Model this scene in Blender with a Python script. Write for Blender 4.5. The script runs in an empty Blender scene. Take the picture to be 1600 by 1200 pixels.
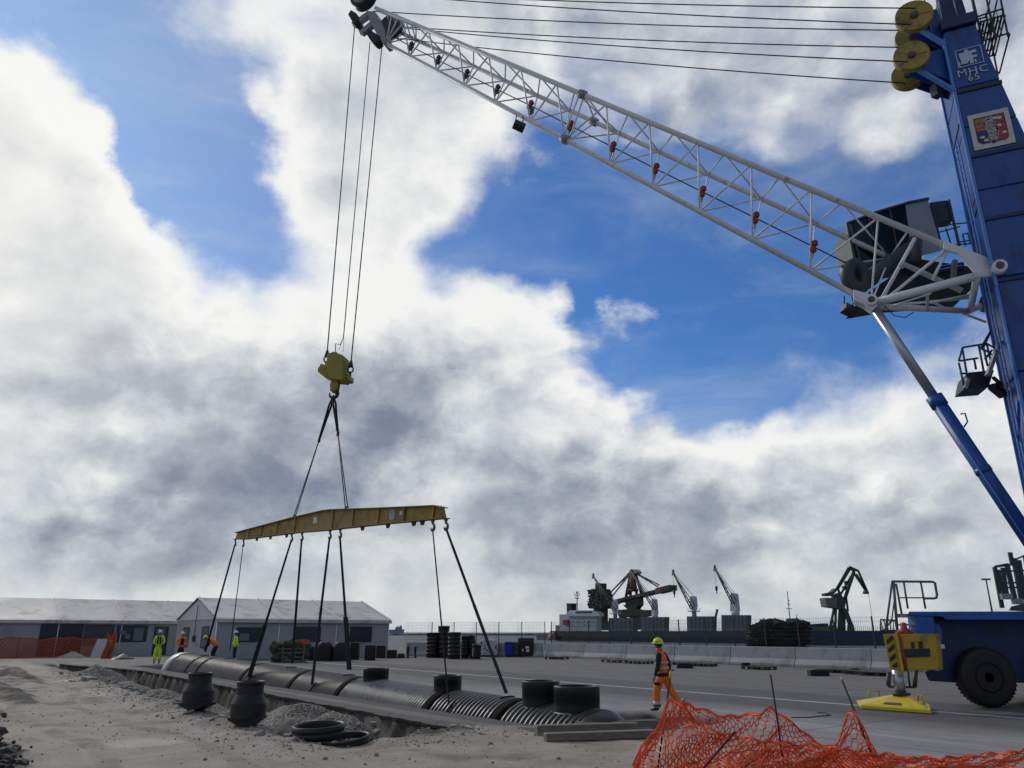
import bpy, bmesh, math, random
from mathutils import Vector as V, Matrix, noise as mnoise
import mathutils.geometry as mgeo

R = math.radians
C = bpy.context.scene.collection
scene = bpy.context.scene
rnd = random.Random(7)

# ------------------------------------------------------------------ camera frame
CAM = V((0, 0, 2.0)); F_PX = 1190.0; PITCH = math.atan(388 / F_PX)
cp, sp = math.cos(PITCH), math.sin(PITCH)

def ray(px, py):
    u = (px - 800) / F_PX; v = (600 - py) / F_PX
    return V((u, cp - v * sp, sp + v * cp))

def at(px, py, Y):
    d = ray(px, py); return CAM + d * (Y / d.y)

def ground(px, py, z=0.0):
    d = ray(px, py); return CAM + d * ((z - CAM.z) / d.z)

def onplane(px, py, P, N):
    d = ray(px, py); return CAM + d * ((V(P) - CAM).dot(N) / d.dot(N))

def proj(P):
    q = V(P) - CAM; dep = q.y * cp + q.z * sp
    return 800 + F_PX * q.x / dep, 600 - F_PX * (-q.y * sp + q.z * cp) / dep

# quay grid: s runs along the pipe, n across it towards the basin
D = V((0.585, -0.811, 0)).normalized(); Nn = V((-D.y, D.x, 0)); O = V((-5.17, 28.07, 0))
def SN(s, n, z=0.0): return O + D * s + Nn * n + V((0, 0, z))
def sn(P): q = V(P) - O; return q.dot(D), q.dot(Nn)

# ------------------------------------------------------------------ mesh builder
class MB:
    def __init__(s): s.v = []; s.f = []; s.m = []; s.sm = []
    def add(s, vs, fs, m=0, smooth=False):
        b = len(s.v); s.v += [V(p) for p in vs]
        for f in fs: s.f.append([b + i for i in f]); s.m.append(m); s.sm.append(smooth)
        return s
    def obox(s, c, ax, ay, az, m=0):
        c = V(c); ax, ay, az = V(ax) * .5, V(ay) * .5, V(az) * .5
        vs = [c + ax * i + ay * j + az * k for k in (-1, 1) for j in (-1, 1) for i in (-1, 1)]
        if ax.cross(ay).dot(az) < 0:
            fs = [(0, 1, 3, 2), (4, 6, 7, 5), (0, 4, 5, 1), (2, 3, 7, 6), (0, 2, 6, 4), (1, 5, 7, 3)]
        else:
            fs = [(0, 2, 3, 1), (4, 5, 7, 6), (0, 1, 5, 4), (2, 6, 7, 3), (0, 4, 6, 2), (1, 3, 7, 5)]
        return s.add(vs, fs, m)
    def box(s, c, sx, sy, sz, rz=0, m=0):
        ca, sa = math.cos(rz), math.sin(rz)
        return s.obox(c, V((ca, sa, 0)) * sx, V((-sa, ca, 0)) * sy, V((0, 0, sz)), m)
    def beam(s, p, q, w, h, up=(0, 0, 1), m=0):
        p, q = V(p), V(q); d = q - p
        if d.length < 1e-6: return s
        x = d.normalized(); y = V(up).cross(x)
        if y.length < 1e-4: y = V((0, 1, 0)).cross(x)
        y.normalize(); z = x.cross(y)
        return s.obox((p + q) / 2, d, y * w, z * h, m)
    def tube(s, p, q, r, n=8, r2=None, cap=True, m=0, smooth=True):
        return s.path([p, q], [r, r if r2 is None else r2], n, cap, m, smooth)
    def path(s, pts, r, n=8, cap=True, m=0, smooth=True, closed=False):
        pts = [V(p) for p in pts]; k = len(pts)
        rr = r if isinstance(r, (list, tuple)) else [r] * k
        ref = None; vs = []
        for i, p in enumerate(pts):
            if closed: t = pts[(i + 1) % k] - pts[i - 1]
            else: t = pts[min(i + 1, k - 1)] - pts[max(i - 1, 0)]
            t.normalize()
            if ref is None:
                ref = t.orthogonal().normalized()
                if abs(t.z) < .95: ref = t.cross(V((0, 0, 1))).normalized()
            else:
                ref = (ref - t * ref.dot(t))
                ref = ref.normalized() if ref.length > 1e-6 else t.orthogonal().normalized()
            b = t.cross(ref)
            for j in range(n):
                a = 2 * math.pi * (j + .5) / n
                vs.append(p + (ref * math.cos(a) + b * math.sin(a)) * rr[i])
        fs = []
        for i in range(k if closed else k - 1):
            i2 = (i + 1) % k
            for j in range(n):
                fs.append((i * n + j, i * n + (j + 1) % n, i2 * n + (j + 1) % n, i2 * n + j))
        base = len(s.v); s.add(vs, fs, m, smooth)
        if cap and not closed:
            s.f.append([base + j for j in range(n)][::-1]); s.m.append(m); s.sm.append(False)
            s.f.append([base + (k - 1) * n + j for j in range(n)]); s.m.append(m); s.sm.append(False)
        return s
    def lathe(s, prof, c, axis=(0, 0, 1), n=24, m=0, smooth=True, cap=True):
        c = V(c); z = V(axis).normalized(); x = z.orthogonal().normalized()
        if abs(z.z) < .9: x = z.cross(V((0, 0, 1))).normalized()
        y = z.cross(x); vs = []
        for (r, h) in prof:
            for j in range(n):
                a = 2 * math.pi * j / n; vs.append(c + z * h + (x * math.cos(a) + y * math.sin(a)) * r)
        fs = [(i * n + j, i * n + (j + 1) % n, (i + 1) * n + (j + 1) % n, (i + 1) * n + j)
              for i in range(len(prof) - 1) for j in range(n)]
        base = len(s.v); s.add(vs, fs, m, smooth)
        if cap:
            if prof[0][0] > 1e-4: s.f.append([base + j for j in range(n)][::-1]); s.m.append(m); s.sm.append(False)
            if prof[-1][0] > 1e-4: s.f.append([base + (len(prof) - 1) * n + j for j in range(n)]); s.m.append(m); s.sm.append(False)
        return s
    def prism(s, poly, ext, m=0):
        poly = [V(p) for p in poly]; e = V(ext); k = len(poly)
        nrm = V((0, 0, 0))
        for i in range(k): nrm += poly[i].cross(poly[(i + 1) % k])
        if nrm.dot(e) > 0: poly = poly[::-1]
        vs = poly + [p + e for p in poly]
        fs = [list(range(k)), [k + i for i in range(k)][::-1]]
        fs += [(i, k + i, k + (i + 1) % k, (i + 1) % k) for i in range(k)]
        return s.add(vs, fs, m)
    def hexa(s, a, b, m=0):        # two quads (bottom a, top b), 4 corners each
        vs = [V(p) for p in a] + [V(p) for p in b]
        fs = [(0, 3, 2, 1), (4, 5, 6, 7), (0, 1, 5, 4), (1, 2, 6, 5), (2, 3, 7, 6), (3, 0, 4, 7)]
        c = sum(vs, V()) / 8; fn = (vs[5] - vs[4]).cross(vs[7] - vs[4])
        if fn.dot((vs[4] + vs[6]) / 2 - c) < 0: fs = [f[::-1] for f in fs]
        return s.add(vs, fs, m)
    def sphere(s, c, r, nu=12, nv=8, m=0, sc=(1, 1, 1)):
        prof = [(math.sin(math.pi * i / nv), -math.cos(math.pi * i / nv)) for i in range(nv + 1)]
        c = V(c); vs = []
        for (a, h) in prof:
            for j in range(nu):
                t = 2 * math.pi * j / nu
                vs.append(c + V((a * math.cos(t) * r * sc[0], a * math.sin(t) * r * sc[1], h * r * sc[2])))
        fs = [(i * nu + j, i * nu + (j + 1) % nu, (i + 1) * nu + (j + 1) % nu, (i + 1) * nu + j)
              for i in range(nv) for j in range(nu)]
        return s.add(vs, fs, m, True)
    def rock(s, c, r, m=0):
        ph = (1 + 5 ** .5) / 2
        ico = [(-1, ph, 0), (1, ph, 0), (-1, -ph, 0), (1, -ph, 0), (0, -1, ph), (0, 1, ph), (0, -1, -ph), (0, 1, -ph), (ph, 0, -1), (ph, 0, 1), (-ph, 0, -1), (-ph, 0, 1)]
        fs = [(0, 11, 5), (0, 5, 1), (0, 1, 7), (0, 7, 10), (0, 10, 11), (1, 5, 9), (5, 11, 4), (11, 10, 2), (10, 7, 6), (7, 1, 8), (3, 9, 4), (3, 4, 2), (3, 2, 6), (3, 6, 8), (3, 8, 9), (4, 9, 5), (2, 4, 11), (6, 2, 10), (8, 6, 7), (9, 8, 1)]
        sx, sy, sz = rnd.uniform(.7, 1.3), rnd.uniform(.7, 1.3), rnd.uniform(.5, .9); a = rnd.uniform(0, 6.28); ca, sa = math.cos(a), math.sin(a)
        vs = []
        for (x, y, z) in ico:
            k = r * .53 * rnd.uniform(.75, 1.2); x, y, z = x * sx * k, y * sy * k, z * sz * k
            vs.append(V(c) + V((x * ca - y * sa, x * sa + y * ca, z)))
        return s.add(vs, fs, m)
    def build(s, name, mats, parent=None, bevel=0, bseg=1):
        off = V((0, 0, 0))
        p = parent
        while p is not None: off += p.location; p = p.parent
        me = bpy.data.meshes.new(name)
        me.from_pydata([tuple(q - off) for q in s.v], [], s.f)
        if not isinstance(mats, (list, tuple)): mats = [mats]
        for k in mats: me.materials.append(k)
        me.polygons.foreach_set('material_index', s.m)
        me.polygons.foreach_set('use_smooth', s.sm)
        me.update()
        o = bpy.data.objects.new(name, me); C.objects.link(o)
        if parent is not None: o.parent = parent
        if bevel:
            b = o.modifiers.new('Bevel', 'BEVEL'); b.width = bevel; b.segments = bseg; b.limit_method = 'ANGLE'; b.angle_limit = R(40)
        return o

def tag(o, label, cat, group=None, kind=None):
    if label: o['label'] = label
    if cat: o['category'] = cat
    if group: o['group'] = group
    if kind: o['kind'] = kind
    return o

def thing(name, label, cat, loc=(0, 0, 0), group=None):
    o = bpy.data.objects.new(name, None); o.empty_display_size = .3
    C.objects.link(o); o.location = V(loc)
    return tag(o, label, cat, group)

def kids(o): return [c for c in bpy.data.objects if c.parent == o]
def copy_tree(o, parent=None):
    c = o.copy(); C.objects.link(c)
    if parent is not None: c.parent = parent
    for ch in list(o.children): copy_tree(ch, c)
    return c

# ------------------------------------------------------------------ materials
_mats = {}
def mat(name, col, rough=.6, metal=0.0, var=.18, scale=4.0, bump=0.0, bscale=None, dirt=None, dirt_amt=.35, dscale=2.0, spec=.5, stretch=(1, 1, 1), emit=None, alpha=None, trans=0):
    if name in _mats: return _mats[name]
    m = bpy.data.materials.new(name); m.use_nodes = True; nt = m.node_tree; N = nt.nodes; L = nt.links
    b = N['Principled BSDF']; b.inputs['Roughness'].default_value = rough; b.inputs['Metallic'].default_value = metal
    b.inputs['Specular IOR Level'].default_value = spec
    tc = N.new('ShaderNodeTexCoord'); mp = N.new('ShaderNodeMapping'); mp.inputs['Scale'].default_value = stretch
    L.new(tc.outputs['Object'], mp.inputs['Vector'])
    nz = N.new('ShaderNodeTexNoise'); nz.inputs['Scale'].default_value = scale; nz.inputs['Detail'].default_value = 6; nz.inputs['Roughness'].default_value = .65
    L.new(mp.outputs['Vector'], nz.inputs['Vector'])
    mr = N.new('ShaderNodeMapRange'); mr.inputs['From Min'].default_value = .3; mr.inputs['From Max'].default_value = .7
    mr.inputs['To Min'].default_value = 1 - var; mr.inputs['To Max'].default_value = 1 + var; L.new(nz.outputs['Fac'], mr.inputs['Value'])
    mul = N.new('ShaderNodeVectorMath'); mul.operation = 'SCALE'; mul.inputs[0].default_value = col[:3]; L.new(mr.outputs['Result'], mul.inputs['Scale'])
    out = mul.outputs['Vector']
    if dirt:
        n2 = N.new('ShaderNodeTexNoise'); n2.inputs['Scale'].default_value = dscale; n2.inputs['Detail'].default_value = 8; n2.inputs['Roughness'].default_value = .7
        L.new(mp.outputs['Vector'], n2.inputs['Vector'])
        r2 = N.new('ShaderNodeMapRange'); r2.inputs['From Min'].default_value = .62 - dirt_amt * .4; r2.inputs['From Max'].default_value = .78 - dirt_amt * .3
        L.new(n2.outputs['Fac'], r2.inputs['Value'])
        mx = N.new('ShaderNodeMix'); mx.data_type = 'RGBA'; L.new(r2.outputs['Result'], mx.inputs[0]); L.new(out, mx.inputs[6]); mx.inputs[7].default_value = (*dirt[:3], 1)
        out = mx.outputs[2]
    L.new(out, b.inputs['Base Color'])
    rr = N.new('ShaderNodeMapRange'); rr.inputs['From Min'].default_value = .3; rr.inputs['From Max'].default_value = .7
    rr.inputs['To Min'].default_value = max(rough - .1, .02); rr.inputs['To Max'].default_value = min(rough + .1, 1); L.new(nz.outputs['Fac'], rr.inputs['Value']); L.new(rr.outputs['Result'], b.inputs['Roughness'])
    if bump:
        bn = N.new('ShaderNodeTexNoise'); bn.inputs['Scale'].default_value = bscale or scale * 4; bn.inputs['Detail'].default_value = 5; L.new(mp.outputs['Vector'], bn.inputs['Vector'])
        bp = N.new('ShaderNodeBump'); bp.inputs['Strength'].default_value = bump; bp.inputs['Distance'].default_value = .02; L.new(bn.outputs['Fac'], bp.inputs['Height']); L.new(bp.outputs['Normal'], b.inputs['Normal'])
    if emit: b.inputs['Emission Color'].default_value = (*emit[:3], 1); b.inputs['Emission Strength'].default_value = emit[3]
    if alpha is not None: b.inputs['Alpha'].default_value = alpha
    if trans: b.inputs['Transmission Weight'].default_value = trans
    _mats[name] = m
    return m

RUST = (.10, .045, .02)
m_white = mat('white_boom_paint', (.74, .76, .78), .45, var=.08, scale=1.5, dirt=(.20, .19, .18), dirt_amt=.12, dscale=3.5)
m_blue = mat('blue_crane_paint', (.006, .066, .29), .42, var=.12, scale=.8, dirt=(.008, .022, .08), dirt_amt=.3, dscale=1.3, stretch=(1, 1, .35))
m_bluel = mat('light_blue_edge_paint', (.075, .22, .60), .35, var=.1)
m_chassis = mat('blue_chassis_paint', (.020, .10, .42), .5, var=.15, scale=1.2, dirt=(.03, .05, .10), dirt_amt=.3)
m_yel = mat('yellow_paint', (.60, .42, .03), .5, var=.12, scale=2, dirt=(.12, .09, .04), dirt_amt=.18, dscale=4)
m_yeld = mat('worn_yellow_paint', (.33, .215, .03), .6, var=.2, scale=1.2, dirt=(.13, .075, .03), dirt_amt=.4, dscale=1.8)
m_yelsheave = mat('yellow_sheave_paint', (.36, .28, .06), .6, var=.2, scale=2, dirt=(.07, .05, .03), dirt_amt=.3)
m_yelhook = mat('olive_yellow_paint', (.30, .265, .03), .55, var=.12, dirt=(.12, .1, .04), dirt_amt=.25)
m_dark = mat('dark_steel', (.022, .024, .027), .55, var=.3, scale=3)
m_dgrey = mat('dark_grey_steel', (.06, .065, .07), .5, var=.25, scale=3)
m_grey = mat('grey_galvanised_steel', (.28, .29, .30), .45, metal=.3, var=.2, scale=3)
m_chrome = mat('bright_cylinder_rod', (.42, .44, .48), .36, metal=.85, var=.06)
m_rope = mat('greased_wire_rope', (.012, .012, .014), .6, var=.2)
m_redp = mat('dull_red_paint', (.30, .045, .03), .6, var=.25, dirt=(.08, .03, .02), dirt_amt=.3)
m_black = mat('black_rubber', (.012, .012, .013), .7, var=.2, bump=.2)
m_hdpe = mat('black_polyethylene', (.006, .0065, .007), .5, var=.25, scale=2)
m_hdpe_d = mat('dusty_black_polyethylene', (.020, .021, .023), .45, var=.35, scale=1.3, dirt=(.07, .066, .06), dirt_amt=.12, dscale=2.2)
m_glass = mat('dark_cab_glass', (.008, .015, .017), .2, var=.05, spec=.35)
m_orange = mat('orange_plastic', (.80, .105, .020), .55, var=.18, scale=6)
# ------------------------------------------------------------------ sky: Nishita air + procedural clouds laid out by azimuth / elevation
SUN_AZ, SUN_EL = R(-42), R(33)          # azimuth from +Y, negative = to the left
# cloud cover and cloud brightness, 0..9, as a coarse chart of the sky in front of the quay
COV = ["3 2 3 6 7 8 9 8 7.5 7 7 7 7 6.5 6.5 6 5.5",
       "8 5 1.5 2.5 5 7.5 9 8.6 7.2 6.8 6.8 6 5.6 5.3 6 5.3 6.3",
       "9 7.5 2 .5 2 8 9 8.6 6.8 5.5 5 4.8 4.4 4.2 4.8 2.6 4.6",
       "9 9 3.5 .2 .8 8 9 8 2.5 .5 .8 .8 1 2 1 1 2",
       "9 9 8.5 2.2 .8 6.5 6.5 1.2 .5 .5 .5 .5 .5 1 1 1 2",
       "9 9 9 9 7.5 7.5 6.5 7.5 7.2 3.6 5.6 1.2 1.5 1.5 2 2 3",
       "9 9 9 9 9 9 9 9 7.5 4 2.5 2.5 2.5 3.5 5.2 4.6 5.5",
       "9 9 9 9 9 9 9 9 8.5 6.5 5.8 5.8 6 8.5 9 9 9",
       "9 9 9 9 9 9 9 9 9 9 9 9 9 9 9 9 9",
       "9 9 9 9 9 9 9 9 9 9 9 9 9 9 9 9 9",
       "9 9 9 9 9 9 9 9 9 9 9 9 9 9 9 9 9"]
TON = ["7.5 7.5 7.5 7.5 7.5 8.3 8.3 7.2 6 5.8 5.8 5.8 5.6 5.4 5.4 5.4 5.6",
       "9 8.5 7.5 7 7 8.6 8 7 6 5.6 5.4 5.2 5 5 5.5 5.6 6",
       "9 9 8.5 8 8.3 9 8.4 7.6 6.4 5.5 5.5 5 5.5 5.5 6 6 6.5",
       "9 9 9 8 8.3 9 8.8 7.8 6.8 6 6 6 6 6 6 6 6",
       "9 8.7 9 9 8 8.5 8.5 8 8 7 7 7 7 7 7 7 7",
       "9 8.5 7.5 7.5 7.5 8.5 8 7.8 7.5 7 7.5 7 7 7 7 7 7",
       "6.3 5.5 4.0 4.2 5.2 5.6 4.6 5.2 6 6 6 6.6 6.6 7 7 6.9 6.8",
       "8.6 8.4 8.2 4.6 3.4 3 3.5 6.2 7.4 6.8 6.6 6.6 6.6 6.6 7.2 6.9 6.8",
       "8 3.4 2.6 2.8 3.6 5.2 6.2 8 5 4.6 5.0 4.8 5.0 5.2 5.2 5.8 5.8",
       "6.6 6.4 6.2 6.6 7.6 7.6 7.6 7.2 6.4 6.4 6.2 5.8 6 6 6.2 6.4 6.5",
       "7.8 7.8 7.8 7.8 7.8 7.8 7.8 7.6 7.2 7 7 7 6.8 6.6 6.5 6.5 6.5"]
COV = [[float(x) / 9 for x in r.split()] for r in COV]; TON = [[float(x) / 9 for x in r.split()] for r in TON]

def chart(G, az, el):
    d = V((math.sin(az) * math.cos(el), math.cos(az) * math.cos(el), math.sin(el)))
    dep = d.y * cp + d.z * sp
    x = 8 + F_PX * d.x / dep / 100; y = 6 - F_PX * (-d.y * sp + d.z * cp) / dep / 100
    x = min(max(x, 0), 15.999); y = min(max(y, 0), 9.999)
    i, j = int(x), int(y); a, b = x - i, y - j
    return (G[j][i] * (1 - a) + G[j][i + 1] * a) * (1 - b) + (G[j + 1][i] * (1 - a) + G[j + 1][i + 1] * a) * b

w = bpy.data.worlds.new('World'); scene.world = w; w.use_nodes = True
nt = w.node_tree; Nd = nt.nodes; Lk = nt.links
bg = Nd['Background']
def nd(t, **k):
    n = Nd.new(t)
    for a, v in k.items(): setattr(n, a, v)
    return n
def setin(sock, v):
    if isinstance(v, bpy.types.NodeSocket): Lk.new(v, sock)
    else: sock.default_value = v
def M_(op, a, b=None, c=None, clamp=False):
    n = nd('ShaderNodeMath', operation=op, use_clamp=clamp); setin(n.inputs[0], a)
    if b is not None: setin(n.inputs[1], b)
    if c is not None: setin(n.inputs[2], c)
    return n.outputs[0]
def VM(op, a, b=None, sc=None):
    n = nd('ShaderNodeVectorMath', operation=op); setin(n.inputs[0], a)
    if b is not None: setin(n.inputs[1], b)
    if sc is not None: setin(n.inputs['Scale'], sc)
    return n.outputs['Value'] if op in ('DOT_PRODUCT', 'LENGTH') else n.outputs[0]
def RNG(v, a, b, c=0, d=1, smooth=True):
    n = nd('ShaderNodeMapRange', interpolation_type='SMOOTHSTEP' if smooth else 'LINEAR')
    for i, x in enumerate((v, a, b, c, d)): setin(n.inputs[i], x)
    return n.outputs[0]
def MIX(f, a, b):
    n = nd('ShaderNodeMix', data_type='RGBA'); setin(n.inputs[0], f); setin(n.inputs[6], a); setin(n.inputs[7], b); return n.outputs[2]

tc = nd('ShaderNodeTexCoord'); dirv = VM('NORMALIZE', tc.outputs['Generated'])
def noise(vec, scale, detail=9, rough=.58, color=False, dist=0, lac=2.0):
    n = nd('ShaderNodeTexNoise'); Lk.new(vec, n.inputs['Vector']); n.inputs['Scale'].default_value = scale; n.inputs['Detail'].default_value = detail
    n.inputs['Roughness'].default_value = rough; n.inputs['Distortion'].default_value = dist; n.inputs['Lacunarity'].default_value = lac
    return n.outputs['Color'] if color else n.outputs['Fac']
# domain warp so that the borders of the chart break up like cloud edges
wrp = VM('SUBTRACT', noise(dirv, 8, 7, .62, True), (.5, .5, .5))
wd = VM('NORMALIZE', VM('ADD', dirv, VM('SCALE', wrp, sc=.10)))
sx = nd('ShaderNodeSeparateXYZ'); Lk.new(wd, sx.inputs[0])
az = M_('ARCTAN2', sx.outputs[0], sx.outputs[1]); el = M_('ARCSINE', sx.outputs[2])
AZ0, AZ1 = R(-43), R(43); ELS = [R(1.5 + 4.3 * i) for i in range(12)]
u = M_('DIVIDE', M_('SUBTRACT', az, AZ0), AZ1 - AZ0, clamp=True)
elr = M_('DIVIDE', M_('SUBTRACT', el, ELS[0]), ELS[1] - ELS[0])
elr = M_('MINIMUM', M_('MAXIMUM', elr, 0.0), 11.0)
acc = None
for i, e in enumerate(ELS):
    cr = nd('ShaderNodeValToRGB'); cr.color_ramp.interpolation = 'LINEAR'
    els = cr.color_ramp.elements; K = 28
    while len(els) < K: els.new(.5)
    for k in range(K):
        els[k].position = k / (K - 1); a_ = AZ0 + (AZ1 - AZ0) * k / (K - 1)
        els[k].color = (chart(COV, a_, e), chart(TON, a_, e), 0, 1)
    Lk.new(u, cr.inputs[0])
    wgt = M_('SUBTRACT', 1.0, M_('ABSOLUTE', M_('SUBTRACT', elr, float(i))), clamp=True)
    t = VM('SCALE', cr.outputs['Color'], sc=wgt)
    acc = t if acc is None else VM('ADD', acc, t)
sc_ = nd('ShaderNodeSeparateXYZ'); Lk.new(acc, sc_.inputs[0])
# behind the viewer: unseen broken cloud, tone lowered so camera-facing sides go dark
front = RNG(M_('ABSOLUTE', az), R(40), R(60), 1, 0)
cov = M_('ADD', M_('MULTIPLY', sc_.outputs[0], front), M_('MULTIPLY', M_('SUBTRACT', 1.0, front), .60))
ton = M_('ADD', M_('MULTIPLY', sc_.outputs[1], front), M_('MULTIPLY', M_('SUBTRACT', 1.0, front), .17))
# cloud noise: soft fractal body with rounded billows, slightly flattened
sq = nd('ShaderNodeSeparateXYZ'); Lk.new(dirv, sq.inputs[0])
P = VM('MULTIPLY', dirv, (1.0, 1.0, 1.45))
P = VM('ADD', P, VM('SCALE', VM('SUBTRACT', noise(P, 7, 4, .5, True), (.5, .5, .5)), sc=.07))
def vor(vec, scale, detail, rough):
    n = nd('ShaderNodeTexVoronoi'); n.feature = 'SMOOTH_F1'; n.normalize = True; n.inputs['Smoothness'].default_value = .6
    Lk.new(vec, n.inputs['Vector']); n.inputs['Scale'].default_value = scale; n.inputs['Detail'].default_value = detail; n.inputs['Roughness'].default_value = rough
    return M_('SUBTRACT', 1.0, n.outputs['Distance'])
off = (math.sin(SUN_AZ) * .035, math.cos(SUN_AZ) * .0, .038)
P2 = VM('ADD', P, off)
n1 = noise(P, 3.4, 12, .60); n1s = noise(P, 3.6, 9, .62); n1b = noise(P2, 3.6, 9, .62)
pf = vor(P, 10, 1, .5); pfb = vor(P2, 10, 1, .5)
n3 = noise(P, 2.2, 5, .5)
dens = M_('ADD', cov, M_('MULTIPLY', M_('SUBTRACT', n1, .5), 1.15))
dens = M_('ADD', dens, M_('MULTIPLY', M_('SUBTRACT', pf, .62), .75))
soft = M_('MULTIPLY', RNG(noise(P, 1.9, 3, .5), .46, .64), .24)
soft = M_('ADD', soft, M_('MULTIPLY', M_('MULTIPLY', RNG(el, R(30), R(40)), RNG(az, R(-2), R(8))), .25))
alpha = RNG(dens, M_('SUBTRACT', .47, M_('MULTIPLY', soft, .5)), M_('ADD', .585, soft))
ton = M_('MINIMUM', M_('ADD', M_('MULTIPLY', M_('SUBTRACT', ton, .62), 1.22), .62), .88)
rel = M_('MULTIPLY', M_('SUBTRACT', n1s, n1b), 1.65)
rel = M_('ADD', rel, M_('MULTIPLY', M_('SUBTRACT', pf, pfb), .8))
thick = RNG(dens, .60, 1.10)
tone = M_('ADD', ton, M_('MULTIPLY', rel, RNG(ton, .95, .6, .5, 1.0)))
tone = M_('ADD', tone, M_('MULTIPLY', M_('SUBTRACT', n3, .5), .68))
tone = M_('ADD', tone, M_('MULTIPLY', M_('SUBTRACT', n1, .5), .24))
tone = M_('ADD', M_('ADD', tone, .03), M_('MULTIPLY', M_('SUBTRACT', .72, thick), .26))
cr = nd('ShaderNodeValToRGB'); e = cr.color_ramp.elements
cols = [(0, (.145, .175, .245)), (.33, (.215, .25, .33)), (.55, (.36, .40, .47)), (.72, (.55, .585, .63)), (.88, (.76, .78, .79)), (1, (.90, .905, .89))]
while len(e) < len(cols): e.new(.5)
for k, (p, c) in enumerate(cols): e[k].position = p; e[k].color = (*c, 1)
Lk.new(tone, cr.inputs[0])
SKY_S = .10
cloud = VM('SCALE', cr.outputs['Color'], sc=1 / SKY_S)
sky = nd('ShaderNodeTexSky', sky_type='NISHITA', sun_disc=False); sky.sun_elevation = SUN_EL; sky.sun_rotation = SUN_AZ; sky.air_density = 1.0; sky.dust_density = .3; sky.ozone_density = 4.0
blue = VM('MULTIPLY', sky.outputs[0], (.42, .70, 1.02))
# thin veil of cirrus over the blue
veil = M_('MULTIPLY', RNG(noise(VM('MULTIPLY', P, (1, 1.6, 2.2)), 2.6, 9, .6, dist=.4), .38, .78), .40)
veil = M_('ADD', veil, M_('MULTIPLY', RNG(az, R(8), R(-25)), .22))
blue = MIX(veil, blue, VM('SCALE', (.60, .66, .74), sc=1 / SKY_S))
glow = M_('MULTIPLY', RNG(az, R(-8), R(-38)), RNG(M_('ABSOLUTE', M_('SUBTRACT', el, SUN_EL - R(6))), R(22), R(2)))
cloud = MIX(M_('MULTIPLY', glow, .38), cloud, VM('SCALE', (1.0, .98, .92), sc=1 / SKY_S))
col = MIX(alpha, blue, cloud)
hz = RNG(sq.outputs[2], .14, -.005)
col = MIX(M_('MULTIPLY', hz, .42), col, VM('SCALE', (.64, .655, .64), sc=1 / SKY_S))
Lk.new(col, bg.inputs['Color']); bg.inputs['Strength'].default_value = SKY_S
w.cycles.sampling_method = 'MANUAL'; w.cycles.sample_map_resolution = 512

sl = bpy.data.lights.new('sun', 'SUN'); sl.energy = 1.3; sl.angle = R(10); sl.color = (1, .95, .87)
so = bpy.data.objects.new('sun', sl); C.objects.link(so)
sd = V((math.sin(SUN_AZ) * math.cos(SUN_EL), math.cos(SUN_AZ) * math.cos(SUN_EL), math.sin(SUN_EL)))
so.rotation_euler = sd.to_track_quat('Z', 'Y').to_euler(); so.location = (0, 0, 60)

cam = bpy.data.cameras.new('camera'); co = bpy.data.objects.new('camera', cam); C.objects.link(co)
cam.sensor_width = 36; cam.lens = 36 * F_PX / 1600; cam.clip_end = 90000; cam.clip_start = .1
co.location = CAM; co.rotation_euler = (math.pi / 2 + PITCH, 0, 0); scene.camera = co
scene.view_settings.view_transform = 'Standard'; scene.view_settings.look = 'None'; scene.view_settings.exposure = 0; scene.view_settings.gamma = 1
scene.cycles.max_bounces = 4; scene.cycles.diffuse_bounces = 3; scene.cycles.glossy_bounces = 3; scene.cycles.use_denoising = True
# ------------------------------------------------------------------ ground: worked patch with trenches and heaps, quay sheet, water
def sst(a, b, x):
    t = min(max((x - a) / (b - a), 0), 1); return t * t * (3 - 2 * t)
def fbm(x, y, o=4, sd=0.0): return mnoise.fractal(V((x, y, sd)), 1.0, 2.0, o)
def nax(s): return .02 * s
HEAPS = [(-22.5, -4.9, 2.8, 1.15), (-12, -5.2, 3.0, .85), (-5.5, -5.3, 2.8, .95), (-1.5, -5.2, 2.6, .95), (3.2, -5.0, 2.6, .95), (5.6, -4.3, 2.6, 1.12), (7.0, -4.0, 1.9, 1.05), (-17, -4.8, 2.4, .7), (1.0, -5.3, 2.0, .85), (7.2, -5.2, 2.0, .9)]
S0, S1, N0, N1 = -46.0, 23.0, -17.0, 7.0
def t2_far(s): return -2.55 - 2.4 * sst(-21, -36, s) + .12 * fbm(s * .8, 3) + .03 * fbm(s * 2.4, 9)
def t2_near(s): return -6.3 + .35 * fbm(s * .35, 7) + .15 * fbm(s * 1.7, 2)
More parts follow.
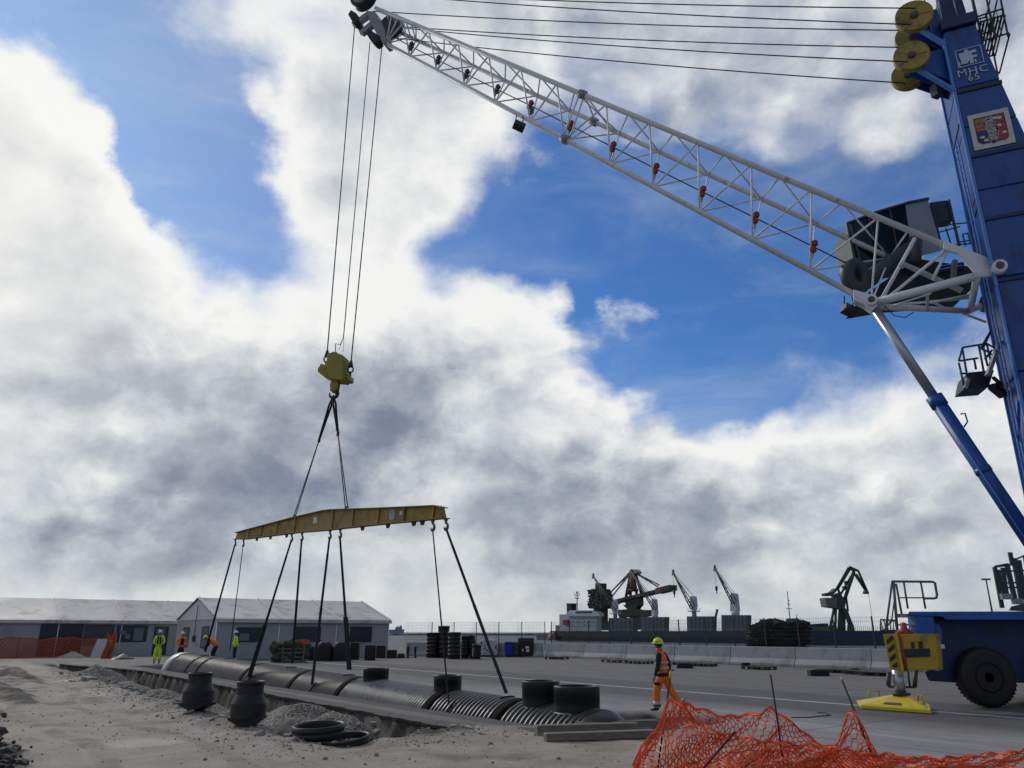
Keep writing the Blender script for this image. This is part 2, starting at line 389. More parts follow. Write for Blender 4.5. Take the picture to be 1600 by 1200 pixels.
def surf(s, n):
    """height, asphalt, gravel, earth, mud of the worked patch"""
    a = nax(s)
    # base: rough made ground on the near side, asphalt beyond the trench
    mudm = sst(-6.0, -7.0, n + .4 * fbm(s * .4, n * .4, 3, 1)) 
    if s > 9.5: mudm = max(mudm, sst(9.5, 11.5, s + .8 * fbm(s * .5, n * .5, 3)) * sst(1.2, -1.5, n))
    h = 0.05 * mudm * fbm(s * .55, n * .55, 4, 5) + .018 * mudm * fbm(s * 2.3, n * 2.3, 3, 8)
    asp = 1 - mudm; grav = 0.0; earth = 0.0; mud = mudm
    # spoil ridges on the far left of the made ground
    for (s0, n0, ls, ln, hh) in ((-15.5, -8.9, 4.5, .75, .26), (-4.6, -9.9, 3.6, .55, .30), (-25, -8.8, 6, .8, .26), (-9.5, -10.2, 3, .6, .28), (9.6, -11.3, 2.0, .6, .30), (-20, -10.4, 5, .8, .3), (1.0, -10.9, 1.8, .5, .2)):
        g = math.exp(-((s - s0) / ls) ** 2 - ((n - n0) / ln) ** 2)
        if g > .02:
            h += hh * g * (.75 + .8 * fbm(s * 1.2, n * 1.2, 4, 3)); earth = max(earth, min(1, g * 1.5 + .5 * fbm(s, n, 3, 4)))
    # pipe trench
    if -29.5 < s < 13.2:
        e0 = a - 1.12 + .05 * fbm(s * 1.3, 4) + .03 * fbm(s * 5, 6); e1 = a + 1.55 + .08 * fbm(s * .8, 11)
        endl = sst(-29.5, -29.0, s); endr = sst(13.2, 12.2, s)
        k = sst(e0 - .05, e0 + .06, n) * sst(e1 + .08, e1 - .08, n) * endl * endr
        if k > 0: h = h * (1 - k) - 1.75 * k; earth = max(earth, k); asp *= 1 - k; mud *= 1 - k
    # shallow broken pit beyond the near pipe end
    g = math.exp(-((s - 11.2) / 1.5) ** 2 - ((n - 2.6) / 1.5) ** 2)
    if g > .05: h -= .55 * sst(.15, .8, g + .12 * fbm(s * 1.5, n * 1.5, 4)); earth = max(earth, sst(.1, .5, g + .1 * fbm(s * 2, n * 2, 3)) * .85); asp *= 1 - earth
    # second trench with bedding gravel
    ef, en = t2_far(s), t2_near(s)
    if -37 < s < 11.6 and en - .4 < n < ef + .4:
        er = sst(11.3, 10.2, s + .5 * fbm(n * 1.4, 5)); el_ = sst(-36.8, -35.5, s)
        wall = sst(ef + .05, ef - .28, n + .10 * fbm(s * 1.1, n * 1.1, 3))
        bank = sst(en, en + 1.7, n + .12 * fbm(s * 2, n * 2, 4, 2))
        dep = 1.15 - .35 * sst(6, 11, s)
        z = -dep + .12 * fbm(s * 1.1, n * 1.1, 4, 6)
        gv = .75 - .6 * sst(7.6, 8.8, s)
        for (s0, n0, r, hh) in HEAPS:
            dd = math.hypot(s - s0, n - n0) / r + .10 * fbm(s * 1.1, n * 1.1, 3, 9)
            if dd < 1.1:
                zz = -dep + (hh + .1) * max(0, 1 - dd) ** .85 * 1.25
                if zz > z: z = zz; gv = 1.0
        z += .02 * fbm(s * 6, n * 6, 2)
        k = wall * bank * er * el_
        hz_ = h * (1 - k) + z * k
        wz = sst(ef - .55, ef - .32, n) * er * el_ * sst(ef + .12, ef + .04, n)
        earth = max(earth, sst(.02, .25, k) * (1 - gv * sst(.55, .8, k)), wz)
        grav = max(grav, gv * sst(.45, .9, k)) * (1 - wz)
        asp *= 1 - sst(.0, .15, k); mud *= 1 - sst(.3, .9, k); h = hz_
    # loose spoil along the near lip
    g = sst(en - 1.3, en - .2, n) * sst(en + .5, en, n) * sst(-34, -28, s) * sst(12.3, 11, s)
    if g > 0: h += g * (.07 + .10 * max(0, fbm(s * 1.3, n * 1.6, 4, 12))); grav = max(grav, g * .45 * (1 + fbm(s * 2, n * 2, 3)))
    g = math.exp(-((s - 10.9) / 1.0) ** 2 - ((n + 3.6) / 1.2) ** 2)
    h += .16 * g * (1 + .5 * fbm(s * 3, n * 3, 4)); earth = max(earth, g * .8); 
    # back to level at the rim of the patch
    rim = sst(S0, S0 + 1.5, s) * sst(S1, S1 - 1.5, s) * sst(N0, N0 + 1.5, n) * sst(N1, N1 - 1.0, n)
    return h * rim, asp, grav, min(1, max(0, earth)), mud

def ground_mat():
    m = bpy.data.materials.new('quay_ground_surface'); m.use_nodes = True; nt = m.node_tree; N = nt.nodes; L = nt.links
    b = N['Principled BSDF']
    tc = N.new('ShaderNodeTexCoord'); pos = tc.outputs['Object']
    def attr(n_): 
        a = N.new('ShaderNodeAttribute'); a.attribute_name = n_; return a.outputs['Fac']
    def noi(sc, det=6, ro=.6, vec=None, dist=0):
        n = N.new('ShaderNodeTexNoise'); n.inputs['Scale'].default_value = sc; n.inputs['Detail'].default_value = det; n.inputs['Roughness'].default_value = ro; n.inputs['Distortion'].default_value = dist
        L.new(vec or pos, n.inputs['Vector']); return n.outputs['Fac']
    def rg(v, a, b_, c=0, d=1):
        n = N.new('ShaderNodeMapRange'); n.interpolation_type = 'SMOOTHSTEP'
        L.new(v, n.inputs[0]); 
        for i, x in enumerate((a, b_, c, d)): n.inputs[i + 1].default_value = x
        return n.outputs[0]
    def mx(f, a, c):
        n = N.new('ShaderNodeMix'); n.data_type = 'RGBA'
        for i, x in ((0, f), (6, a), (7, c)):
            if isinstance(x, bpy.types.NodeSocket): L.new(x, n.inputs[i])
            elif i == 0: n.inputs[0].default_value = x
            else: n.inputs[i].default_value = (*x, 1)
        return n.outputs[2]
    def ma(op, a, c=None):
        n = N.new('ShaderNodeMath'); n.operation = op
        for i, x in ((0, a), (1, c)):
            if x is None: continue
            if isinstance(x, bpy.types.NodeSocket): L.new(x, n.inputs[i])
            else: n.inputs[i].default_value = x
        return n.outputs[0]
    # grid coordinates for stains that run along the quay
    dt = N.new('ShaderNodeVectorMath'); dt.operation = 'DOT_PRODUCT'; L.new(pos, dt.inputs[0]); dt.inputs[1].default_value = Nn
    nn = ma('SUBTRACT', dt.outputs['Value'], O.dot(Nn))
    ds = N.new('ShaderNodeVectorMath'); ds.operation = 'DOT_PRODUCT'; L.new(pos, ds.inputs[0]); ds.inputs[1].default_value = D
    ss = ma('SUBTRACT', ds.outputs['Value'], O.dot(D))
    cb = N.new('ShaderNodeCombineXYZ'); L.new(ma('MULTIPLY', ss, .12), cb.inputs[0]); L.new(nn, cb.inputs[1])
    streak = noi(.8, 7, .65, cb.outputs[0])
    big = noi(.11, 6, .6); mid = noi(.9, 8, .65); fine = noi(14, 5, .7); grit = noi(60, 3, .7)
    # asphalt and worn concrete
    asp = mx(rg(mid, .3, .7), (.128, .119, .110), (.182, .169, .157))
    asp = mx(rg(streak, .42, .68, 0, .7), asp, (.19, .18, .172))
    asp = mx(rg(fine, .55, .8, 0, .35), asp, (.07, .07, .07))
    # darker carriageway between the line and n ~ 13
    wob = ma('ADD', nn, ma('MULTIPLY', ma('SUBTRACT', streak, .5), 1.6))
    road = ma('MULTIPLY', rg(wob, 6.6, 7.6), rg(wob, 13.2, 12.0))
    asp = mx(ma('MULTIPLY', road, .62), asp, (.066, .068, .072))
    # pale dusty concrete near the viewer on the right
    wb2 = ma('ADD', nn, ma('MULTIPLY', ma('SUBTRACT', big, .5), 5.0))
    pale = ma('MULTIPLY', rg(wb2, 7.2, 4.6), rg(wb2, -2.6, 1.2))
    pale = ma('MULTIPLY', pale, rg(ss, -12, 8))
    asp = mx(ma('MULTIPLY', pale, rg(mid, .25, .6, .55, 1)), asp, (.275, .27, .262))
    asp = mx(ma('MULTIPLY', pale, rg(streak, .5, .66, 0, .55)), asp, (.40, .395, .385))
    # oil and damp stains
    asp = mx(rg(noi(.35, 5, .55), .60, .74, 0, .5), asp, (.06, .058, .056))
    # slab joints, tyre tracks along the quay and damp patches
    def saw(v, per, w_):
        f = ma('FRACT', ma('DIVIDE', v, per)); return rg(ma('ABSOLUTE', ma('SUBTRACT', f, .5)), w_ / per, w_ * .4 / per)
    jn = ma('MAXIMUM', saw(ma('ADD', nn, ma('MULTIPLY', ma('SUBTRACT', mid, .5), .05)), 5.0, .05), saw(ma('ADD', ss, ma('MULTIPLY', ma('SUBTRACT', mid, .5), .05)), 6.0, .05))
    asp = mx(ma('MULTIPLY', jn, rg(mid, .3, .55, .25, .75)), asp, (.05, .05, .05))
    wobs = ma('ADD', nn, ma('MULTIPLY', ma('SUBTRACT', noi(.05, 3, .5), .5), 7.0))
    for tn in (3.2, 5.1, 7.0, 15.2, 17.1, 21.5, 23.3):
        asp = mx(ma('MULTIPLY', rg(ma('ABSOLUTE', ma('SUBTRACT', wobs, tn)), .26, .12), rg(mid, .42, .66, 0, .38)), asp, (.055, .054, .053))
    damp = rg(noi(.23, 5, .6), .58, .66)
    asp = mx(ma('MULTIPLY', damp, .45), asp, (.055, .055, .056))
    line = ma('MULTIPLY', rg(ma('ABSOLUTE', ma('SUBTRACT', nn, 9.75)), .17, .12), rg(mid, .32, .5, .35, .95))
    asp = mx(ma('MULTIPLY', line, .8), asp, (.50, .50, .50))
    # beige made ground
    mud = mx(rg(mid, .3, .7), (.235, .200, .158), (.42, .37, .305))
    mud = mx(rg(fine, .35, .75, 0, .6), mud, (.175, .145, .115))
    mud = mx(rg(noi(.33, 7, .65), .50, .64, 0, .8), mud, (.115, .098, .08))
    mud = mx(rg(streak, .52, .66, 0, .5), mud, (.37, .34, .30))
    mud = mx(rg(noi(2.6, 6, .7), .62, .72, 0, .6), mud, (.09, .076, .06))
    mud = mx(rg(grit, .66, .76, 0, .7), mud, (.46, .43, .39))
    for tn in (-8.3, -9.9, -12.2, -13.8):
        trk = ma('MULTIPLY', rg(ma('ABSOLUTE', ma('SUBTRACT', wobs, tn)), .24, .10), rg(mid, .36, .6, 0, .6)); mud = mx(trk, mud, (.13, .108, .085))
    # bedding gravel
    vo = N.new('ShaderNodeTexVoronoi'); vo.inputs['Scale'].default_value = 17; L.new(pos, vo.inputs['Vector'])
    grv = mx(vo.outputs['Color'], (.155, .138, .115), (.43, .40, .355))
    grv = mx(rg(vo.outputs['Distance'], .3, .62), grv, (.08, .072, .062))
    # cut earth, vertical streaks
    ve = N.new('ShaderNodeMapping'); ve.inputs['Scale'].default_value = (1, 1, .28); L.new(pos, ve.inputs['Vector'])
    est = ma('ADD', ma('MULTIPLY', noi(3.4, 7, .7, ve.outputs['Vector']), .5), ma('MULTIPLY', noi(1.1, 6, .7), .5))
    ear = mx(rg(est, .42, .70), (.034, .028, .023), (.19, .168, .143))
    ear = mx(rg(noi(9, 5, .7), .5, .7, 0, .7), ear, (.05, .043, .036))
    brk = ma('MULTIPLY', ma('SUBTRACT', mid, .5), .5)
    col = asp
    col = mx(rg(ma('ADD', attr('mud'), brk), .4, .6), col, mud)
    col = mx(rg(ma('ADD', attr('earth'), brk), .38, .6), col, ear)
    col = mx(rg(ma('ADD', attr('gravel'), brk), .4, .62), col, grv)
    L.new(col, b.inputs['Base Color'])
    L.new(ma('SUBTRACT', rg(mid, .3, .7, .72, .92), ma('MULTIPLY', damp, .22)), b.inputs['Roughness']); b.inputs['Specular IOR Level'].default_value = .35
    hh = ma('ADD', ma('MULTIPLY', fine, .5), ma('MULTIPLY', grit, .25))
    hg = ma('MULTIPLY', ma('SUBTRACT', 1.0, vo.outputs['Distance']), ma('MULTIPLY', attr('gravel'), 1.6))
    bp = N.new('ShaderNodeBump'); bp.inputs['Strength'].default_value = .55; bp.inputs['Distance'].default_value = .035
    L.new(ma('ADD', hh, hg), bp.inputs['Height']); L.new(bp.outputs['Normal'], b.inputs['Normal'])
    return m
m_ground = ground_mat()

def build_patch():
    ss = []; s = S0
    while s < S1 - 1e-6: ss.append(s); s += .17 if s > -14 else .26
    ss.append(S1)
    ns = []; n = N0
    while n < N1 - 1e-6:
        ns.append(n)
        n += .20 if n < -7.5 else (.09 if -3.2 < n < -.7 else .125) if n < 2.2 else .25
    ns.append(N1)
    vs = []; A = {k: [] for k in ('asphalt', 'gravel', 'earth', 'mud')}
    for s in ss:
        for n in ns:
            h, a, g, e_, m = surf(s, n); vs.append(tuple(SN(s, n, h)))
            A['asphalt'].append(a); A['gravel'].append(g); A['earth'].append(e_); A['mud'].append(m)
    k = len(ns)
    fs = [(i * k + j, (i + 1) * k + j, (i + 1) * k + j + 1, i * k + j + 1) for i in range(len(ss) - 1) for j in range(k - 1)]
    me = bpy.data.meshes.new('worked_ground'); me.from_pydata(vs, [], fs); me.materials.append(m_ground)
    me.polygons.foreach_set('use_smooth', [True] * len(fs))
    for nm, vals in A.items(): me.attributes.new(nm, 'FLOAT', 'POINT').data.foreach_set('value', vals)
    o = bpy.data.objects.new('worked_ground', me); C.objects.link(o); o['kind'] = 'structure'
    # quay sheet with a hole for the patch; the quay edge follows the barrier, then turns left behind the tents
    outer = [SN(90, -200), SN(90, 33.6), SN(-33.5, 33.6), V((-8.5, 75.5, 0)), V((-8.5, 125, 0)), V((-420, 125, 0)), V((-420, -120, 0))]
    rim = [SN(s, n) for s, n in ((S0, N0), (S1, N0), (S1, N1), (S0, N1))]
    pts = [p.to_2d() for p in outer] + [p.to_2d() for p in rim]; ko = len(outer)
    edges = [(i, (i + 1) % ko) for i in range(ko)] + [(ko + i, ko + (i + 1) % 4) for i in range(4)]
    vv, ee, ff, *_ = mgeo.delaunay_2d_cdt(pts, edges, [], 0, 1e-5)
    def inside(p, poly):
        c = False; j = len(poly) - 1
        for i in range(len(poly)):
            a, b_ = poly[i], poly[j]
            if (a.y > p.y) != (b_.y > p.y) and p.x < (b_.x - a.x) * (p.y - a.y) / (b_.y - a.y) + a.x: c = not c
            j = i
        return c
    keep = []
    for f in ff:
        c = sum((vv[i] for i in f), V((0, 0))) / len(f)
        if inside(c, outer) and not inside(c, rim):
            a, b_, c_ = (vv[i] for i in f[:3])
            keep.append(list(f) if (b_ - a).cross(c_ - a) > 0 else list(f)[::-1])
    me = bpy.data.meshes.new('quay'); V3 = [(p.x, p.y, 0) for p in vv]
    base = len(V3); k = 0
    for i in range(ko):                       # quay walls down to the water
        a, b_ = outer[i], outer[(i + 1) % ko]
        V3 += [(a.x, a.y, 0), (b_.x, b_.y, 0), (b_.x, b_.y, -6), (a.x, a.y, -6)]; keep.append([base + 3, base + 2, base + 1, base]); base += 4
    me.from_pydata(V3, [], keep); me.materials.append(m_ground)
    # the part left of the worked patch is made ground too
    mv = []
    for p in V3:
        q = sn(V(p)); mv.append(1.0 if q[1] <= N0 + .01 and q[0] < 40 else 0.0)
    me.attributes.new('mud', 'FLOAT', 'POINT').data.foreach_set('value', mv)
    o = bpy.data.objects.new('quay', me); C.objects.link(o); o['kind'] = 'structure'
build_patch()

# sea
def water_mat():
    m = bpy.data.materials.new('harbour_water'); m.use_nodes = True; nt = m.node_tree; N = nt.nodes; L = nt.links
    b = N['Principled BSDF']; b.inputs['Base Color'].default_value = (.035, .055, .065, 1); b.inputs['Roughness'].default_value = .42; b.inputs['IOR'].default_value = 1.33
    tc = N.new('ShaderNodeTexCoord'); n = N.new('ShaderNodeTexNoise'); n.inputs['Scale'].default_value = .8; n.inputs['Detail'].default_value = 5; L.new(tc.outputs['Object'], n.inputs['Vector'])
    bp = N.new('ShaderNodeBump'); bp.inputs['Strength'].default_value = 1; bp.inputs['Distance'].default_value = 1.2; L.new(n.outputs['Fac'], bp.inputs['Height']); L.new(bp.outputs['Normal'], b.inputs['Normal'])
    return m
WZ = -3.6
b = MB(); b.add([(-60000, -500, WZ), (60000, -500, WZ), (60000, 80000, WZ), (-60000, 80000, WZ)], [(0, 1, 2, 3)])
b.build('sea', water_mat())['kind'] = 'structure'
# low breakwater far out
m_stone = mat('dark_breakwater_stone', (.07, .075, .08), .9, var=.4, scale=.05)
b = MB()
p0, p1 = V((-420, 1500, WZ)), V((120, 1500, WZ))
for i in range(60):
    a = p0.lerp(p1, i / 60); c = p0.lerp(p1, (i + 1) / 60); hh = 3.0 + rnd.uniform(-.5, .5)
    b.hexa([a + V((0, -6, 0)), c + V((0, -6, 0)), c + V((0, 6, 0)), a + V((0, 6, 0))], [a + V((0, -2, hh)), c + V((0, -2, hh)), c + V((0, 2, hh)), a + V((0, 2, hh))])
b.build('breakwater', m_stone)['kind'] = 'structure'
# scattered stones on the near lip and spoil
b = MB()
def hgt(s, n): return surf(s, n)[0]
for i in range(4500):
    r_ = rnd.random()
    if r_ < .55: s = rnd.uniform(-22, 12); n = t2_near(s) + rnd.gauss(-.2, .5)
    elif r_ < .75: s = rnd.gauss(10.9, .8); n = rnd.gauss(-3.7, .9)
    elif r_ < .9: s = rnd.uniform(-8, 14); n = rnd.uniform(-12, -6)
    else: s = rnd.uniform(7, 18); n = rnd.uniform(-8, 1.0)
    rr = .013 * rnd.lognormvariate(0, .5)
    if r_ > .9 and -1.2 < n - nax(s) < 1.4 and s < 13: continue
    b.rock(SN(s, n, hgt(s, n) + rr * .2), min(rr, .06))
for i in range(150):
    k_ = rnd.random()
    if k_ < .45: s = rnd.uniform(-20, 11); n = t2_near(s) + rnd.gauss(.1, .35)
    elif k_ < .7: s = rnd.uniform(6.5, 11.2); n = rnd.uniform(-4.6, -2.7)
    elif k_ < .85: s = rnd.uniform(-28, 8); n = t2_far(s) - abs(rnd.gauss(.3, .3))
    else: s = rnd.uniform(10, 13); n = rnd.uniform(1.4, 4.2)
    rr = rnd.uniform(.05, .14); a = rnd.uniform(0, 6.28); e_ = V((math.cos(a), math.sin(a), rnd.uniform(-.3, .3))).normalized(); f_ = V((-e_.y, e_.x, rnd.uniform(-.4, .4))).normalized()
    b.obox(SN(s, n, hgt(s, n) + rr * .25), e_ * rr * rnd.uniform(1.2, 2.4), f_ * rr * rnd.uniform(.8, 1.6), e_.cross(f_) * rr * rnd.uniform(.4, .9))
b.build('gravel', mat('loose_stone', (.27, .25, .22), .9, var=.45, scale=9))['kind'] = 'stuff'

# broken asphalt lip overhanging the second trench and the pipe trench, dark weeds in the near corner
m_lip = mat('broken_asphalt_edge', (.085, .081, .077), .9, var=.3, scale=6, bump=.4)
def lip(name, edge, s0, s1, sgn, step=.16, dz=.0):
    b = MB(); s = s0; prev = None
    while s < s1:
        n_ = edge(s); ov = .05 + .05 * abs(fbm(s * 2.2, 4, 3)) + (.05 if fbm(s * .9, 8) > .1 else 0)
        th = .07 + .03 * fbm(s * 1.7, 2)
        inner = SN(s, n_ - sgn * .45, .012 + dz); lip_ = SN(s, n_ + sgn * ov, .004 + dz + .012 * fbm(s * 3, 1)); low = SN(s, n_ + sgn * (ov - .03), -th); back = SN(s, n_ - sgn * .2, -th)
        cur = (SN(s, n_ - sgn * .6, -.03), inner, lip_, low, back)
        if prev:
            for i in range(4): b.add([prev[i], cur[i], cur[i + 1], prev[i + 1]], [(0, 1, 2, 3) if sgn < 0 else (3, 2, 1, 0)], 0)
        prev = cur; s += step * (.7 + .6 * rnd.random())
    o = b.build(name, m_lip); o['kind'] = 'structure'; return o
lip('asphalt_edge', t2_far, -36, 10.6, -1)
lip('asphalt_edge', lambda s: nax(s) - 1.16 + .06 * fbm(s * 1.1, 4), -29, 12.4, 1, dz=.002)
b = MB()
for i in range(150):
    px, py = rnd.gauss(2, 20), rnd.gauss(1195, 9)
    if rnd.random() < .12: px, py = rnd.uniform(-10, 12), rnd.uniform(1120, 1165)
    if py < 1118: continue
    g = ground(px, py); g.z = surf(*sn(g))[0] + .01; b.rock(g, .028 * rnd.lognormvariate(0, .7))
b.build('dirt', mat('dark_clod_soil', (.024, .022, .016), .8, var=.5, scale=8))['kind'] = 'stuff'
# ------------------------------------------------------------------ the big corrugated pipe lying in its trench
RP = 1.12
def ptop(s): return .545 - .016 * s
def pax(s): return SN(s, nax(s), ptop(s) - RP)
PD = (pax(10) - pax(-10)).normalized()
m_pipe = mat('black_corrugated_plastic', (.009, .010, .012), .36, var=.3, scale=1.1, dirt=(.035, .035, .034), dirt_amt=.12, dscale=2.6, spec=.55)
m_pipel = mat('dusty_sheen_plastic', (.105, .112, .118), .30, var=.35, scale=.9, dirt=(.13, .13, .125), dirt_amt=.3, dscale=1.8, spec=.6)  # lighter grey carries dust and a painted-in silvery sky sheen
m_band = mat('matt_black_coupling', (.004, .004, .0045), .95, var=.2, spec=.1)
m_pale = mat('pale_grey_pipe_end', (.33, .34, .35), .4, var=.25, scale=3, dirt=(.14, .14, .14), dirt_amt=.3)
pipe = thing('corrugated_pipe', 'long black ribbed plastic pipe lying in the trench under the lifting beam', 'pipe', pax(-5) - V((0, 0, RP)))
def ring_run(name, m, s0, s1, pitch, amp, r=RP, n=72, cap0=False, cap1=False, lo=.4):
    b = MB(); L = s1 - s0; prof = []
    k = max(1, round(L / pitch)) if pitch else 1
    if pitch:
        for i in range(k):
            x = L * i / k; q = L / k
            prof += [(r - amp, x), (r - amp, x + q * lo), (r, x + q * (lo + .12)), (r, x + q * .88)]
        prof.append((r - amp, L))
    else: prof = [(r, 0), (r, L)]
    b.lathe(prof, pax(s0), PD, n=n, cap=True)
    return b.build(name, m, pipe)
bounds = [-21.3, -18.0, -16.2, -9.6, -4.2, 0.0, 5.75, 9.0, 11.9]
ring_run('pipe_end', m_pale, -22.5, -21.3, 0, 0, RP + .02)
for i in range(len(bounds) - 1):
    s0, s1 = bounds[i], bounds[i + 1]
    pitch = .12 if i < 3 else .15 if i < 6 else .175
    seg = ring_run('pipe_segment', m_pipel if i == 5 else m_pipe, s0 + (.0 if i == 0 else .2), s1 - (.2 if i < len(bounds) - 2 else 0), pitch,   .018 if i < 3 else .031 if i < 6 else .034)
    if i == 5: seg['label'] = 'dusty grey pipe segment with a silvery sheen in its colour'
for s in bounds[1:-1]:
    ring_run('coupling_band', m_band, s - .24, s + .24, 0, 0, RP - .012)
b = MB(); b.lathe([(RP - .02, 0), (RP - .02, .06), (RP - .25, .5), (.25, .62), (0, .62)], pax(11.9), PD, n=48); b.build('end_cap', m_hdpe, pipe)
for (s, r, h) in ((1.03, .42, .33), (5.5, .40, .36), (9.78, .46, .47), (11.12, .53, .44)):
    p = pax(s) + V((0, 0, RP)); b = MB()
    prof = [(r, -.55), (r, -.12), (r, -.02)]
    prof += [(r, 0), (r, h * .30), (r * 1.006, h * .31), (r * 1.006, h * .62), (r * 1.012, h * .63), (r * 1.012, h - .02), (r, h)]
    prof += [(r * .9, h), (r * .9, h - .3), (0, h - .3)]
    b.lathe(prof, p, n=40)
    o = b.build('manhole_riser', m_hdpe, pipe)
    if h > .43:
        b = MB(); b.lathe([(r * 1.04, 0), (r * 1.05, .03), (r * 1.0, .03)], p + V((0, 0, -.15)), n=40, cap=False); b.build('weld_collar', m_pale, o)

# ------------------------------------------------------------------ chambers, rings, sleepers beside the trench
def chamber(px, py, hgt_, lab, tilt, rz):
    g = ground(px, py); r = .315; g.z = surf(*sn(g))[0] - .02
    t = thing('manhole_chamber', lab, 'chamber', g, 'black manhole chambers beside the trench')
    b = MB(); z = .20
    b.lathe([(r * 1.2, .18), (r * 1.2, .47)], g, n=24, smooth=False); b.lathe([(r * 1.2, .47), (r * .92, .65)], g, n=24, smooth=False, cap=False)
    b.lathe([(r * .92, .65), (r * .91, hgt_ - .07)], g, n=36, cap=False); b.lathe([(r * .95, hgt_ - .07), (r * .95, hgt_), (r * .84, hgt_), (r * .84, hgt_ - .4), (0, hgt_ - .4)], g, n=36)
    b.build('chamber_body', m_hdpe, t)
    b = MB(); q = V((math.cos(rz), math.sin(rz), 0)); q2 = V((-q.y, q.x, 0)); w_ = r * 1.17
    b.prism([g - q2 * w_ + V((0, 0, .2)) - q * w_ * .8, g - q2 * w_ * .96 + V((0, 0, .14)) - q * w_ * .8, g - q2 * w_ * .1 + V((0, 0, tilt)) - q * w_ * .8, g + q2 * w_ * .96 + V((0, 0, .15)) - q * w_ * .8, g + q2 * w_ + V((0, 0, .2)) - q * w_ * .8], q * 1.6 * w_)
    b.build('chamber_base', m_hdpe, t, bevel=.008)
    b = MB(); p = g + V((-r * 1.13, -r * .45, z + .15)); b.box(p, .012, .05, .1, rz=.4); b.build('sticker', mat('white_sticker', (.7, .7, .7), .5), t)
chamber(306, 1118, .90, 'black plastic manhole chamber farther along the trench edge', -.02, R(80))
chamber(385, 1139, .92, 'black plastic manhole chamber nearer the two rings with pointed base', -.05, R(95))
for (px, py, r, h, lab) in ((497, 1157, .50, .24, 'taller black plastic ring standing open on the gravel'), (540, 1160, .46, .12, 'low flat black ring leaning against the taller ring')):
    g = ground(px, py); s_, n_ = sn(g); g.z = max(surf(s_, n_)[0], surf(s_ - .3, n_ + .3)[0], surf(s_, n_ - .4)[0]) - .04
    b = MB(); b.lathe([(r * .9, 0), (r, 0), (r, h * .45), (r * .975, h * .5), (r, h * .55), (r, h), (r * .93, h), (r * .9, h * .8), (r * .9, 0)], V((0, 0, 0)), n=48, cap=False)
    o = b.build('manhole_ring', m_hdpe); o.location = g; o.rotation_euler = (R(3), R(-2), 0)
    if h < .2: o.rotation_euler = (R(5), R(-5), 0); o.location.z += .05
    tag(o, lab, 'ring', 'black manhole rings')
m_wood = mat('weathered_timber', (.19, .165, .135), .85, var=.35, scale=2.5, bump=.4, stretch=(1, 6, 6), dirt=(.08, .065, .05), dirt_amt=.3)
for (a, c, hh, lab) in (((838, 1150), (996, 1145), .17, 'upper weathered timber sleeper on the ground beside the pipe end'), ((852, 1161), (1025, 1155), .14, 'lower weathered timber sleeper on the ground nearest the viewer'), ((905, 1140), (1030, 1136), .12, 'short timber plank lying behind the two sleepers')):
    p, q = ground(*a), ground(*c); d = (q - p)
    b = MB(); b.beam(V((-d.length / 2, 0, 0)), V((d.length / 2, 0, 0)), .24, hh)
    o = b.build('timber_sleeper', m_wood, bevel=.012); o.location = (p + q) / 2 + V((0, .12, hh / 2 + .02)); o.rotation_euler = (0, 0, math.atan2(d.y, d.x))
    tag(o, lab, 'timber', 'timber sleepers by the pipe')
# ------------------------------------------------------------------ lifting beam, slings and hook block, all in the vertical plane of the pipe
RN = V((-PD.y, PD.x, 0)).normalized(); RO = pax(-4)
def rig(px, py, off=0.0): return onplane(px, py, RO + RN * off, RN)
beam_t = thing('spreader_beam', 'long yellow steel spreader beam hanging level below the crane hook', 'lifting beam', rig(530, 812))
top = [(371, 833), (385, 829), (462, 809), (508, 798.5), (520, 797), (600, 794.5), (683, 791), (694, 794)]
bot = [(368, 842), (383, 842), (462, 832), (510, 828), (522, 826.5), (600, 818), (683, 810), (697, 809)]
TW = [rig(*p) for p in top]; BW = [rig(*p) for p in bot]
b = MB(); hw = .15
for i in range(len(TW) - 1):
    for w_, z0 in ((.024, 0),):
        b.hexa([BW[i] - RN * .02, BW[i + 1] - RN * .02, BW[i + 1] + RN * .02, BW[i] + RN * .02], [TW[i] - RN * .02, TW[i + 1] - RN * .02, TW[i + 1] + RN * .02, TW[i] + RN * .02])
b.build('beam_web', m_yeld, beam_t)
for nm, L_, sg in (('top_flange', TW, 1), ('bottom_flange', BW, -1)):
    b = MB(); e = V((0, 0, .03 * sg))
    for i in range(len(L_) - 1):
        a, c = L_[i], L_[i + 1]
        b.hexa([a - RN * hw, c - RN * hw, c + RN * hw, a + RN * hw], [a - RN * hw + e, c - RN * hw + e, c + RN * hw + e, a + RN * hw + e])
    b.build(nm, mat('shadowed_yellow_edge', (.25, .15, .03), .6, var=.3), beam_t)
def on_line(L_, px):
    for i in range(len(L_) - 1):
        a, c = proj(L_[i])[0], proj(L_[i + 1])[0]
        if a <= px <= c + .01: return L_[i].lerp(L_[i + 1], (px - a) / max(c - a, 1e-6))
    return L_[-1] if px > proj(L_[-1])[0] else L_[0]
for px in (392, 414, 438, 464, 523, 557, 595, 637, 681):
    t_, b_ = on_line(TW, px), on_line(BW, px - 3); b = MB()
    for sg in (-1, 1): b.beam(b_ + RN * .08 * sg, t_ + RN * .08 * sg, .02, .13, up=D)
    b.build('web_stiffener', m_yeld, beam_t)
for px in (403, 425, 449, 568, 606, 648, 661):
    p = on_line(BW, px); b = MB(); b.prism([p + PD * -.16, p + PD * .16, p + PD * .07 + V((0, 0, -.17)), p + PD * -.07 + V((0, 0, -.17))], RN * .05); b.build('lifting_lug', m_dark, beam_t)
m_plate = mat('white_data_plate', (.62, .64, .66), .5, var=.08); m_plateb = mat('pale_blue_data_plate', (.38, .50, .62), .5, var=.1)
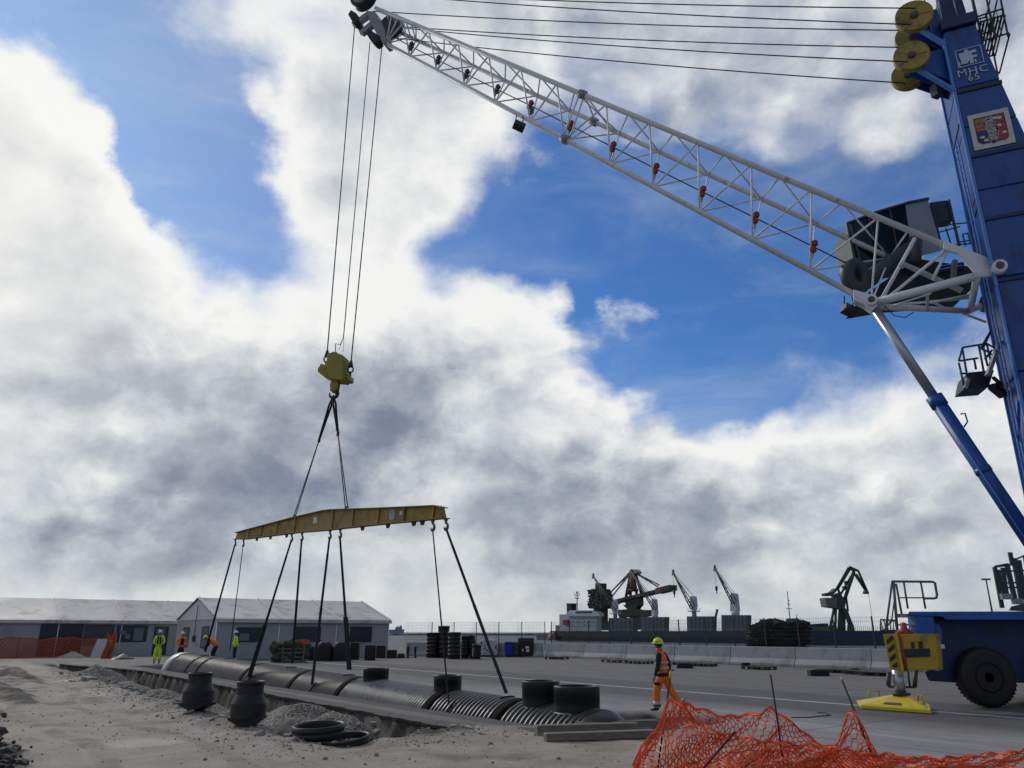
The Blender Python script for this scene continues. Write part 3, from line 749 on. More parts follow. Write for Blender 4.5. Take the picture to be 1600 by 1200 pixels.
for (px, py, w_, h_, mm) in ((492.5, 813, .40, .25, m_plate), (612.5, 804, .33, .33, m_plateb), (627, 801.5, .22, .13, m_plate)):
    p = rig(px, py, -.026 if RN.y > 0 else .026); b = MB(); b.obox(p, PD * w_, RN * .012, V((0, 0, h_)), 0)
    if mm is m_plateb:
        for k in (-1, 0, 1): b.obox(p - RN * .008 * (1 if RN.y > 0 else -1) + V((0, 0, k * .08)), PD * w_ * .6, RN * .004, V((0, 0, .02)), 1)
    b.build('data_plate', [mm, m_dark], beam_t)
# hooks (torus-like path) and webbing slings
m_web = mat('dark_webbing', (.018, .022, .028), .85, var=.3, scale=6)
m_hook = mat('forged_hook_steel', (.11, .11, .115), .5, var=.3)
def hook_mesh(b, p, r=.11):
    pts = [p + V((0, 0, .18)), p + V((0, 0, .06))]
    for i in range(9):
        a = R(95 - i * 34); pts.append(p + V((0, 0, -.06)) + PD * math.cos(a) * r + V((0, 0, 1)) * math.sin(a) * r)
    b.path(pts, [.03, .035, .035, .035, .04, .045, .045, .04, .035, .025, .012], 8)
slings = [((367, 846), -21.0, (320, 1021), 'far end, splayed away from the beam'), ((381, 846), -16.2, (359, 1020), 'beside the far-end sling, thin and almost upright'),
          ((457, 836), -11.0, (388, 1062), 'left of the white plate, sloping down to the left'), ((473, 835), -8.3, (456, 1040), 'below the beam top bend, nearly upright'),
          ((516, 829), -4.2, (487, 1074), 'under the middle of the beam, sloping left'), ((533, 827), -2.6, (546, 1050), 'under the middle of the beam, thick and upright'),
          ((677, 813), 6.6, (702, 1106), 'near end of the beam, thin and nearly upright'), ((697, 813), 8.6, (793, 1088), 'near end of the beam, slanting down to the riser')]
for i, (hp, s_, ep, lab) in enumerate(slings):
    hk = on_line(BW, hp[0]) + V((0, 0, -.02)); h0 = hk + V((0, 0, -.24))
    t = thing('webbing_sling', 'dark webbing sling at the ' + lab if 'end' in lab[:12] else 'dark webbing sling ' + lab, 'sling', h0, 'slings between beam and pipe')
    b = MB(); b.prism([hk + PD * -.1 - RN * .03, hk + PD * .1 - RN * .03, hk + PD * .04 + V((0, 0, -.1)) - RN * .03, hk + PD * -.04 + V((0, 0, -.1)) - RN * .03], RN * .06)
    hook_mesh(b, h0 + V((0, 0, .05))); b.build('hook', m_hook, t)
    # end point on the pipe skin: nearest hit of the pixel ray with the pipe
    e = None; d = ray(*ep).normalized(); x = CAM + d * 12
    for k in range(6000):
        x = CAM + d * (12 + k * .01); q = x - pax(0); r_ = (q - PD * q.dot(PD)).length
        if r_ < RP + .015: e = x.copy(); break
    if e is None: e = rig(*ep); 
    p0 = h0 + V((0, 0, -.05)); b = MB()
    thin = i in (1, 6)
    ax = (e - p0).normalized(); wd_ = .045 if thin else .105
    for (u0, u1, ww, tt) in ((0, .12, wd_ * .7, .03), (.12, .5, wd_ * .85, .02), (.5, .985, wd_, .016)):
        a, c = p0.lerp(e, u0), p0.lerp(e, u1)
        b.beam(a, c, tt, ww, up=PD.cross(ax) if False else RN)
    if i in (2, 5): b.beam(p0.lerp(e, .62), p0.lerp(e, .985), .03, wd_ * 1.7, up=RN)
    # loop round the pipe
    q = e - pax(0); c0 = pax(0) + PD * q.dot(PD); rad = (e - c0).normalized(); oth = PD.cross(rad)
    aa = [c0 + (rad * math.cos(k * .1) + oth * math.sin(k * .1)) * (RP + .012) for k in range(-2, 3)]
    b.path(aa, .02, 6)
    b.build('webbing', m_web, t)
# hook block
HP = rig(525, 578); hb = thing('hook_block', 'olive yellow crane hook block with slanted wings hanging on wire ropes', 'hook block', HP)
S_ = ((HP - CAM).y * cp + (HP - CAM).z * sp) / F_PX       # metres per photo pixel there
bx = V((1, -.18, 0)).normalized(); by = V((.18, 1, 0)).normalized()
def hbp(px, py, y): return HP + bx * (px - 525) * S_ + V((0, 0, -(py - 578) * S_ * 1.02)) + by * y
b = MB()
b.prism([hbp(*p, -.38) for p in ((514.5, 555), (525, 552.5), (540.5, 559.5), (541.5, 583), (543, 600), (522, 596), (513, 582))], by * .76); b.build('sheave_housing', m_yelhook, hb, bevel=.03)
b = MB()
b.prism([hbp(*p, -.30) for p in ((499, 577), (503, 569.5), (512, 573), (523, 588), (532, 599), (520, 595), (508, 589.5), (499, 582))], by * .60)
b.prism([hbp(*p, -.30) for p in ((541, 590), (546, 588), (551.5, 590.5), (551.5, 598.5), (533, 599.5), (533, 594))], by * .60); b.build('side_wing', m_yelhook, hb, bevel=.03)
for (px, py) in ((513, 577), (518, 580)):
    b = MB(); b.prism([hbp(px - 2.2, py + 2.5, -.315), hbp(px - .6, py + 3.5, -.315), hbp(px + 2.2, py - 2.0, -.315), hbp(px + .6, py - 2.6, -.315)], by * .012)
    b.build('warning_stripe', m_dark, hb)
for py in (590, 595):
    b = MB(); b.prism([hbp(544.5, py, -.315), hbp(547.5, py + 3, -.315), hbp(549.5, py + 2, -.315), hbp(546.5, py - 1.5, -.315)], by * .012)
    b.build('warning_stripe', m_dark, hb)
b = MB()
b.prism([hbp(*p, -.16) for p in ((521, 596), (532, 598), (531, 609), (527, 616), (520, 613), (519, 603))], by * .10)
b.prism([hbp(*p, .06) for p in ((521, 596), (532, 598), (531, 609), (527, 616), (520, 613), (519, 603))], by * .10)
b.tube(hbp(525, 611, -.25), hbp(525, 611, .25), .09, 12); b.build('swivel_plate', m_yelhook, hb, bevel=.015)
b = MB(); pc = hbp(524, 616, 0); pts = [hbp(524, 604, 0), hbp(524, 609, 0)]
for i in range(10): a = R(90 - i * 32); pts.append(pc + bx * math.cos(a) * .19 + V((0, 0, 1)) * math.sin(a) * .19)
b.path(pts, [.07] * 4 + [.075, .08, .085, .08, .07, .055, .04, .02], 10); b.build('hook', m_dark, hb)
# two pairs of slings from hook to beam
for (px_, lab) in ((460, 'left sling pair from the hook to the beam, longer and leaning left'), (543.5, 'right sling pair from the hook to the beam, steeper')):
    e = on_line(TW, px_) + V((0, 0, .06)); p = hbp(524, 619, 0); t = thing('hook_sling', lab, 'sling', p, 'slings between hook and beam')
    q = p.lerp(e, .16); q2 = p.lerp(e, .36)
    b = MB()
    for sg in (-1, 1):
        o1 = bx * .06 * sg
        b.path([p, p.lerp(q, .5) + o1, q + o1 * .7, q2 + o1 * .2], [.035, .045, .045, .04], 6)
    b.build('doubled_webbing', m_web, t)
    b = MB(); b.tube(q2 + V((0, 0, .07)), q2 - V((0, 0, .10)), .06, 8); b.build('shackle', m_dark, t)
    b = MB()
    for sg in (-1, 1): b.tube(q2 + PD * .02 * sg, e + PD * .10 * sg, .020, 6)
    b.build('wire_leg', m_rope, t)
    b = MB(); b.prism([e + PD * -.2 - RN * .02, e + PD * .2 - RN * .02, e + PD * .1 + V((0, 0, .08)) - RN * .02, e + PD * -.1 + V((0, 0, .08)) - RN * .02], RN * .04); b.build('beam_shackle', m_dark, t)
# ------------------------------------------------------------------ mobile harbour crane
crane = thing('harbour_crane', 'blue mobile harbour crane with white lattice boom and blue tower', 'crane', (19, 24, 0))
X_, Z_ = V((1, 0, 0)), V((0, 0, 1))
# tower: front-near corner A, front-far corner B, back corners follow a back that slopes outwards going down
TA, TB = V((17.52, 25, 0)), V((18.5, 27.3, 0))
FD = (TB - TA).normalized(); BD = V((.917, -.4, 0)).normalized()      # along the front, and backwards along the side
def tw(z): return 1.23 + (24.5 - z) * .136
def tcorner(z): return [TA + Z_ * z, TB + Z_ * z, TB + BD * tw(z) + Z_ * z, TA + BD * tw(z) + Z_ * z]
tower = MB(); zs = [2.8, 6.5, 10.6, 14.2, 17.8, 20.6, 22.4, 25.2]
zz = MB()
for i in range(len(zs) - 1): zz.hexa(tcorner(zs[i] + (.02 if i else 0)), tcorner(zs[i + 1] - .02))
for z in zs[1:-1]:
    c = tcorner(z); k = sum(c, V()) / 4
    zz.hexa([k + (p - k) * .985 - Z_ * .03 for p in c], [k + (p - k) * .985 + Z_ * .03 for p in c])
tw_o = zz.build('tower', m_blue, crane, bevel=.03)
# bright edge bars on the front-near and front-far corner, and flanges across
b = MB(); b.beam(TA + Z_ * 2.8 - FD * .0 - BD * .05, TA + Z_ * 24.8 - BD * .05, .10, .14, up=FD); b.build('corner_bar', m_bluel, tw_o)
b = MB(); b.beam(TB + Z_ * 2.8 - BD * .03, TB + Z_ * 24.8 - BD * .03, .08, .10, up=FD); b.build('corner_bar', m_bluel, tw_o)
sideN = -FD                                                             # outward normal of the side towards the viewer
for z in (22.15, 19.2, 16.5, 14.0):
    c = TA + Z_ * z - FD * .012; b = MB(); b.prism([c, c + BD * tw(z), c + BD * tw(z) + Z_ * .16, c + Z_ * .12], sideN * .05); b.build('seam_flange', m_dark if z in (22.15,) else mat('dark_blue_paint', (.006, .022, .10), .5, var=.2), tw_o)
for z in (17.4, 21.2):
    c = TA + Z_ * z - BD * .01; b = MB(); b.beam(c, c + FD * 2.4, .05, .14, up=Z_); b.build('seam_flange', mat('dark_blue_paint', (.006, .022, .10)), tw_o)
# ladder frame on the front face
b = MB()
for k in (.55, 1.05): b.tube(TA + FD * k - BD * .18 + Z_ * 5, TA + FD * k - BD * .18 + Z_ * 20.5, .03, 6)
for k in range(52): b.tube(TA + FD * .55 - BD * .18 + Z_ * (5 + k * .3), TA + FD * 1.05 - BD * .18 + Z_ * (5 + k * .3), .016, 5)
b.build('ladder', m_bluel, tw_o)
for z in (7.2, 9.6):
    b = MB(); b.beam(TA + FD * .1 - BD * .12 + Z_ * z, TA + FD * 1.3 - BD * .12 + Z_ * (z - 1.2), .1, .1, up=FD); b.build('front_brace', m_bluel, tw_o)
# logo, lettering and poster on the side face
def sidep(a, z, out=.03): return TA + BD * a + Z_ * z + sideN * out
def siden(px, py): return onplane(px, py, TA + sideN * .03, FD)
m_logo = mat('pale_logo_paint', (.42, .52, .66), .5, var=.1)
p00 = siden(1491.5, 80); p10 = siden(1534, 69); p01 = siden(1497, 108)
ez = Z_ * (p01 - p00).z * .96; ex = (p10 - p00); ex = BD * ex.length * .95
def lg(u, v, o=0.0): return p00 + ex * u + ez * v + sideN * o
def lquad(b, pts, t=.012, m=0): b.prism([lg(u, v) for u, v in pts], sideN * t, m)
b = MB()
for (a0, b0, a1, b1) in ((0, 0, 1, .04), (0, .96, 1, 1), (0, .04, .035, .96), (.965, .04, 1, .96)): lquad(b, [(a0, b0), (a1, b0), (a1, b1), (a0, b1)])
lquad(b, [(.10, .22), (.34, .22), (.34, .10), (.50, .10), (.50, .20), (.78, .18), (.80, .34), (.60, .36), (.60, .46), (.80, .48), (.78, .62), (.62, .62), (.62, .90), (.48, .92), (.46, .72), (.38, .86), (.12, .84), (.16, .66)])
lquad(b, [(.66, .72), (.72, .72), (.72, .9), (.66, .9)]); lquad(b, [(.045, .6), (.10, .72), (.10, .95), (.045, .95)])
b.build('crane_logo', m_logo, tw_o)
def text(txt, p, xdir, updir, size, m, parent, name, extr=.006):
    cu = bpy.data.curves.new(name, 'FONT'); cu.body = txt; cu.size = size; cu.extrude = extr; cu.align_x = 'CENTER'; cu.align_y = 'CENTER'; cu.space_character = 1.12; cu.resolution_u = 2
    o = bpy.data.objects.new(name, cu); C.objects.link(o); cu.materials.append(m)
    x = V(xdir).normalized(); y = (V(updir) - x * V(updir).dot(x)).normalized(); z = x.cross(y)
    off = V((0, 0, 0)); q = parent
    while q is not None: off += q.location; q = q.parent
    me = bpy.data.meshes.new_from_object(o); me.transform(Matrix.Translation(V(p) - off) @ Matrix((x, y, z)).transposed().to_4x4())
    bpy.data.objects.remove(o); o = bpy.data.objects.new(name, me); C.objects.link(o)
    o.parent = parent
    return o
text('MHC', siden(1519.5, 111.5) + sideN * .02, BD, Z_, .46, m_logo, tw_o, 'lettering')
text('65', siden(1521.5, 121.5) + sideN * .02, BD, Z_, .40, m_logo, tw_o, 'lettering')
# faded heraldic poster
q00 = siden(1511, 182); q10 = siden(1574, 167); q01 = siden(1522.5, 236)
gx = BD * (q10 - q00).length; gz = Z_ * (q01 - q00).z
def pg(u, v, o=0.0): return q00 + gx * u + gz * v + sideN * o
m_pp = mat('poster_white', (.55, .55, .52), .6, var=.12); m_pr = mat('poster_red', (.36, .04, .06), .6, var=.3, scale=5); m_pb = mat('poster_blue', (.03, .04, .16), .6, var=.3); m_pk = mat('poster_black', (.02, .02, .025), .6); m_pg = mat('poster_ochre', (.36, .16, .08), .6, var=.4, scale=8)
b = MB(); b.prism([pg(0, 0), pg(1, 0), pg(1, 1), pg(0, 1)], sideN * .02, 0)
shield = [(.12, .12), (.88, .12), (.88, .80), (.80, .88), (.58, .88), (.5, .93), (.42, .88), (.20, .88), (.12, .80)]
def patch(pts, m, o, t=.004): b.prism([pg(u, v, o) for u, v in pts], sideN * t, m)
patch(shield, 4, .022)
patch([(.15, .15), (.47, .15), (.47, .50), (.15, .50)], 3, .028); patch([(.53, .15), (.85, .15), (.85, .79), (.78, .85), (.53, .85)], 1, .028); patch([(.15, .50), (.47, .50), (.47, .85), (.21, .85), (.15, .79)], 2, .028)
r_ = random.Random(4)
for k in range(60):          # dotted border
    t = k / 60 * len(shield); i = int(t); a_, c_ = shield[i], shield[(i + 1) % len(shield)]; f = t - i
    u, v = a_[0] + (c_[0] - a_[0]) * f, a_[1] + (c_[1] - a_[1]) * f
    patch([(u - .009, v - .009), (u + .009, v - .009), (u + .009, v + .009), (u - .009, v + .009)], 0, .029)
patch([(.42, .16), (.60, .16), (.64, .34), (.60, .5), (.66, .66), (.60, .82), (.46, .84), (.38, .74), (.42, .55), (.37, .4)], 5, .034)
for k in range(90):          # worn ornament
    u, v = r_.uniform(.36, .66), r_.uniform(.17, .84); s_ = r_.uniform(.008, .024)
    patch([(u - s_, v), (u, v - s_), (u + s_, v), (u, v + s_ * 1.3)], r_.choice((0, 4, 4, 0)), .040 + k * .00008, .002)
for (u, v) in ((.64, .22), (.74, .24), (.7, .44), (.78, .66), (.24, .68), (.32, .78)):
    patch([(u - .06, v), (u, v - .03), (u + .07, v - .01), (u + .05, v + .05), (u - .03, v + .04)], 0, .050, .002)
for v in (.28, .40): patch([(.17, v), (.45, v), (.45, v + .03), (.17, v + .03)], 1, .034, .002)
b.build('crest_poster', [m_pp, m_pr, m_pb, m_pg, m_pk, mat('poster_grey', (.30, .30, .29), .6, var=.4, scale=12)], tw_o)

# tower head: cap, catwalk, sheave brackets and four sheaves
c = tcorner(25.22); b = MB(); k = sum(c, V()) / 4
b.hexa([k + (p - k) * 1.12 for p in c], [k + (p - k) * 1.12 + Z_ * .5 for p in c]); b.hexa([k + (p - k) * .8 + Z_ * .5 for p in c], [k + (p - k) * .7 + Z_ * 2.2 for p in c]); b.build('tower_head', mat('dark_blue_paint', (.006, .022, .10)), crane, bevel=.03)
cw = MB(); base = TA + BD * 1.25 + Z_ * 24.3
for u in (0, .5, 1):
    for v in (0, 1): cw.beam(base + BD * (u * .85) + FD * v * 2.4 - Z_ * .1, base + BD * (u * .95) + FD * v * 2.4 + Z_ * 3.0, .06, .06)
for z in (0, .9, 1.2, 2.1, 2.9):
    for v in (0, 1): cw.beam(base + FD * v * 2.4 + Z_ * z, base + FD * v * 2.4 + BD * .92 + Z_ * (z + .05), .05, .05)
    cw.beam(base + BD * .92 + Z_ * z, base + BD * .92 + FD * 2.4 + Z_ * z, .05, .05)
for k in range(7): cw.beam(base + BD * (.1 + k * .12) + Z_ * .95, base + BD * (.1 + k * .12) + FD * 2.4 + Z_ * .95, .07, .03)
for k in range(5): cw.beam(base + BD * (.1 + k * .19) + Z_ * .0, base + BD * (.1 + k * .19) + Z_ * 1.2, .02, .02)
cw.build('head_catwalk', m_dark, crane)
# mast rails on top
b = MB(); h0 = TA + Z_ * 25.7
for k in (0, .6, 1.2): b.tube(h0 + BD * k, h0 + BD * k + Z_ * 1.1, .025, 6)
b.tube(h0 + Z_ * 1.1, h0 + BD * 1.2 + Z_ * 1.1, .025, 6); b.tube(h0 - BD * .4 - Z_ * .4, h0 - BD * .4 + Z_ * 1.6, .03, 6); b.build('head_rail', m_grey, crane)
SH = [(1428, 26.5, 25.0, .70), (1425, 60, 26.3, .66), (1424, 89, 25.0, .66), (1418, 120, 26.3, .62)]
shc = []
for i, (px, py, Y, r_) in enumerate(SH):
    p = at(px, py, Y); shc.append((p, r_)); ax = -FD
    b = MB(); b.lathe([(r_ * .2, -.10), (r_ * .88, -.08), (r_, -.13), (r_ * 1.0, -.10), (r_ * .93, 0), (r_, .10), (r_, .13), (r_ * .88, .08), (r_ * .2, .10)], p, ax, n=40)
    b.lathe([(r_ * .22, .05), (r_ * .22, .18), (r_ * .12, .20), (.0, .24)], p, ax, n=20, m=1)
    if i % 2 == 0:
        for k in range(5):
            a = 6.283 * k / 5; u_ = BD * math.cos(a) + Z_ * math.sin(a); b.beam(p + u_ * r_ * .25 + ax * .092, p + u_ * r_ * .84 + ax * .092, .025, .05, up=ax, m=0)
    b.build('rope_sheave', [m_yelsheave, m_dgrey], crane)
for (i, z0) in ((0, 0), (2, 0)):
    p = (shc[i][0]); q = TA + Z_ * (p.z - .1); b = MB()
    for off_ in (.22, .85, 1.45):
        a0 = p + FD * off_; d_ = (q + FD * off_ - a0); 
        b.prism([a0 + V((0, 0, .18)) - BD * .1, a0 + d_ + BD * .1 + Z_ * .75, a0 + d_ + BD * .1 - Z_ * .95, a0 - Z_ * .22 - BD * .1], FD * .06)
    b.build('sheave_bracket', m_blue, crane, bevel=.01)
p = shc[2][0] + FD * .2
b = MB(); b.beam(p - Z_ * .3, TA + Z_ * 22.3 - BD * .02, .2, .1); b.build('bracket_flange', m_bluel, crane)
b = MB(); b.beam(shc[0][0] + FD * .2 - Z_ * .3, TA + Z_ * 24.55 - BD * .02, .2, .1); b.build('bracket_flange', m_bluel, crane)
b = MB(); p = at(1463, 143, 25.8); b.box(p, .35, .3, .5, .4); b.build('flood_lamp', m_dgrey, crane)

# ------------------------------------------------------------------ lattice boom: near, far and lower chord
NC = (at(587, 13, 32.6), at(1478, 384, 25.5)); FC = (at(608, 43, 33.6), at(1541, 472, 27.9)); LC = (at(601, 67, 33.0), at(1361, 474, 26.7))
def onx(L_, px):
    lo, hi = -.2, 1.2; a, c = L_
    for _ in range(50):
        m = (lo + hi) / 2; x = proj(a.lerp(c, m))[0]
        if x < px: lo = m
        else: hi = m
    return a.lerp(c, (lo + hi) / 2)
boom = MB()
boom.tube(NC[0], NC[1], .118, 14); boom.tube(LC[0], LC[1], .112, 14); boom.tube(FC[0], FC[1].lerp(FC[0], .03), .112, 14)
boom_o = boom.build('boom', m_white, crane)
z7 = lambda x, y=0: 860 + x / 3.2
z8 = lambda x, y=0: 530 + x / 4
bot = [640, 682.5, 726, 774, 829, 882.5, 953.8, 1021, 1093, 1175.6, 1266, 1361]
ntop = [630, 670, 716, 764, 814, 870, 947.5, 1014.7, 1091, 1174, 1268, 1372]
far = [650, 693.7, 740, 789, 840, 890, 967.8, 1030, 1107, 1190, 1274, 1390]
nmid = [650, 694, 740, 790, 844, 898, 982, 1053.7, 1132, 1219, 1316, 1420]
lat = MB(); r1 = .041
for i in range(len(bot)):
    B_, T_, F_, M2 = onx(LC, bot[i]), onx(NC, ntop[i]), onx(FC, far[i]), onx(NC, nmid[i])
    lat.tube(B_, T_, r1, 7)
    if i: 
        lat.tube(onx(LC, bot[i - 1]), T_, r1, 7); lat.tube(onx(LC, bot[i - 1]), F_, r1 * .9, 7); lat.tube(onx(NC, nmid[i - 1]), F_, r1 * .9, 7)
    lat.tube(F_, B_, r1 * .9, 7); lat.tube(F_, M2, r1 * .9, 7)
# head fan
hd = onx(LC, 603)
for px in (612, 622, 633): lat.tube(hd, onx(NC, px), r1, 7); lat.tube(hd, onx(FC, px + 8), r1 * .9, 7)
for px in (604, 614, 624, 634, 642): lat.tube(onx(NC, px), onx(FC, px + 8), r1 * .9, 7)
lat.build('boom_lacing', m_white, crane)
# collars between the boom sections
for (L_, px) in ((NC, 910), (LC, 882.5), (FC, 928)):
    p = onx(L_, px); d = (L_[1] - L_[0]).normalized(); b = MB(); b.tube(p - d * .17, p + d * .17, .20, 14); b.tube(p - d * .02, p + d * .02, .215, 14); b.build('section_joint', m_grey, boom_o)
for (px, pn, pf) in ((882.5, 905, 925),):
    B_ = onx(LC, px + 6); lat2 = MB()
    lat2.tube(B_, onx(NC, 913), r1, 7); lat2.tube(B_, onx(FC, 930), r1, 7); lat2.tube(onx(NC, 914), onx(FC, 931), r1, 7); lat2.tube(onx(LC, 879), onx(NC, 906), r1, 7); lat2.tube(onx(NC, 916), onx(FC, 955), r1, 7)
    lat2.build('joint_lacing', m_white, boom_o)
# root: near plate to the near pivot, legs from the lug
PN, PF, LUG = at(1560, 421, 25.0), at(1541, 474, 27.9), LC[1]
b = MB(); yv = FD * .16
b.prism([at(*p, 25.35) - yv * .5 for p in ((1474, 377), (1490, 382), (1553, 407), (1571, 416), (1570, 428), (1545, 434), (1526, 434), (1520, 424), (1496, 397), (1473, 391))], yv); b.build('root_plate', m_white, boom_o, bevel=.03)
b = MB(); b.tube(PN - FD * .35, PN + FD * .35, .24, 20); b.tube(PN - FD * .42, PN + FD * .42, .13, 16, m=1); b.build('pivot_pin', [m_white, m_dgrey], boom_o)
b = MB(); b.tube(PF - FD * .35, PF + FD * .35, .26, 20); b.build('pivot_pin', m_dgrey, boom_o)
b = MB(); b.tube(LUG, at(1528, 431, 25.3), .155, 14); b.build('root_leg', m_white, boom_o)
b = MB(); b.tube(LUG + V((0, 0, -.12)), at(1513, 486, 27.5), .12, 14); b.tube(at(1513, 486, 27.5), PF, .12, 12); b.build('root_leg', m_white, boom_o)
b = MB()
for (a, Ya, c, Yc, r_) in (((1449, 451), 25.9, (1449, 484), 27.1, .06), ((1457, 437), 25.8, (1480, 392), 25.6, .06), ((1376, 470), 26.6, (1430, 372), 25.8, .07), ((1384, 468), 26.6, (1478, 391), 25.6, .06), ((1455, 473), 27.0, (1520, 460), 27.6, .05), ((1385, 478), 26.8, (1520, 465), 27.6, .05), ((1455, 471), 27.2, (1480, 483), 27.4, .045), ((1505, 490), 27.5, (1540, 503), 27.9, .05), ((1392, 479), 26.8, (1455, 458), 25.9, .04), ((1526, 434), 25.3, (1516, 486), 27.5, .12)):
    b.tube(at(*a, Ya), at(*c, Yc), r_, 8)
b.build('root_lacing', m_white, boom_o)
b = MB(); d = (LC[0] - LC[1]).normalized()
b.prism([at(*p, 26.7) - FD * .25 for p in ((1333, 456), (1352, 461), (1368, 467), (1371, 482), (1362, 489), (1350, 480), (1334, 472))], FD * .5); b.tube(LUG - FD * .4, LUG + FD * .4, .22, 18); b.tube(LUG - FD * .46, LUG + FD * .46, .12, 16, m=1); b.build('cylinder_lug', [m_white, m_dgrey], boom_o, bevel=.02)
b = MB(); pts = [at(1383, 479, 26.4), at(1397, 493, 26.4), at(1414, 496, 26.4), at(1428, 488, 26.4)]; b.path(pts, .018, 5); b.build('loose_cable', m_rope, boom_o)

# rope guides along the boom, a rope through them
gp = [(642, 72.5), (684.5, 94), (729, 116), (777, 140), (829, 165), (892, 197), (958, 230), (1025, 264), (1098, 300), (1181, 341), (1272, 386)]
gpts = [at(px, py, 33 + (26.3 - 33) * (px - 600) / 760) for px, py in gp]
for i, p in enumerate(gpts):
    b = MB(); mm = [m_dgrey, m_redp] ; q = 1 if i > 3 else 0
    ax = FD
    b.lathe([(.0, -.06), (.13, -.06), (.10, 0), (.13, .06), (0, .06)], p + V((.04, 0, .16)), ax, n=16, m=q); b.lathe([(.0, -.06), (.13, -.06), (.10, 0), (.13, .06), (0, .06)], p + V((-.05, 0, -.12)), ax, n=16, m=q)
    b.beam(p + V((.05, 0, .26)), p + V((-.09, 0, -.36)), .05, .05, m=0 if i < 4 else 1); b.tube(p + V((-.09, 0, -.36)), p + V((-.12, 0, -.5)), .02, 6)
    b.build('rope_guide', mm, boom_o)
b = MB(); pts = [at(612, 56, 33)] + gpts + [at(1322, 411, 26.3)]; b.path(pts, .028, 6); b.build('boom_rope', m_rope, boom_o)
def flood(px, py, Y, dn=(-.35, -.3, -1)):
    p = at(px, py, Y); b = MB(); b.path([p + V((.16, 0, .35)), p + V((.2, 0, .1)), p + V((.1, 0, -.08))], .035, 6); b.path([p + V((-.12, 0, .40)), p + V((-.16, 0, .12)), p + V((-.06, 0, -.08))], .035, 6)
    ax = V((.9, .2, -.35)).normalized(); n_ = V(dn).normalized(); ay = n_.cross(ax).normalized(); n_ = ax.cross(ay)
    b.obox(p - V((0, 0, .22)), ax * .55, ay * .4, n_ * .28); b.build('flood_lamp', m_dark, boom_o, bevel=.02)
flood(811, 191, 30.6); flood(1326, 477, 26.9)
b = MB(); p = at(830, 174, 31); b.box(p, .2, .2, .3, .3); b.build('lamp_box', m_dgrey, boom_o)

# boom head: big top sheave, rear sheave cluster, spouts with rope deflectors
b = MB(); p = at(568, -3, 32.9); b.lathe([(0, -.16), (.5, -.16), (.60, -.26), (.68, -.26), (.70, -.2), (.62, 0), (.70, .2), (.68, .26), (.60, .26), (.5, .16), (0, .16)], p, FD, n=40); b.lathe([(0, -.3), (.52, -.28), (.52, -.2)], p, FD, n=30, m=1); b.build('head_sheave', [m_dark, m_grey], boom_o)
b = MB(); p = at(611, 42, 33.2); b.lathe([(0, -.12), (.66, -.12), (.70, -.18), (.62, 0), (.70, .18), (.66, .12), (0, .12)], p, FD, n=36); b.build('head_sheave', m_dgrey, boom_o)
m_bg = mat('grey_boom_paint', (.30, .31, .33), .5, var=.15)
b = MB()
b.prism([at(*q, 32.8) for q in ((572, 16), (586, 18), (600, 44), (604, 66), (598, 68), (588, 52), (577, 32))], FD * .7)
b.build('head_frame', m_bg, boom_o, bevel=.02)
b = MB()
for (a, c) in (((579, 22), (553, 40)), ((583, 38), (565, 53))): b.beam(at(*a, 33.0), at(*c, 33.0), .35, .25, up=FD)
b.beam(at(561, 34, 33), at(569, 44, 33), .06, .06); b.build('head_arm', m_bg, boom_o)
b = MB(); b.prism([at(*q, 32.7) for q in ((548, 15), (556, 20), (560, 33), (552, 37), (543.5, 22))], FD * .6); b.build('head_lamp', m_dark, boom_o, bevel=.02)
b = MB(); b.prism([at(*q, 32.7) for q in ((571, 51), (578, 45), (590, 56), (592, 63), (585, 68), (580, 65))], FD * .5)
b.path([at(584, 52, 32.8), at(593, 58, 32.8), at(592, 66, 32.8), at(583, 68, 32.8)], .06, 8); b.build('head_lamp', m_dark, boom_o, bevel=.02)

# luffing and hoist ropes between tower sheaves and boom head
for (i, (px, py), (ex_, ey, Ye)) in ((0, (1380, 11.3), (560, -14, 33)), (0, (1380, 35.8), (572, -11.5, 33)), (1, (1380, 46), (583, 17.5, 33)), (1, (1380, 72.6), (604, 40, 33.4)), (2, (1380, 94), (612, 42, 33.4)), (3, (1380, 126.8), (606, 58, 33.4))):
    p, r_ = shc[i]; a = at(px, py, p.y); e = at(ex_, ey, Ye)
    dd = (a - e).normalized(); a2 = a + dd * (p - a).dot(dd)
    sag = [e.lerp(a2, k / 12) - V((0, 0, 1)) * .22 * 4 * (k / 12) * (1 - k / 12) for k in range(13)]
    b = MB(); b.path(sag, .027, 6); b.build('stay_rope', m_rope, crane)
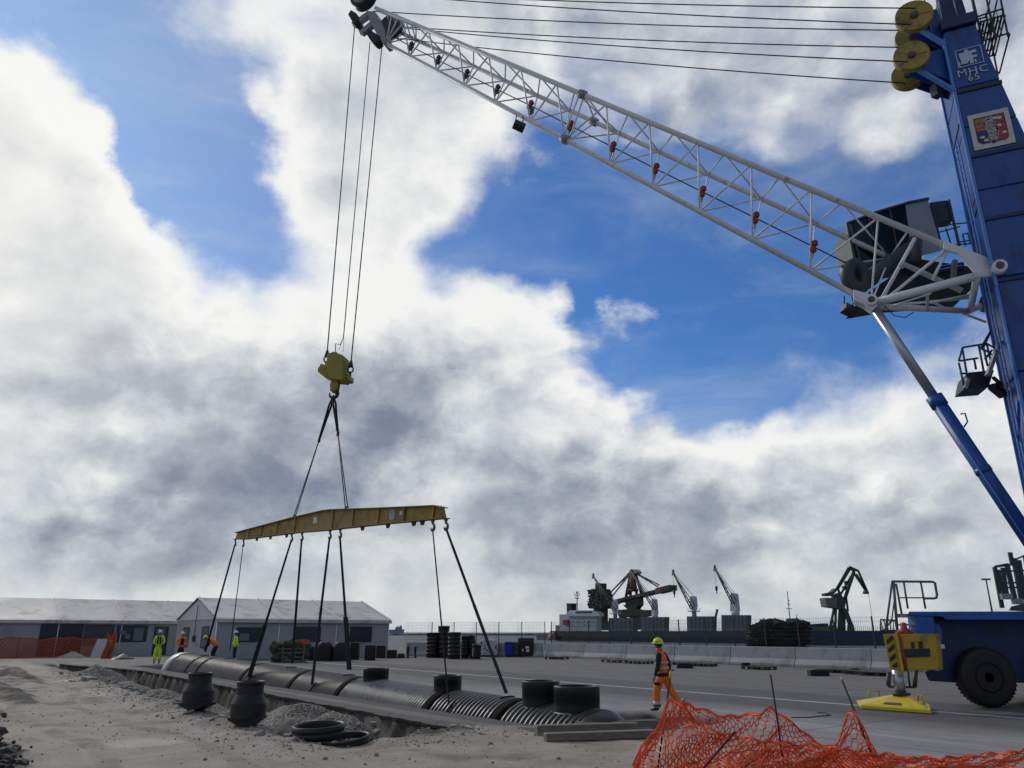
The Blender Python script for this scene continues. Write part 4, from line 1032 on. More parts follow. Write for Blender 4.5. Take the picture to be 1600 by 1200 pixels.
# hoist ropes from the head to the hook block with thimbles
hooks_ = [((554, 42), 33.0, hbp(508, 566, 0)), ((597, 70), 33.2, hbp(547.5, 584, .1))]
for (a, Y, e) in hooks_:
    b = MB(); b.tube(at(*a, Y), e + V((0, 0, .55)), .026, 6); b.build('hoist_rope', m_rope, crane)
    b = MB(); b.lathe([(.03, .62), (.05, .6), (.10, .38), (.11, .30), (0, .28)], e, n=12); b.path([e + V((math.cos(k) * .12, 0, .18 + math.sin(k) * .14)) for k in [i * .62831 for i in range(10)]], .035, 6, closed=True); b.path([e + V((0, math.cos(k) * .09, -.06 + math.sin(k) * .14)) for k in [i * .62831 for i in range(10)]], .035, 6, closed=True)
    b.build('rope_socket', m_dark, crane)
b = MB(); e = hbp(533, 553, 0); a = at(578, 66, 33.1); sp_ = a.lerp(e, .955)
b.tube(a, sp_, .022, 6); b.path([sp_, sp_ + V((-.12, 0, -.35)), e + V((-.32, 0, .5)), e + V((-.3, 0, .15)), e + V((-.15, 0, -.05))], .02, 6); b.tube(sp_, e + V((-.15, 0, .2)), .009, 5); b.tube(sp_ + V((0, 0, .5)), e + V((.05, 0, .1)), .009, 5)
b.build('cable_rope', m_rope, crane)

# cylinder
c0, c1, c2 = at(1366, 486, 26.7), at(1462, 624, 26.2), at(1650, 906, 25.3)
b = MB(); b.tube(LUG, c1, .17, 20); b.build('cylinder_rod', m_chrome, crane)
b = MB(); d = (c2 - c1).normalized(); b.tube(c1, c2, .255, 24); b.tube(c1 - d * .12, c1 + d * .3, .29, 24)
b.path([at(1499, 648, 26.0) + V((0, -.1, 0)), at(1504, 652, 26.0) + V((.05, -.1, .12)), at(1507, 660, 26.0) + V((.05, -.1, 0)), at(1504, 668, 26.0) + V((0, -.1, 0))], .03, 6)
pm = c1.lerp(c2, .42); b.tube(pm - d * .1, pm + d * .1, .275, 20); b.build('cylinder_barrel', m_blue, crane)
b = MB(); n_ = V((-.6, -.5, -.3)).normalized(); b.tube(c1.lerp(c2, .03) + n_ * .26, c1.lerp(c2, .95) + n_ * .26, .035, 8); b.build('hydraulic_line', m_bluel, crane)

# operator cab behind the boom, with cable reel
Yc = 28.9
def cp_(px, py, Y=Yc): return at(px, py, Y)
cab = MB(); dpt = V((.25, 2.0, 0))
outl = [(1323, 349), (1370, 331), (1383, 327.5), (1417, 317), (1450, 311), (1468, 373), (1425, 400), (1340, 414), (1334, 398)]
cab.prism([cp_(*p) for p in outl], dpt); cab_o = cab.build('cab', m_glass, crane, bevel=.03)
b = MB(); b.prism([cp_(*p, Yc - .03) for p in ((1415, 320.5), (1449.5, 311.5), (1467, 372), (1470, 392), (1425, 403), (1420, 355))], V((0, .03, 0)), 0); b.build('cab_side_panel', mat('pale_grey_cab_panel', (.33, .36, .40), .5, var=.1), cab_o)
b = MB()
for (a, c, w_) in (((1323, 349), (1370, 331), .08), ((1370, 331), (1417, 317), .08), ((1417, 317), (1451, 310.5), .1), ((1323, 349), (1336, 414), .09), ((1328, 350), (1345, 412), .07), ((1390, 327), (1404, 400), .06), ((1340, 414), (1425, 401), .12), ((1356, 337), (1372, 400), .05)): b.beam(cp_(*a, Yc - .05), cp_(*c, Yc - .05), w_, w_)
b.build('cab_frame', m_dgrey, cab_o)
b = MB(); b.box(cp_(1384, 382, Yc + 1.0), .6, .5, 1.0); b.sphere(cp_(1384, 366, Yc + 1.0), .16); b.build('cab_seat', m_dark, cab_o)
b = MB(); b.prism([cp_(*p, Yc + .05) for p in ((1453, 316), (1482, 312), (1488, 345), (1462, 348))], V((.1, .5, 0))); b.build('cab_rear_box', mat('dark_teal_panel', (.03, .06, .07), .4, var=.2), cab_o, bevel=.02)
b = MB()
b.beam(cp_(1482, 312), cp_(1499, 385), .08, .08); b.beam(cp_(1462, 348), cp_(1473, 390), .06, .06)
for (a, c) in (((1460, 353), (1512, 348)), ((1463, 364), (1500, 354)), ((1478, 357), (1486, 382)), ((1504, 366), (1514, 364)), ((1504, 366), (1509, 384)), ((1512, 364), (1517, 382)), ((1500, 378), (1520, 375)), ((1465, 385), (1520, 380))): b.beam(cp_(*a), cp_(*c), .045, .045)
b.build('cab_rail', m_dgrey, cab_o)
b = MB(); b.prism([cp_(*p, Yc - .1) for p in ((1372, 446), (1432, 404), (1524, 418), (1524, 446), (1404, 456), (1345, 466))], V((.3, 2.2, 0))); b.build('cab_platform', m_dark, crane)
b = MB(); b.prism([cp_(*p, Yc - .2) for p in ((1466, 414), (1506, 409), (1507, 419), (1468, 426))], V((0, .05, 0))); b.build('platform_panel', mat('dark_blue_paint', (.006, .022, .10)), crane)
b = MB(); r5 = random.Random(5); pa, pb_ = cp_(1470, 417.5, Yc - .23), cp_(1504, 411, Yc - .23)
for row in (-.05, .09):
    u = .02
    while u < .95: w5 = r5.uniform(.02, .05); b.beam(pa.lerp(pb_, u) - Z_ * row, pa.lerp(pb_, min(u + w5, 1)) - Z_ * row, .01, .05 if row > 0 else .035); u += w5 + r5.uniform(.012, .03)
b.build('worn_lettering', m_logo, crane)
reel = MB(); p = at(1336.5, 432, 28.0); ax = V((.45, -.86, -.1)).normalized()
reel.lathe([(.30, -.2), (.68, -.2), (.74, -.15), (.74, .15), (.68, .22), (.30, .22), (.30, -.2)], p, ax, n=40, cap=False); reel.tube(p - ax * .22, p + ax * .05, .28, 20, m=1); reel.build('cable_reel', [m_dgrey, m_dark], crane)
b = MB(); b.tube(at(1352, 440, 28.4), at(1426, 385, 28.6), .36, 18, r2=.30); b.tube(at(1430, 374, 28.4), at(1428, 412, 28.4), .28, 14); b.build('reel_arm', m_dgrey, crane)
b = MB(); b.tube(at(1312, 427, 28), at(1322, 432, 28), .09, 10); b.build('reel_stub', m_dark, crane)
b = MB(); b.beam(at(1492, 407, 27), at(1489, 437, 27), .16, .16); b.build('cab_post', m_grey, crane)

# access platform on the tower front
pl = MB(); Yp = 26.6
f = [(1506, 609), (1544, 606), (1552, 589), (1513, 590)]
pl.prism([at(*p, Yp) for p in ((1507, 607), (1545, 604), (1552, 582), (1553, 578), (1513, 582), (1511, 588))], V((.25, 1.1, 0))); pl_o = pl.build('access_platform', m_dark, crane)
b = MB()
A0 = [(1508, 610), (1512, 594), (1543, 589), (1538, 577)]
for (a, c) in (((1498, 567), (1508, 610)), ((1503.5, 544), (1512.5, 595)), ((1498, 564), (1504, 543)), ((1504, 543), (1534, 538)), ((1499, 564), (1528, 559.5)), ((1529, 539), (1538, 585)), ((1522, 561), (1525, 577)), ((1536, 540), (1543, 572)), ((1535, 547), (1549, 515)), ((1531, 546), (1547, 519)), ((1534, 538), (1542, 537)), ((1542, 537), (1553, 543)), ((1539, 547), (1550, 554)), ((1542, 538), (1548, 564)), ((1500, 583), (1511, 584)), ((1539, 561), (1550, 547))):
    b.tube(at(*a, Yp), at(*c, Yp), .04, 6)
b.build('platform_rail', mat('blue_grey_rail', (.05, .09, .16), .5), pl_o)
b = MB(); b.beam(at(1562, 534, 26.2), at(1543, 587, 26.2), .2, .12); b.build('platform_stay', m_grey, pl_o)
b = MB(); b.beam(at(1508, 607, Yp - .05), at(1513, 592, Yp - .05), .12, .12); b.build('toe_board', m_grey, pl_o)
b = MB(); b.beam(at(1550, 603, 26.6), at(1568, 618, 26.9), .3, .2); b.beam(at(1552, 590, 26.7), at(1566, 602, 27), .1, .1); b.build('platform_bracket', m_dark, pl_o)
b = MB(); pts = [at(1557, 445, 24.8), at(1567, 490, 24.8), at(1579, 545, 24.8), at(1590, 590, 24.8)]; b.path(pts, .05, 6); b.build('cable_pipe', m_bluel, crane)

# ------------------------------------------------------------------ undercarriage
def ca(px, py, Y): return at(px, py, Y)
Yb = 23.2; EXV = V((.75, .66, 0))
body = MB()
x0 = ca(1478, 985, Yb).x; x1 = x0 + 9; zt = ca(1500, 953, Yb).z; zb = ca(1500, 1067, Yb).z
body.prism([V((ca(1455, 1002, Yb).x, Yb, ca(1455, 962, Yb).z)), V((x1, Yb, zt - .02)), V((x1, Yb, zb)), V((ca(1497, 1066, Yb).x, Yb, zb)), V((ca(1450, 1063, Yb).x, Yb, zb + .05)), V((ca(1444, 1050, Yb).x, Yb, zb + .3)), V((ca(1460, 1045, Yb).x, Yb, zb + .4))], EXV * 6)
body_o = body.build('chassis', mat('shaded_blue_chassis', (.005, .020, .095), .5, var=.2, scale=1.5, dirt=(.012, .016, .03), dirt_amt=.4), crane, bevel=.03)  # same blue paint as the deck, overhang shade put into the darker colour
b = MB(); b.prism([V((ca(1404, 953, Yb).x, Yb - .55, zt - .06)), V((x1, Yb - .55, zt - .04)), V((x1, Yb - .55, zt - .30)), V((ca(1462, 966, Yb).x, Yb - .55, zt - .29)), V((ca(1455, 962, Yb).x, Yb - .55, zt - .20)), V((ca(1404, 962, Yb).x, Yb - .55, zt - .17))], EXV * 7); b.build('deck', m_chassis, crane, bevel=.02)
b = MB(); b.prism([V((ca(p[0], p[1], Yb - .5).x, Yb - .5, ca(p[0], p[1], Yb - .5).z)) for p in ((1430, 958), (1459, 958), (1464, 1000), (1440, 1000), (1433, 984))], V((0, .5, 0))); b.build('outrigger_web', m_chassis, crane, bevel=.03)
b = MB(); b.prism([V((ca(p[0], p[1], Yb - .3).x, Yb - .3, ca(p[0], p[1], Yb - .3).z)) for p in ((1458, 974), (1468, 974), (1473, 985), (1474, 1010), (1475, 1046), (1468, 1050), (1464, 1000))], V((0, .4, 0))); b.build('side_bracket', m_chassis, crane, bevel=.03)
b = MB(); b.obox(ca(1471, 1010, Yb - .52), V((.17, 0, 0)), V((0, .02, 0)), V((0, 0, .11))); b.build('data_plate', m_plate, crane)
# yellow outrigger box with hazard stripes
ob = MB(); Y0 = 22.1
pts = [(1379.5, 990.5), (1462, 992), (1467, 1044), (1390, 1047)]
P4 = [ca(*p, Y0) for p in pts]; zlo = P4[3].z; zhi = P4[0].z
for p in P4[:2]: p.z = zhi
for p in P4[2:]: p.z = zlo
e_ = EXV * .3; ob.hexa([P4[3], P4[2], P4[2] + e_, P4[3] + e_], [P4[0], P4[1], P4[1] + e_, P4[0] + e_])
ob_o = ob.build('outrigger_box', mat('dull_outrigger_yellow', (.50, .33, .02), .5, var=.15, scale=2, dirt=(.12, .08, .03), dirt_amt=.25), crane, bevel=.02)
def fp(u, v, o=-.012):   # on the front of the box
    t_ = P4[0].lerp(P4[1], u); b_ = P4[3].lerp(P4[2], u); q = t_.lerp(b_, v); q.y += o; return q
b = MB()
for k in range(4):
    v0 = .04 + k * .245
    b.prism([fp(.045, v0 + .13), fp(.17, v0), fp(.17, v0 + .12), fp(.045, v0 + .245)] if k < 3 else [fp(.055, v0 + .11), fp(.17, v0), fp(.17, v0 + .12), fp(.10, .95)], V((0, -.012, 0)))
b.build('hazard_stripes', m_dark, ob_o)
b = MB(); b.prism([fp(.20, 0), fp(.255, 0), fp(.27, 1), fp(.215, 1)], V((0, -.05, 0))); b.build('corner_flange', m_yel, ob_o)
b = MB()
b.prism([fp(.265, .43, -.02), fp(.85, .40, -.02), fp(.85, .63, -.02), fp(.275, .66, -.02)], V((0, -.008, 0)))
b.prism([fp(.50, .40, -.02), fp(.50, .22, -.02), fp(.56, .22, -.02), fp(.565, .40, -.02)], V((0, -.008, 0))); b.prism([fp(.65, .40, -.02), (fp(.645, .20, -.02)), fp(.715, .20, -.02), fp(.72, .40, -.02)], V((0, -.008, 0)))
b.build('faded_mark', m_dark, ob_o)
b = MB(); b.path([fp(.27, -.02, -.03), fp(.295, .2, -.05), fp(.29, .5, -.04), fp(.315, .7, -.05), fp(.31, 1.02, -.03)], .05, 8); b.build('red_strap', m_redp, ob_o)
b = MB(); p = ca(1413, 985, Y0 + .3); b.lathe([(.0, 0), (.17, 0), (.15, .1), (.09, .16), (.07, .3), (0, .32)], p - V((0, 0, .1)), n=16); b.box(p - V((0, 0, .06)), .45, .2, .07); b.build('valve', m_redp, ob_o)
# jack leg, step and pad
b = MB(); jt = ca(1401, 1050, Y0 + .55); jb = ca(1408, 1084, Y0 + .35); b.tube(jt + V((0, 0, .2)), jb, .14, 20); b.build('jack_leg', m_chrome, crane)
b = MB(); b.tube(ca(1418, 1046, Y0 + .5), ca(1422, 1074, Y0 + .5), .03, 8); b.tube(ca(1431, 1046, Y0 + .5), ca(1429, 1074, Y0 + .5), .06, 8); b.tube(ca(1389, 1050, Y0 + .5), ca(1388, 1072, Y0 + .5), .06, 8); b.tube(ca(1388, 1073, Y0 + .5), ca(1429, 1074, Y0 + .5), .03, 8); b.build('step', m_dgrey, crane)
pd = MB(); q = [ground(1345, 1108), ground(1456, 1116.5), ground(1481, 1112)]
a0, a1, a2 = q; a3 = a0 + (a2 - a1)
ctr = (a0 + a2) / 2; up = .16
base4 = [a0, a1, a2 + V((.0, .9, 0)), a0 + V((.55, 1.5, 0))]; ctr = sum(base4, V()) / 4
pd.hexa([p + V((0, 0, .01)) for p in base4], [p + V((0, 0, up * .75)) for p in base4])
tp = [V((jb.x, jb.y, 0)) + (p - ctr) * .13 + V((0, 0, jb.z - .02)) for p in base4]
bb = [ctr + (p - ctr) * .93 + V((0, 0, up * .75)) for p in base4]
pd.hexa(bb, tp); pd.prism
pad_o = pd.build('outrigger_pad', mat('pad_yellow_paint', (.62, .47, .02), .5, var=.1, scale=2, dirt=(.10, .08, .03), dirt_amt=.16, dscale=5), crane, bevel=.02)
b = MB(); b.tube(jb - V((0, 0, .03)), jb + V((0, 0, .025)), .24, 20); b.build('pad_collar', m_dark, pad_o)
for (px, py, w_) in ((1366, 1094, .30), (1454, 1104, .0)):
    b = MB(); p = ground(px, py + 8) + V((0, .25, .1))
    if w_: b.path([p, p + V((.0, 0, .26)), p + V((w_, 0, .27)), p + V((w_, 0, .02))], .025, 8)
    else: b.path([p, p + V((.02, .1, .26)), p + V((.03, .35, .27)), p + V((.03, .4, .02))], .025, 8)
    b.build('pad_handle', m_yel, pad_o)
b = MB(); f0 = base4[0].lerp(base4[1], .3) ; f1 = base4[0].lerp(base4[1], .58)
nn_ = (tp[0] - bb[0]); b.prism([bb[0].lerp(bb[1], .28).lerp(tp[0], .14), bb[0].lerp(bb[1], .58).lerp(tp[1], .14), bb[0].lerp(bb[1], .56).lerp(tp[1], .3), bb[0].lerp(bb[1], .29).lerp(tp[0], .3)], V((0, -.02, .012))); b.build('pad_plate', m_dgrey, pad_o)
# wheels
for k in range(3):
    wc = V((ca(1546, 1062, Yb - .35).x + k * 2.15, Yb - .35 + .2, .80)); b = MB()
    b.lathe([(.30, -.22), (.62, -.24), (.755, -.20), (.785, -.12), (.785, .12), (.755, .2), (.62, .24), (.30, .22)], wc, (0, -1, 0), n=48)
    for j in range(44):
        a = 6.283 * j / 44; q_ = V((math.cos(a), 0, math.sin(a))); b.obox(wc + q_ * .786, V((-q_.z, 0, q_.x)) * .06 + V((0, .03, 0)), V((0, .36, 0)), q_ * .014)
    w_o = b.build('wheel', m_black, crane); b = MB(); b.lathe([(.0, .05), (.36, .05), (.40, .235), (.37, .25), (.34, .12), (.16, .10), (.13, .22), (0, .22)], wc, (0, -1, 0), n=28)
    for j in range(10):
        a = 6.283 * j / 10; q_ = V((math.cos(a), 0, math.sin(a))); b.tube(wc + q_ * .24 + V((0, -.08, 0)), wc + q_ * .24 + V((0, -.15, 0)), .022, 6); b.build('rim', m_black, w_o)
# stair rail at the front end
b = MB(); Yr = 22.9
for (a, c, r_) in (((1394, 908), (1384, 985), .03), ((1396, 910), (1402, 985), .04), ((1400, 912), (1409, 960), .03), ((1394, 908.5), (1457, 909), .035), ((1412, 909), (1418.5, 951), .028), ((1438.5, 909), (1446, 951), .028), ((1404, 934), (1444, 934), .02), ((1397, 940), (1393, 972), .02)): b.tube(ca(*a, Yr), ca(*c, Yr), r_, 8)
b.path([ca(*p, Yr) for p in ((1457, 909), (1461, 911), (1464, 930), (1463, 934), (1460, 935), (1443, 935))], .035, 8); b.build('stair_rail', m_grey if False else mat('rail_grey_paint', (.10, .12, .13), .5), crane)
b = MB(); b.beam(ca(1403, 962, Yr), ca(1428, 962, Yr), .3, .1); b.beam(ca(1405, 976, Yr), ca(1428, 976, Yr), .3, .05); b.build('stair_step', m_grey, crane)
# slewing-deck rail cage at the right edge
b = MB(); Yk = 24.2
for (a, c, w_) in (((1554, 886), (1566, 950), .12), ((1560, 890), (1569, 930), .08), ((1566.5, 887), (1574, 935), .12), ((1573, 881), (1586, 938), .14), ((1584, 872), (1596, 938), .14), ((1592, 875), (1603, 938), .12), ((1602, 868), (1614, 938), .14), ((1612, 862), (1624, 938), .14), ((1578, 863), (1582, 884), .12)): b.beam(ca(*a, Yk), ca(*c, Yk), w_, w_ * .5, up=(0, 1, 0))
for (a, c) in (((1554, 885), (1575, 881)), ((1556, 893), (1640, 890)), ((1561, 911), (1640, 909)), ((1575, 918), (1640, 917)), ((1583, 876), (1640, 850)), ((1554, 886), (1570, 884))): b.tube(ca(*a, Yk), ca(*c, Yk), .025, 6)
b.build('deck_cage', mat('cage_grey_blue', (.03, .04, .055), .5, var=.2), crane)
b = MB(); b.obox(ca(1572, 932, Yk - .1), V((.32, 0, 0)), V((0, .15, 0)), V((0, 0, .17))); b.obox(ca(1590, 940, Yk - .1), V((.3, 0, 0)), V((0, .15, 0)), V((0, 0, .16))); b.build('deck_box', m_grey, crane)
b = MB(); b.prism([V((ca(1566, 951, Yk).x, Yk - .3, zt)), V((x1, Yk - .3, zt)), V((x1, Yk - .3, zt + 1.1)), V((ca(1600, 934, Yk).x, Yk - .3, zt + .25)), V((ca(1570, 946, Yk).x, Yk - .3, zt + .12))], EXV * 4.5); b.build('slewing_deck', m_dgrey, crane)
# ------------------------------------------------------------------ frame tents
TD = V((.796, .605, 0)).normalized(); TN = V((-TD.y, TD.x, 0))
m_tent = mat('white_tent_roof', (.62, .575, .535), .5, var=.08, scale=.5, dirt=(.27, .25, .235), dirt_amt=.3, dscale=.5)
m_twall = mat('grey_tent_wall', (.37, .375, .385), .7, var=.08, scale=.8, dirt=(.2, .2, .2), dirt_amt=.2, dscale=.6)
m_twin = mat('dark_tent_opening', (.018, .024, .032), .3, var=.2); m_tframe = mat('dark_window_frame', (.03, .04, .055), .5, var=.1)
m_tpane = mat('reflecting_window_pane', (.16, .18, .20), .2, var=.2, scale=.6); m_alu = mat('pale_aluminium_rib', (.78, .78, .78), .4, var=.05)
def tent(name, lab, P, L, Wd, eave, ridge, bay, back_gable=True):
    t = thing(name, lab, 'tent', P)
    def q(l, w_, z): return P + TD * l + TN * w_ + V((0, 0, z))
    b = MB(); th = .12
    b.hexa([q(0, 0, 0), q(L, 0, 0), q(L, th, 0), q(0, th, 0)], [q(0, 0, eave), q(L, 0, eave), q(L, th, eave), q(0, th, eave)])
    b.hexa([q(0, Wd - th, 0), q(L, Wd - th, 0), q(L, Wd, 0), q(0, Wd, 0)], [q(0, Wd - th, eave), q(L, Wd - th, eave), q(L, Wd, eave), q(0, Wd, eave)])
    wall = b.build('wall', m_twall, t)
    for l0 in (0, L - th):
        b = MB(); b.prism([q(l0, th, 0), q(l0, Wd - th, 0), q(l0, Wd - th, eave), q(l0, Wd / 2, ridge - .1), q(l0, th, eave)], TD * th); b.build('gable_wall', m_twall, t)
        if l0 == 0:
            b = MB(); b.prism([q(-.03, .25, eave - .1), q(-.03, Wd - .25, eave - .1), q(-.03, Wd / 2, ridge - .22)], TD * .025); b.build('gable_panel', mat('translucent_white_gable', (.64, .63, .61), .5, var=.08), t)
    b = MB(); n = int(L * 2)
    for sd_ in (0, 1):
        w0, w1 = (-.25, Wd / 2) if sd_ == 0 else (Wd + .25, Wd / 2)
        rows = 7; vs = []
        for j in range(rows + 1):
            f = j / rows; w_ = w0 + (w1 - w0) * f; z = eave - .08 + (ridge - eave + .08) * f
            for i in range(n + 1):
                l = -.15 + (L + .3) * i / n; sag = .10 * math.sin(math.pi * f) * abs(math.sin(math.pi * l / bay)) + .02 * fbm(l * .8, f * 4 + sd_ * 7)
                vs.append(q(l, w_, z - sag))
        fs = [(j * (n + 1) + i, j * (n + 1) + i + 1, (j + 1) * (n + 1) + i + 1, (j + 1) * (n + 1) + i) for j in range(rows) for i in range(n)]
        if sd_: fs = [f[::-1] for f in fs]
        b.add(vs, fs, 0, True)
    # valance
    b.hexa([q(-.15, -.27, eave - .35), q(L + .15, -.27, eave - .35), q(L + .15, -.25, eave - .35), q(-.15, -.25, eave - .35)], [q(-.15, -.27, eave - .08), q(L + .15, -.27, eave - .08), q(L + .15, -.25, eave - .08), q(-.15, -.25, eave - .08)])
    roof = b.build('roof', m_tent, t)
    k = 0
    while k * bay <= L + .1:
        l = min(k * bay, L - .02); b = MB()
        b.beam(q(l, -.27, eave - .06), q(l, Wd / 2, ridge + .03), .16, .06, up=TN.cross(V((0, 0, 1))))
        b.tube(q(l, -.02, 0), q(l, -.02, eave), .05, 6); b.build('roof_rib', m_alu, t); k += 1
    return t, q, wall
def panel(q, px0, py0, px1, py1, name, m, t, out=.02, thick=.03, frame=0):
    """a flat panel on the front wall that fills a window of the photograph"""
    a = onplane(px0, py0, q(0, 0, 0), TN); c = onplane(px1, py1, q(0, 0, 0), TN)
    l0 = (a - q(0, 0, 0)).dot(TD); l1 = (c - q(0, 0, 0)).dot(TD); z1, z0 = a.z, c.z
    b = MB(); b.hexa([q(l0, -out - thick, z0), q(l1, -out - thick, z0), q(l1, -out, z0), q(l0, -out, z0)], [q(l0, -out - thick, z1), q(l1, -out - thick, z1), q(l1, -out, z1), q(l0, -out, z1)])
    o = b.build(name, m, t)
    if frame:
        b = MB()
        for (la, lb, za, zb_) in ((l0 - frame, l1 + frame, z1, z1 + frame), (l0 - frame, l1 + frame, z0 - frame, z0), (l0 - frame, l0, z0, z1), (l1, l1 + frame, z0, z1)):
            b.hexa([q(la, -out - thick - .03, za), q(lb, -out - thick - .03, za), q(lb, -out + .005, za), q(la, -out + .005, za)], [q(la, -out - thick - .03, zb_), q(lb, -out - thick - .03, zb_), q(lb, -out + .005, zb_), q(la, -out + .005, zb_)])
        b.build('window_frame', m_tframe, o)
    return o
P2 = V((-22.9, 62, 0)); t2, q2_, w2 = tent('frame_tent', 'shorter white frame tent with its gable end showing behind the crouching worker', P2, 15.0, 11.3, 3.09, 4.78, 5.0)
panel(q2_, 370, 980, 408, 1003, 'window', m_twin, t2); panel(q2_, 374, 990, 388, 1001, 'curtain', m_tpane, t2, out=.06)
panel(q2_, 463, 979, 500, 1003, 'window', m_twin, t2); panel(q2_, 547, 979, 580, 1003, 'window', m_twin, t2)
for l in (1.0, 4.0):
    pass
# openings in the gable end
for (w0, w1, z0, z1, nm, mm) in ((2.0, 3.5, .9, 2.35, 'gable_window', m_tpane), (7.4, 8.9, 0.9, 2.3, 'gable_window', m_tpane)):
    b = MB(); c = P2 - TD * .03
    b.hexa([c + TN * w0 + V((0, 0, z0)), c + TN * w1 + V((0, 0, z0)), c + TN * w1 + TD * .02 + V((0, 0, z0)), c + TN * w0 + TD * .02 + V((0, 0, z0))], [c + TN * w0 + V((0, 0, z1)), c + TN * w1 + V((0, 0, z1)), c + TN * w1 + TD * .02 + V((0, 0, z1)), c + TN * w0 + TD * .02 + V((0, 0, z1))])
    o = b.build(nm, mm, t2); b = MB(); c = c - TD * .02
    for (wa, za, wb, zb_) in ((w0 - .12, z0 - .1, w0, z1 + .12), (w1, z0 - .1, w1 + .12, z1 + .12), (w0, z1, w1, z1 + .12), (w0, z0 - .1, w1, z0)): b.hexa([c + TN * wa + V((0, 0, za)), c + TN * wb + V((0, 0, za)), c + TN * wb + TD * .05 + V((0, 0, za)), c + TN * wa + TD * .05 + V((0, 0, za))], [c + TN * wa + V((0, 0, zb_)), c + TN * wb + V((0, 0, zb_)), c + TN * wb + TD * .05 + V((0, 0, zb_)), c + TN * wa + TD * .05 + V((0, 0, zb_))])
    b.build('window_frame', m_tframe, o)
b = MB(); c = P2 - TD * .03
b.hexa([c + V((0, 0, .0)), c + TN * 11 , c + TN * 11 + TD * .02, c + TD * .02], [c + V((0, 0, 1.05)), c + TN * 11 + V((0, 0, 1.05)), c + TN * 11 + TD * .02 + V((0, 0, 1.05)), c + TD * .02 + V((0, 0, 1.05))]); b.build('skirt_board', mat('pale_grey_skirt', (.36, .37, .39), .6, var=.08), t2)
b = MB(); b.tube(P2 - TD * .1 + TN * 5.4 + V((0, 0, 1.4)), P2 - TD * .1 + TN * 5.4 + V((0, 0, 4.2)), .03, 6); b.box(P2 - TD * .12 + TN * 5.4 + V((0, 0, 1.5)), .2, .2, .5, .7); b.build('downpipe', m_dgrey, t2)
P1 = V((-31.3, 75.3, 0)) - TD * 40; t1, q1_, w1 = tent('frame_tent', 'long white frame tent with dark openings behind the orange netting', P1, 45.0, 11.3, 3.09, 5.0, 5.0)
for a in ((65, 972, 123, 1026, 'opening', m_twin, .02), (133, 976, 175, 1008, 'opening', mat('grey_tarp_opening', (.07, .075, .085), .7, var=.15), .02), (183, 977, 228, 1003, 'window', m_tframe, .02)):
    panel(q1_, *a[:4], a[4], a[5], t1, out=a[6])
panel(q1_, 187, 985, 197, 991, 'pane', m_tpane, t1, out=.06); panel(q1_, 210, 981, 222, 1001, 'pane', m_tpane, t1, out=.06); panel(q1_, 196, 990, 202, 998, 'pane', m_tpane, t1, out=.06)
panel(q1_, 242, 979, 258, 1025, 'door', m_tframe, t1); panel(q1_, 245, 982, 255, 1002, 'pane', m_tpane, t1, out=.06)
panel(q1_, 180, 1004, 276, 1029, 'skirt_board', mat('pale_grey_skirt', (.36, .37, .39), .6, var=.08), t1, out=.01)

# ------------------------------------------------------------------ plastic netting
def net_sheet(b, grid, cell_u, cell_v, wd, th=.004, sag=0.0, m=0):
    """grid(u, v) -> point; oval-mesh plastic net out of flat strands"""
    nu, nv = cell_u, cell_v
    P = [[grid(min(max((i + (.2 if (i + j) % 2 == 0 else -.2)) / nu, 0), 1), j / nv) for i in range(nu + 1)] for j in range(nv + 1)]
    vd = (CAM - P[0][0]).normalized()
    def strand(a, c, w_):
        d = c - a
        if d.length < 1e-4: return
        n_ = d.cross(vd).normalized() * w_ * .5; k = vd * th
        b.add([a - n_, c - n_, c + n_, a + n_, a - n_ - k, c - n_ - k, c + n_ - k, a + n_ - k], [(0, 1, 2, 3), (7, 6, 5, 4), (0, 4, 5, 1), (3, 2, 6, 7)], m)
    for j in range(nv + 1):
        for i in range(nu):
            if j in (0, nv): strand(P[j][i], P[j][i + 1], wd * 1.5)
            elif (i + j) % 2 == 0: strand(P[j][i], P[j][i + 1], wd * 1.25)
    for j in range(nv):
        for i in range(nu + 1): strand(P[j][i], P[j + 1][i], wd)
def poly_y(pts):
    def f(x):
        for i in range(len(pts) - 1):
            if pts[i][0] <= x <= pts[i + 1][0]:
                a, c = pts[i], pts[i + 1]; t = (x - a[0]) / max(c[0] - a[0], 1e-6); return a[1] + (c[1] - a[1]) * t
        return pts[-1][1] if x > pts[-1][0] else pts[0][1]
    return f
# far netting in front of the long tent
b = MB(); f0 = q1_(0, -1.6, 0)
def far_net(u, v):
    l = 20.0 + 14.2 * u; z = (1.45 + .08 * math.sin(l * 1.7) + .05 * math.sin(l * 4.1)) * (1 - v) + .05
    return q1_(l, -1.5 - .06 * math.sin(l * 2.3 + v * 3), z)
net_sheet(b, far_net, 120, 10, .060)
o = b.build('orange_netting', mat('dull_orange_plastic', (.42, .085, .035), .7, var=.2)); tag(o, 'long low orange plastic netting in front of the long tent', 'netting')
for k, l in enumerate((20, 23.6, 27.1, 30.7, 34.2)):
    b = MB(); b.tube(q1_(l, -1.55, 0), q1_(l, -1.55, 1.65), .03, 6); o = b.build('net_post', m_redp)
    tag(o, 'thin post carrying the orange netting in front of the long tent', 'post', 'posts of the far netting')
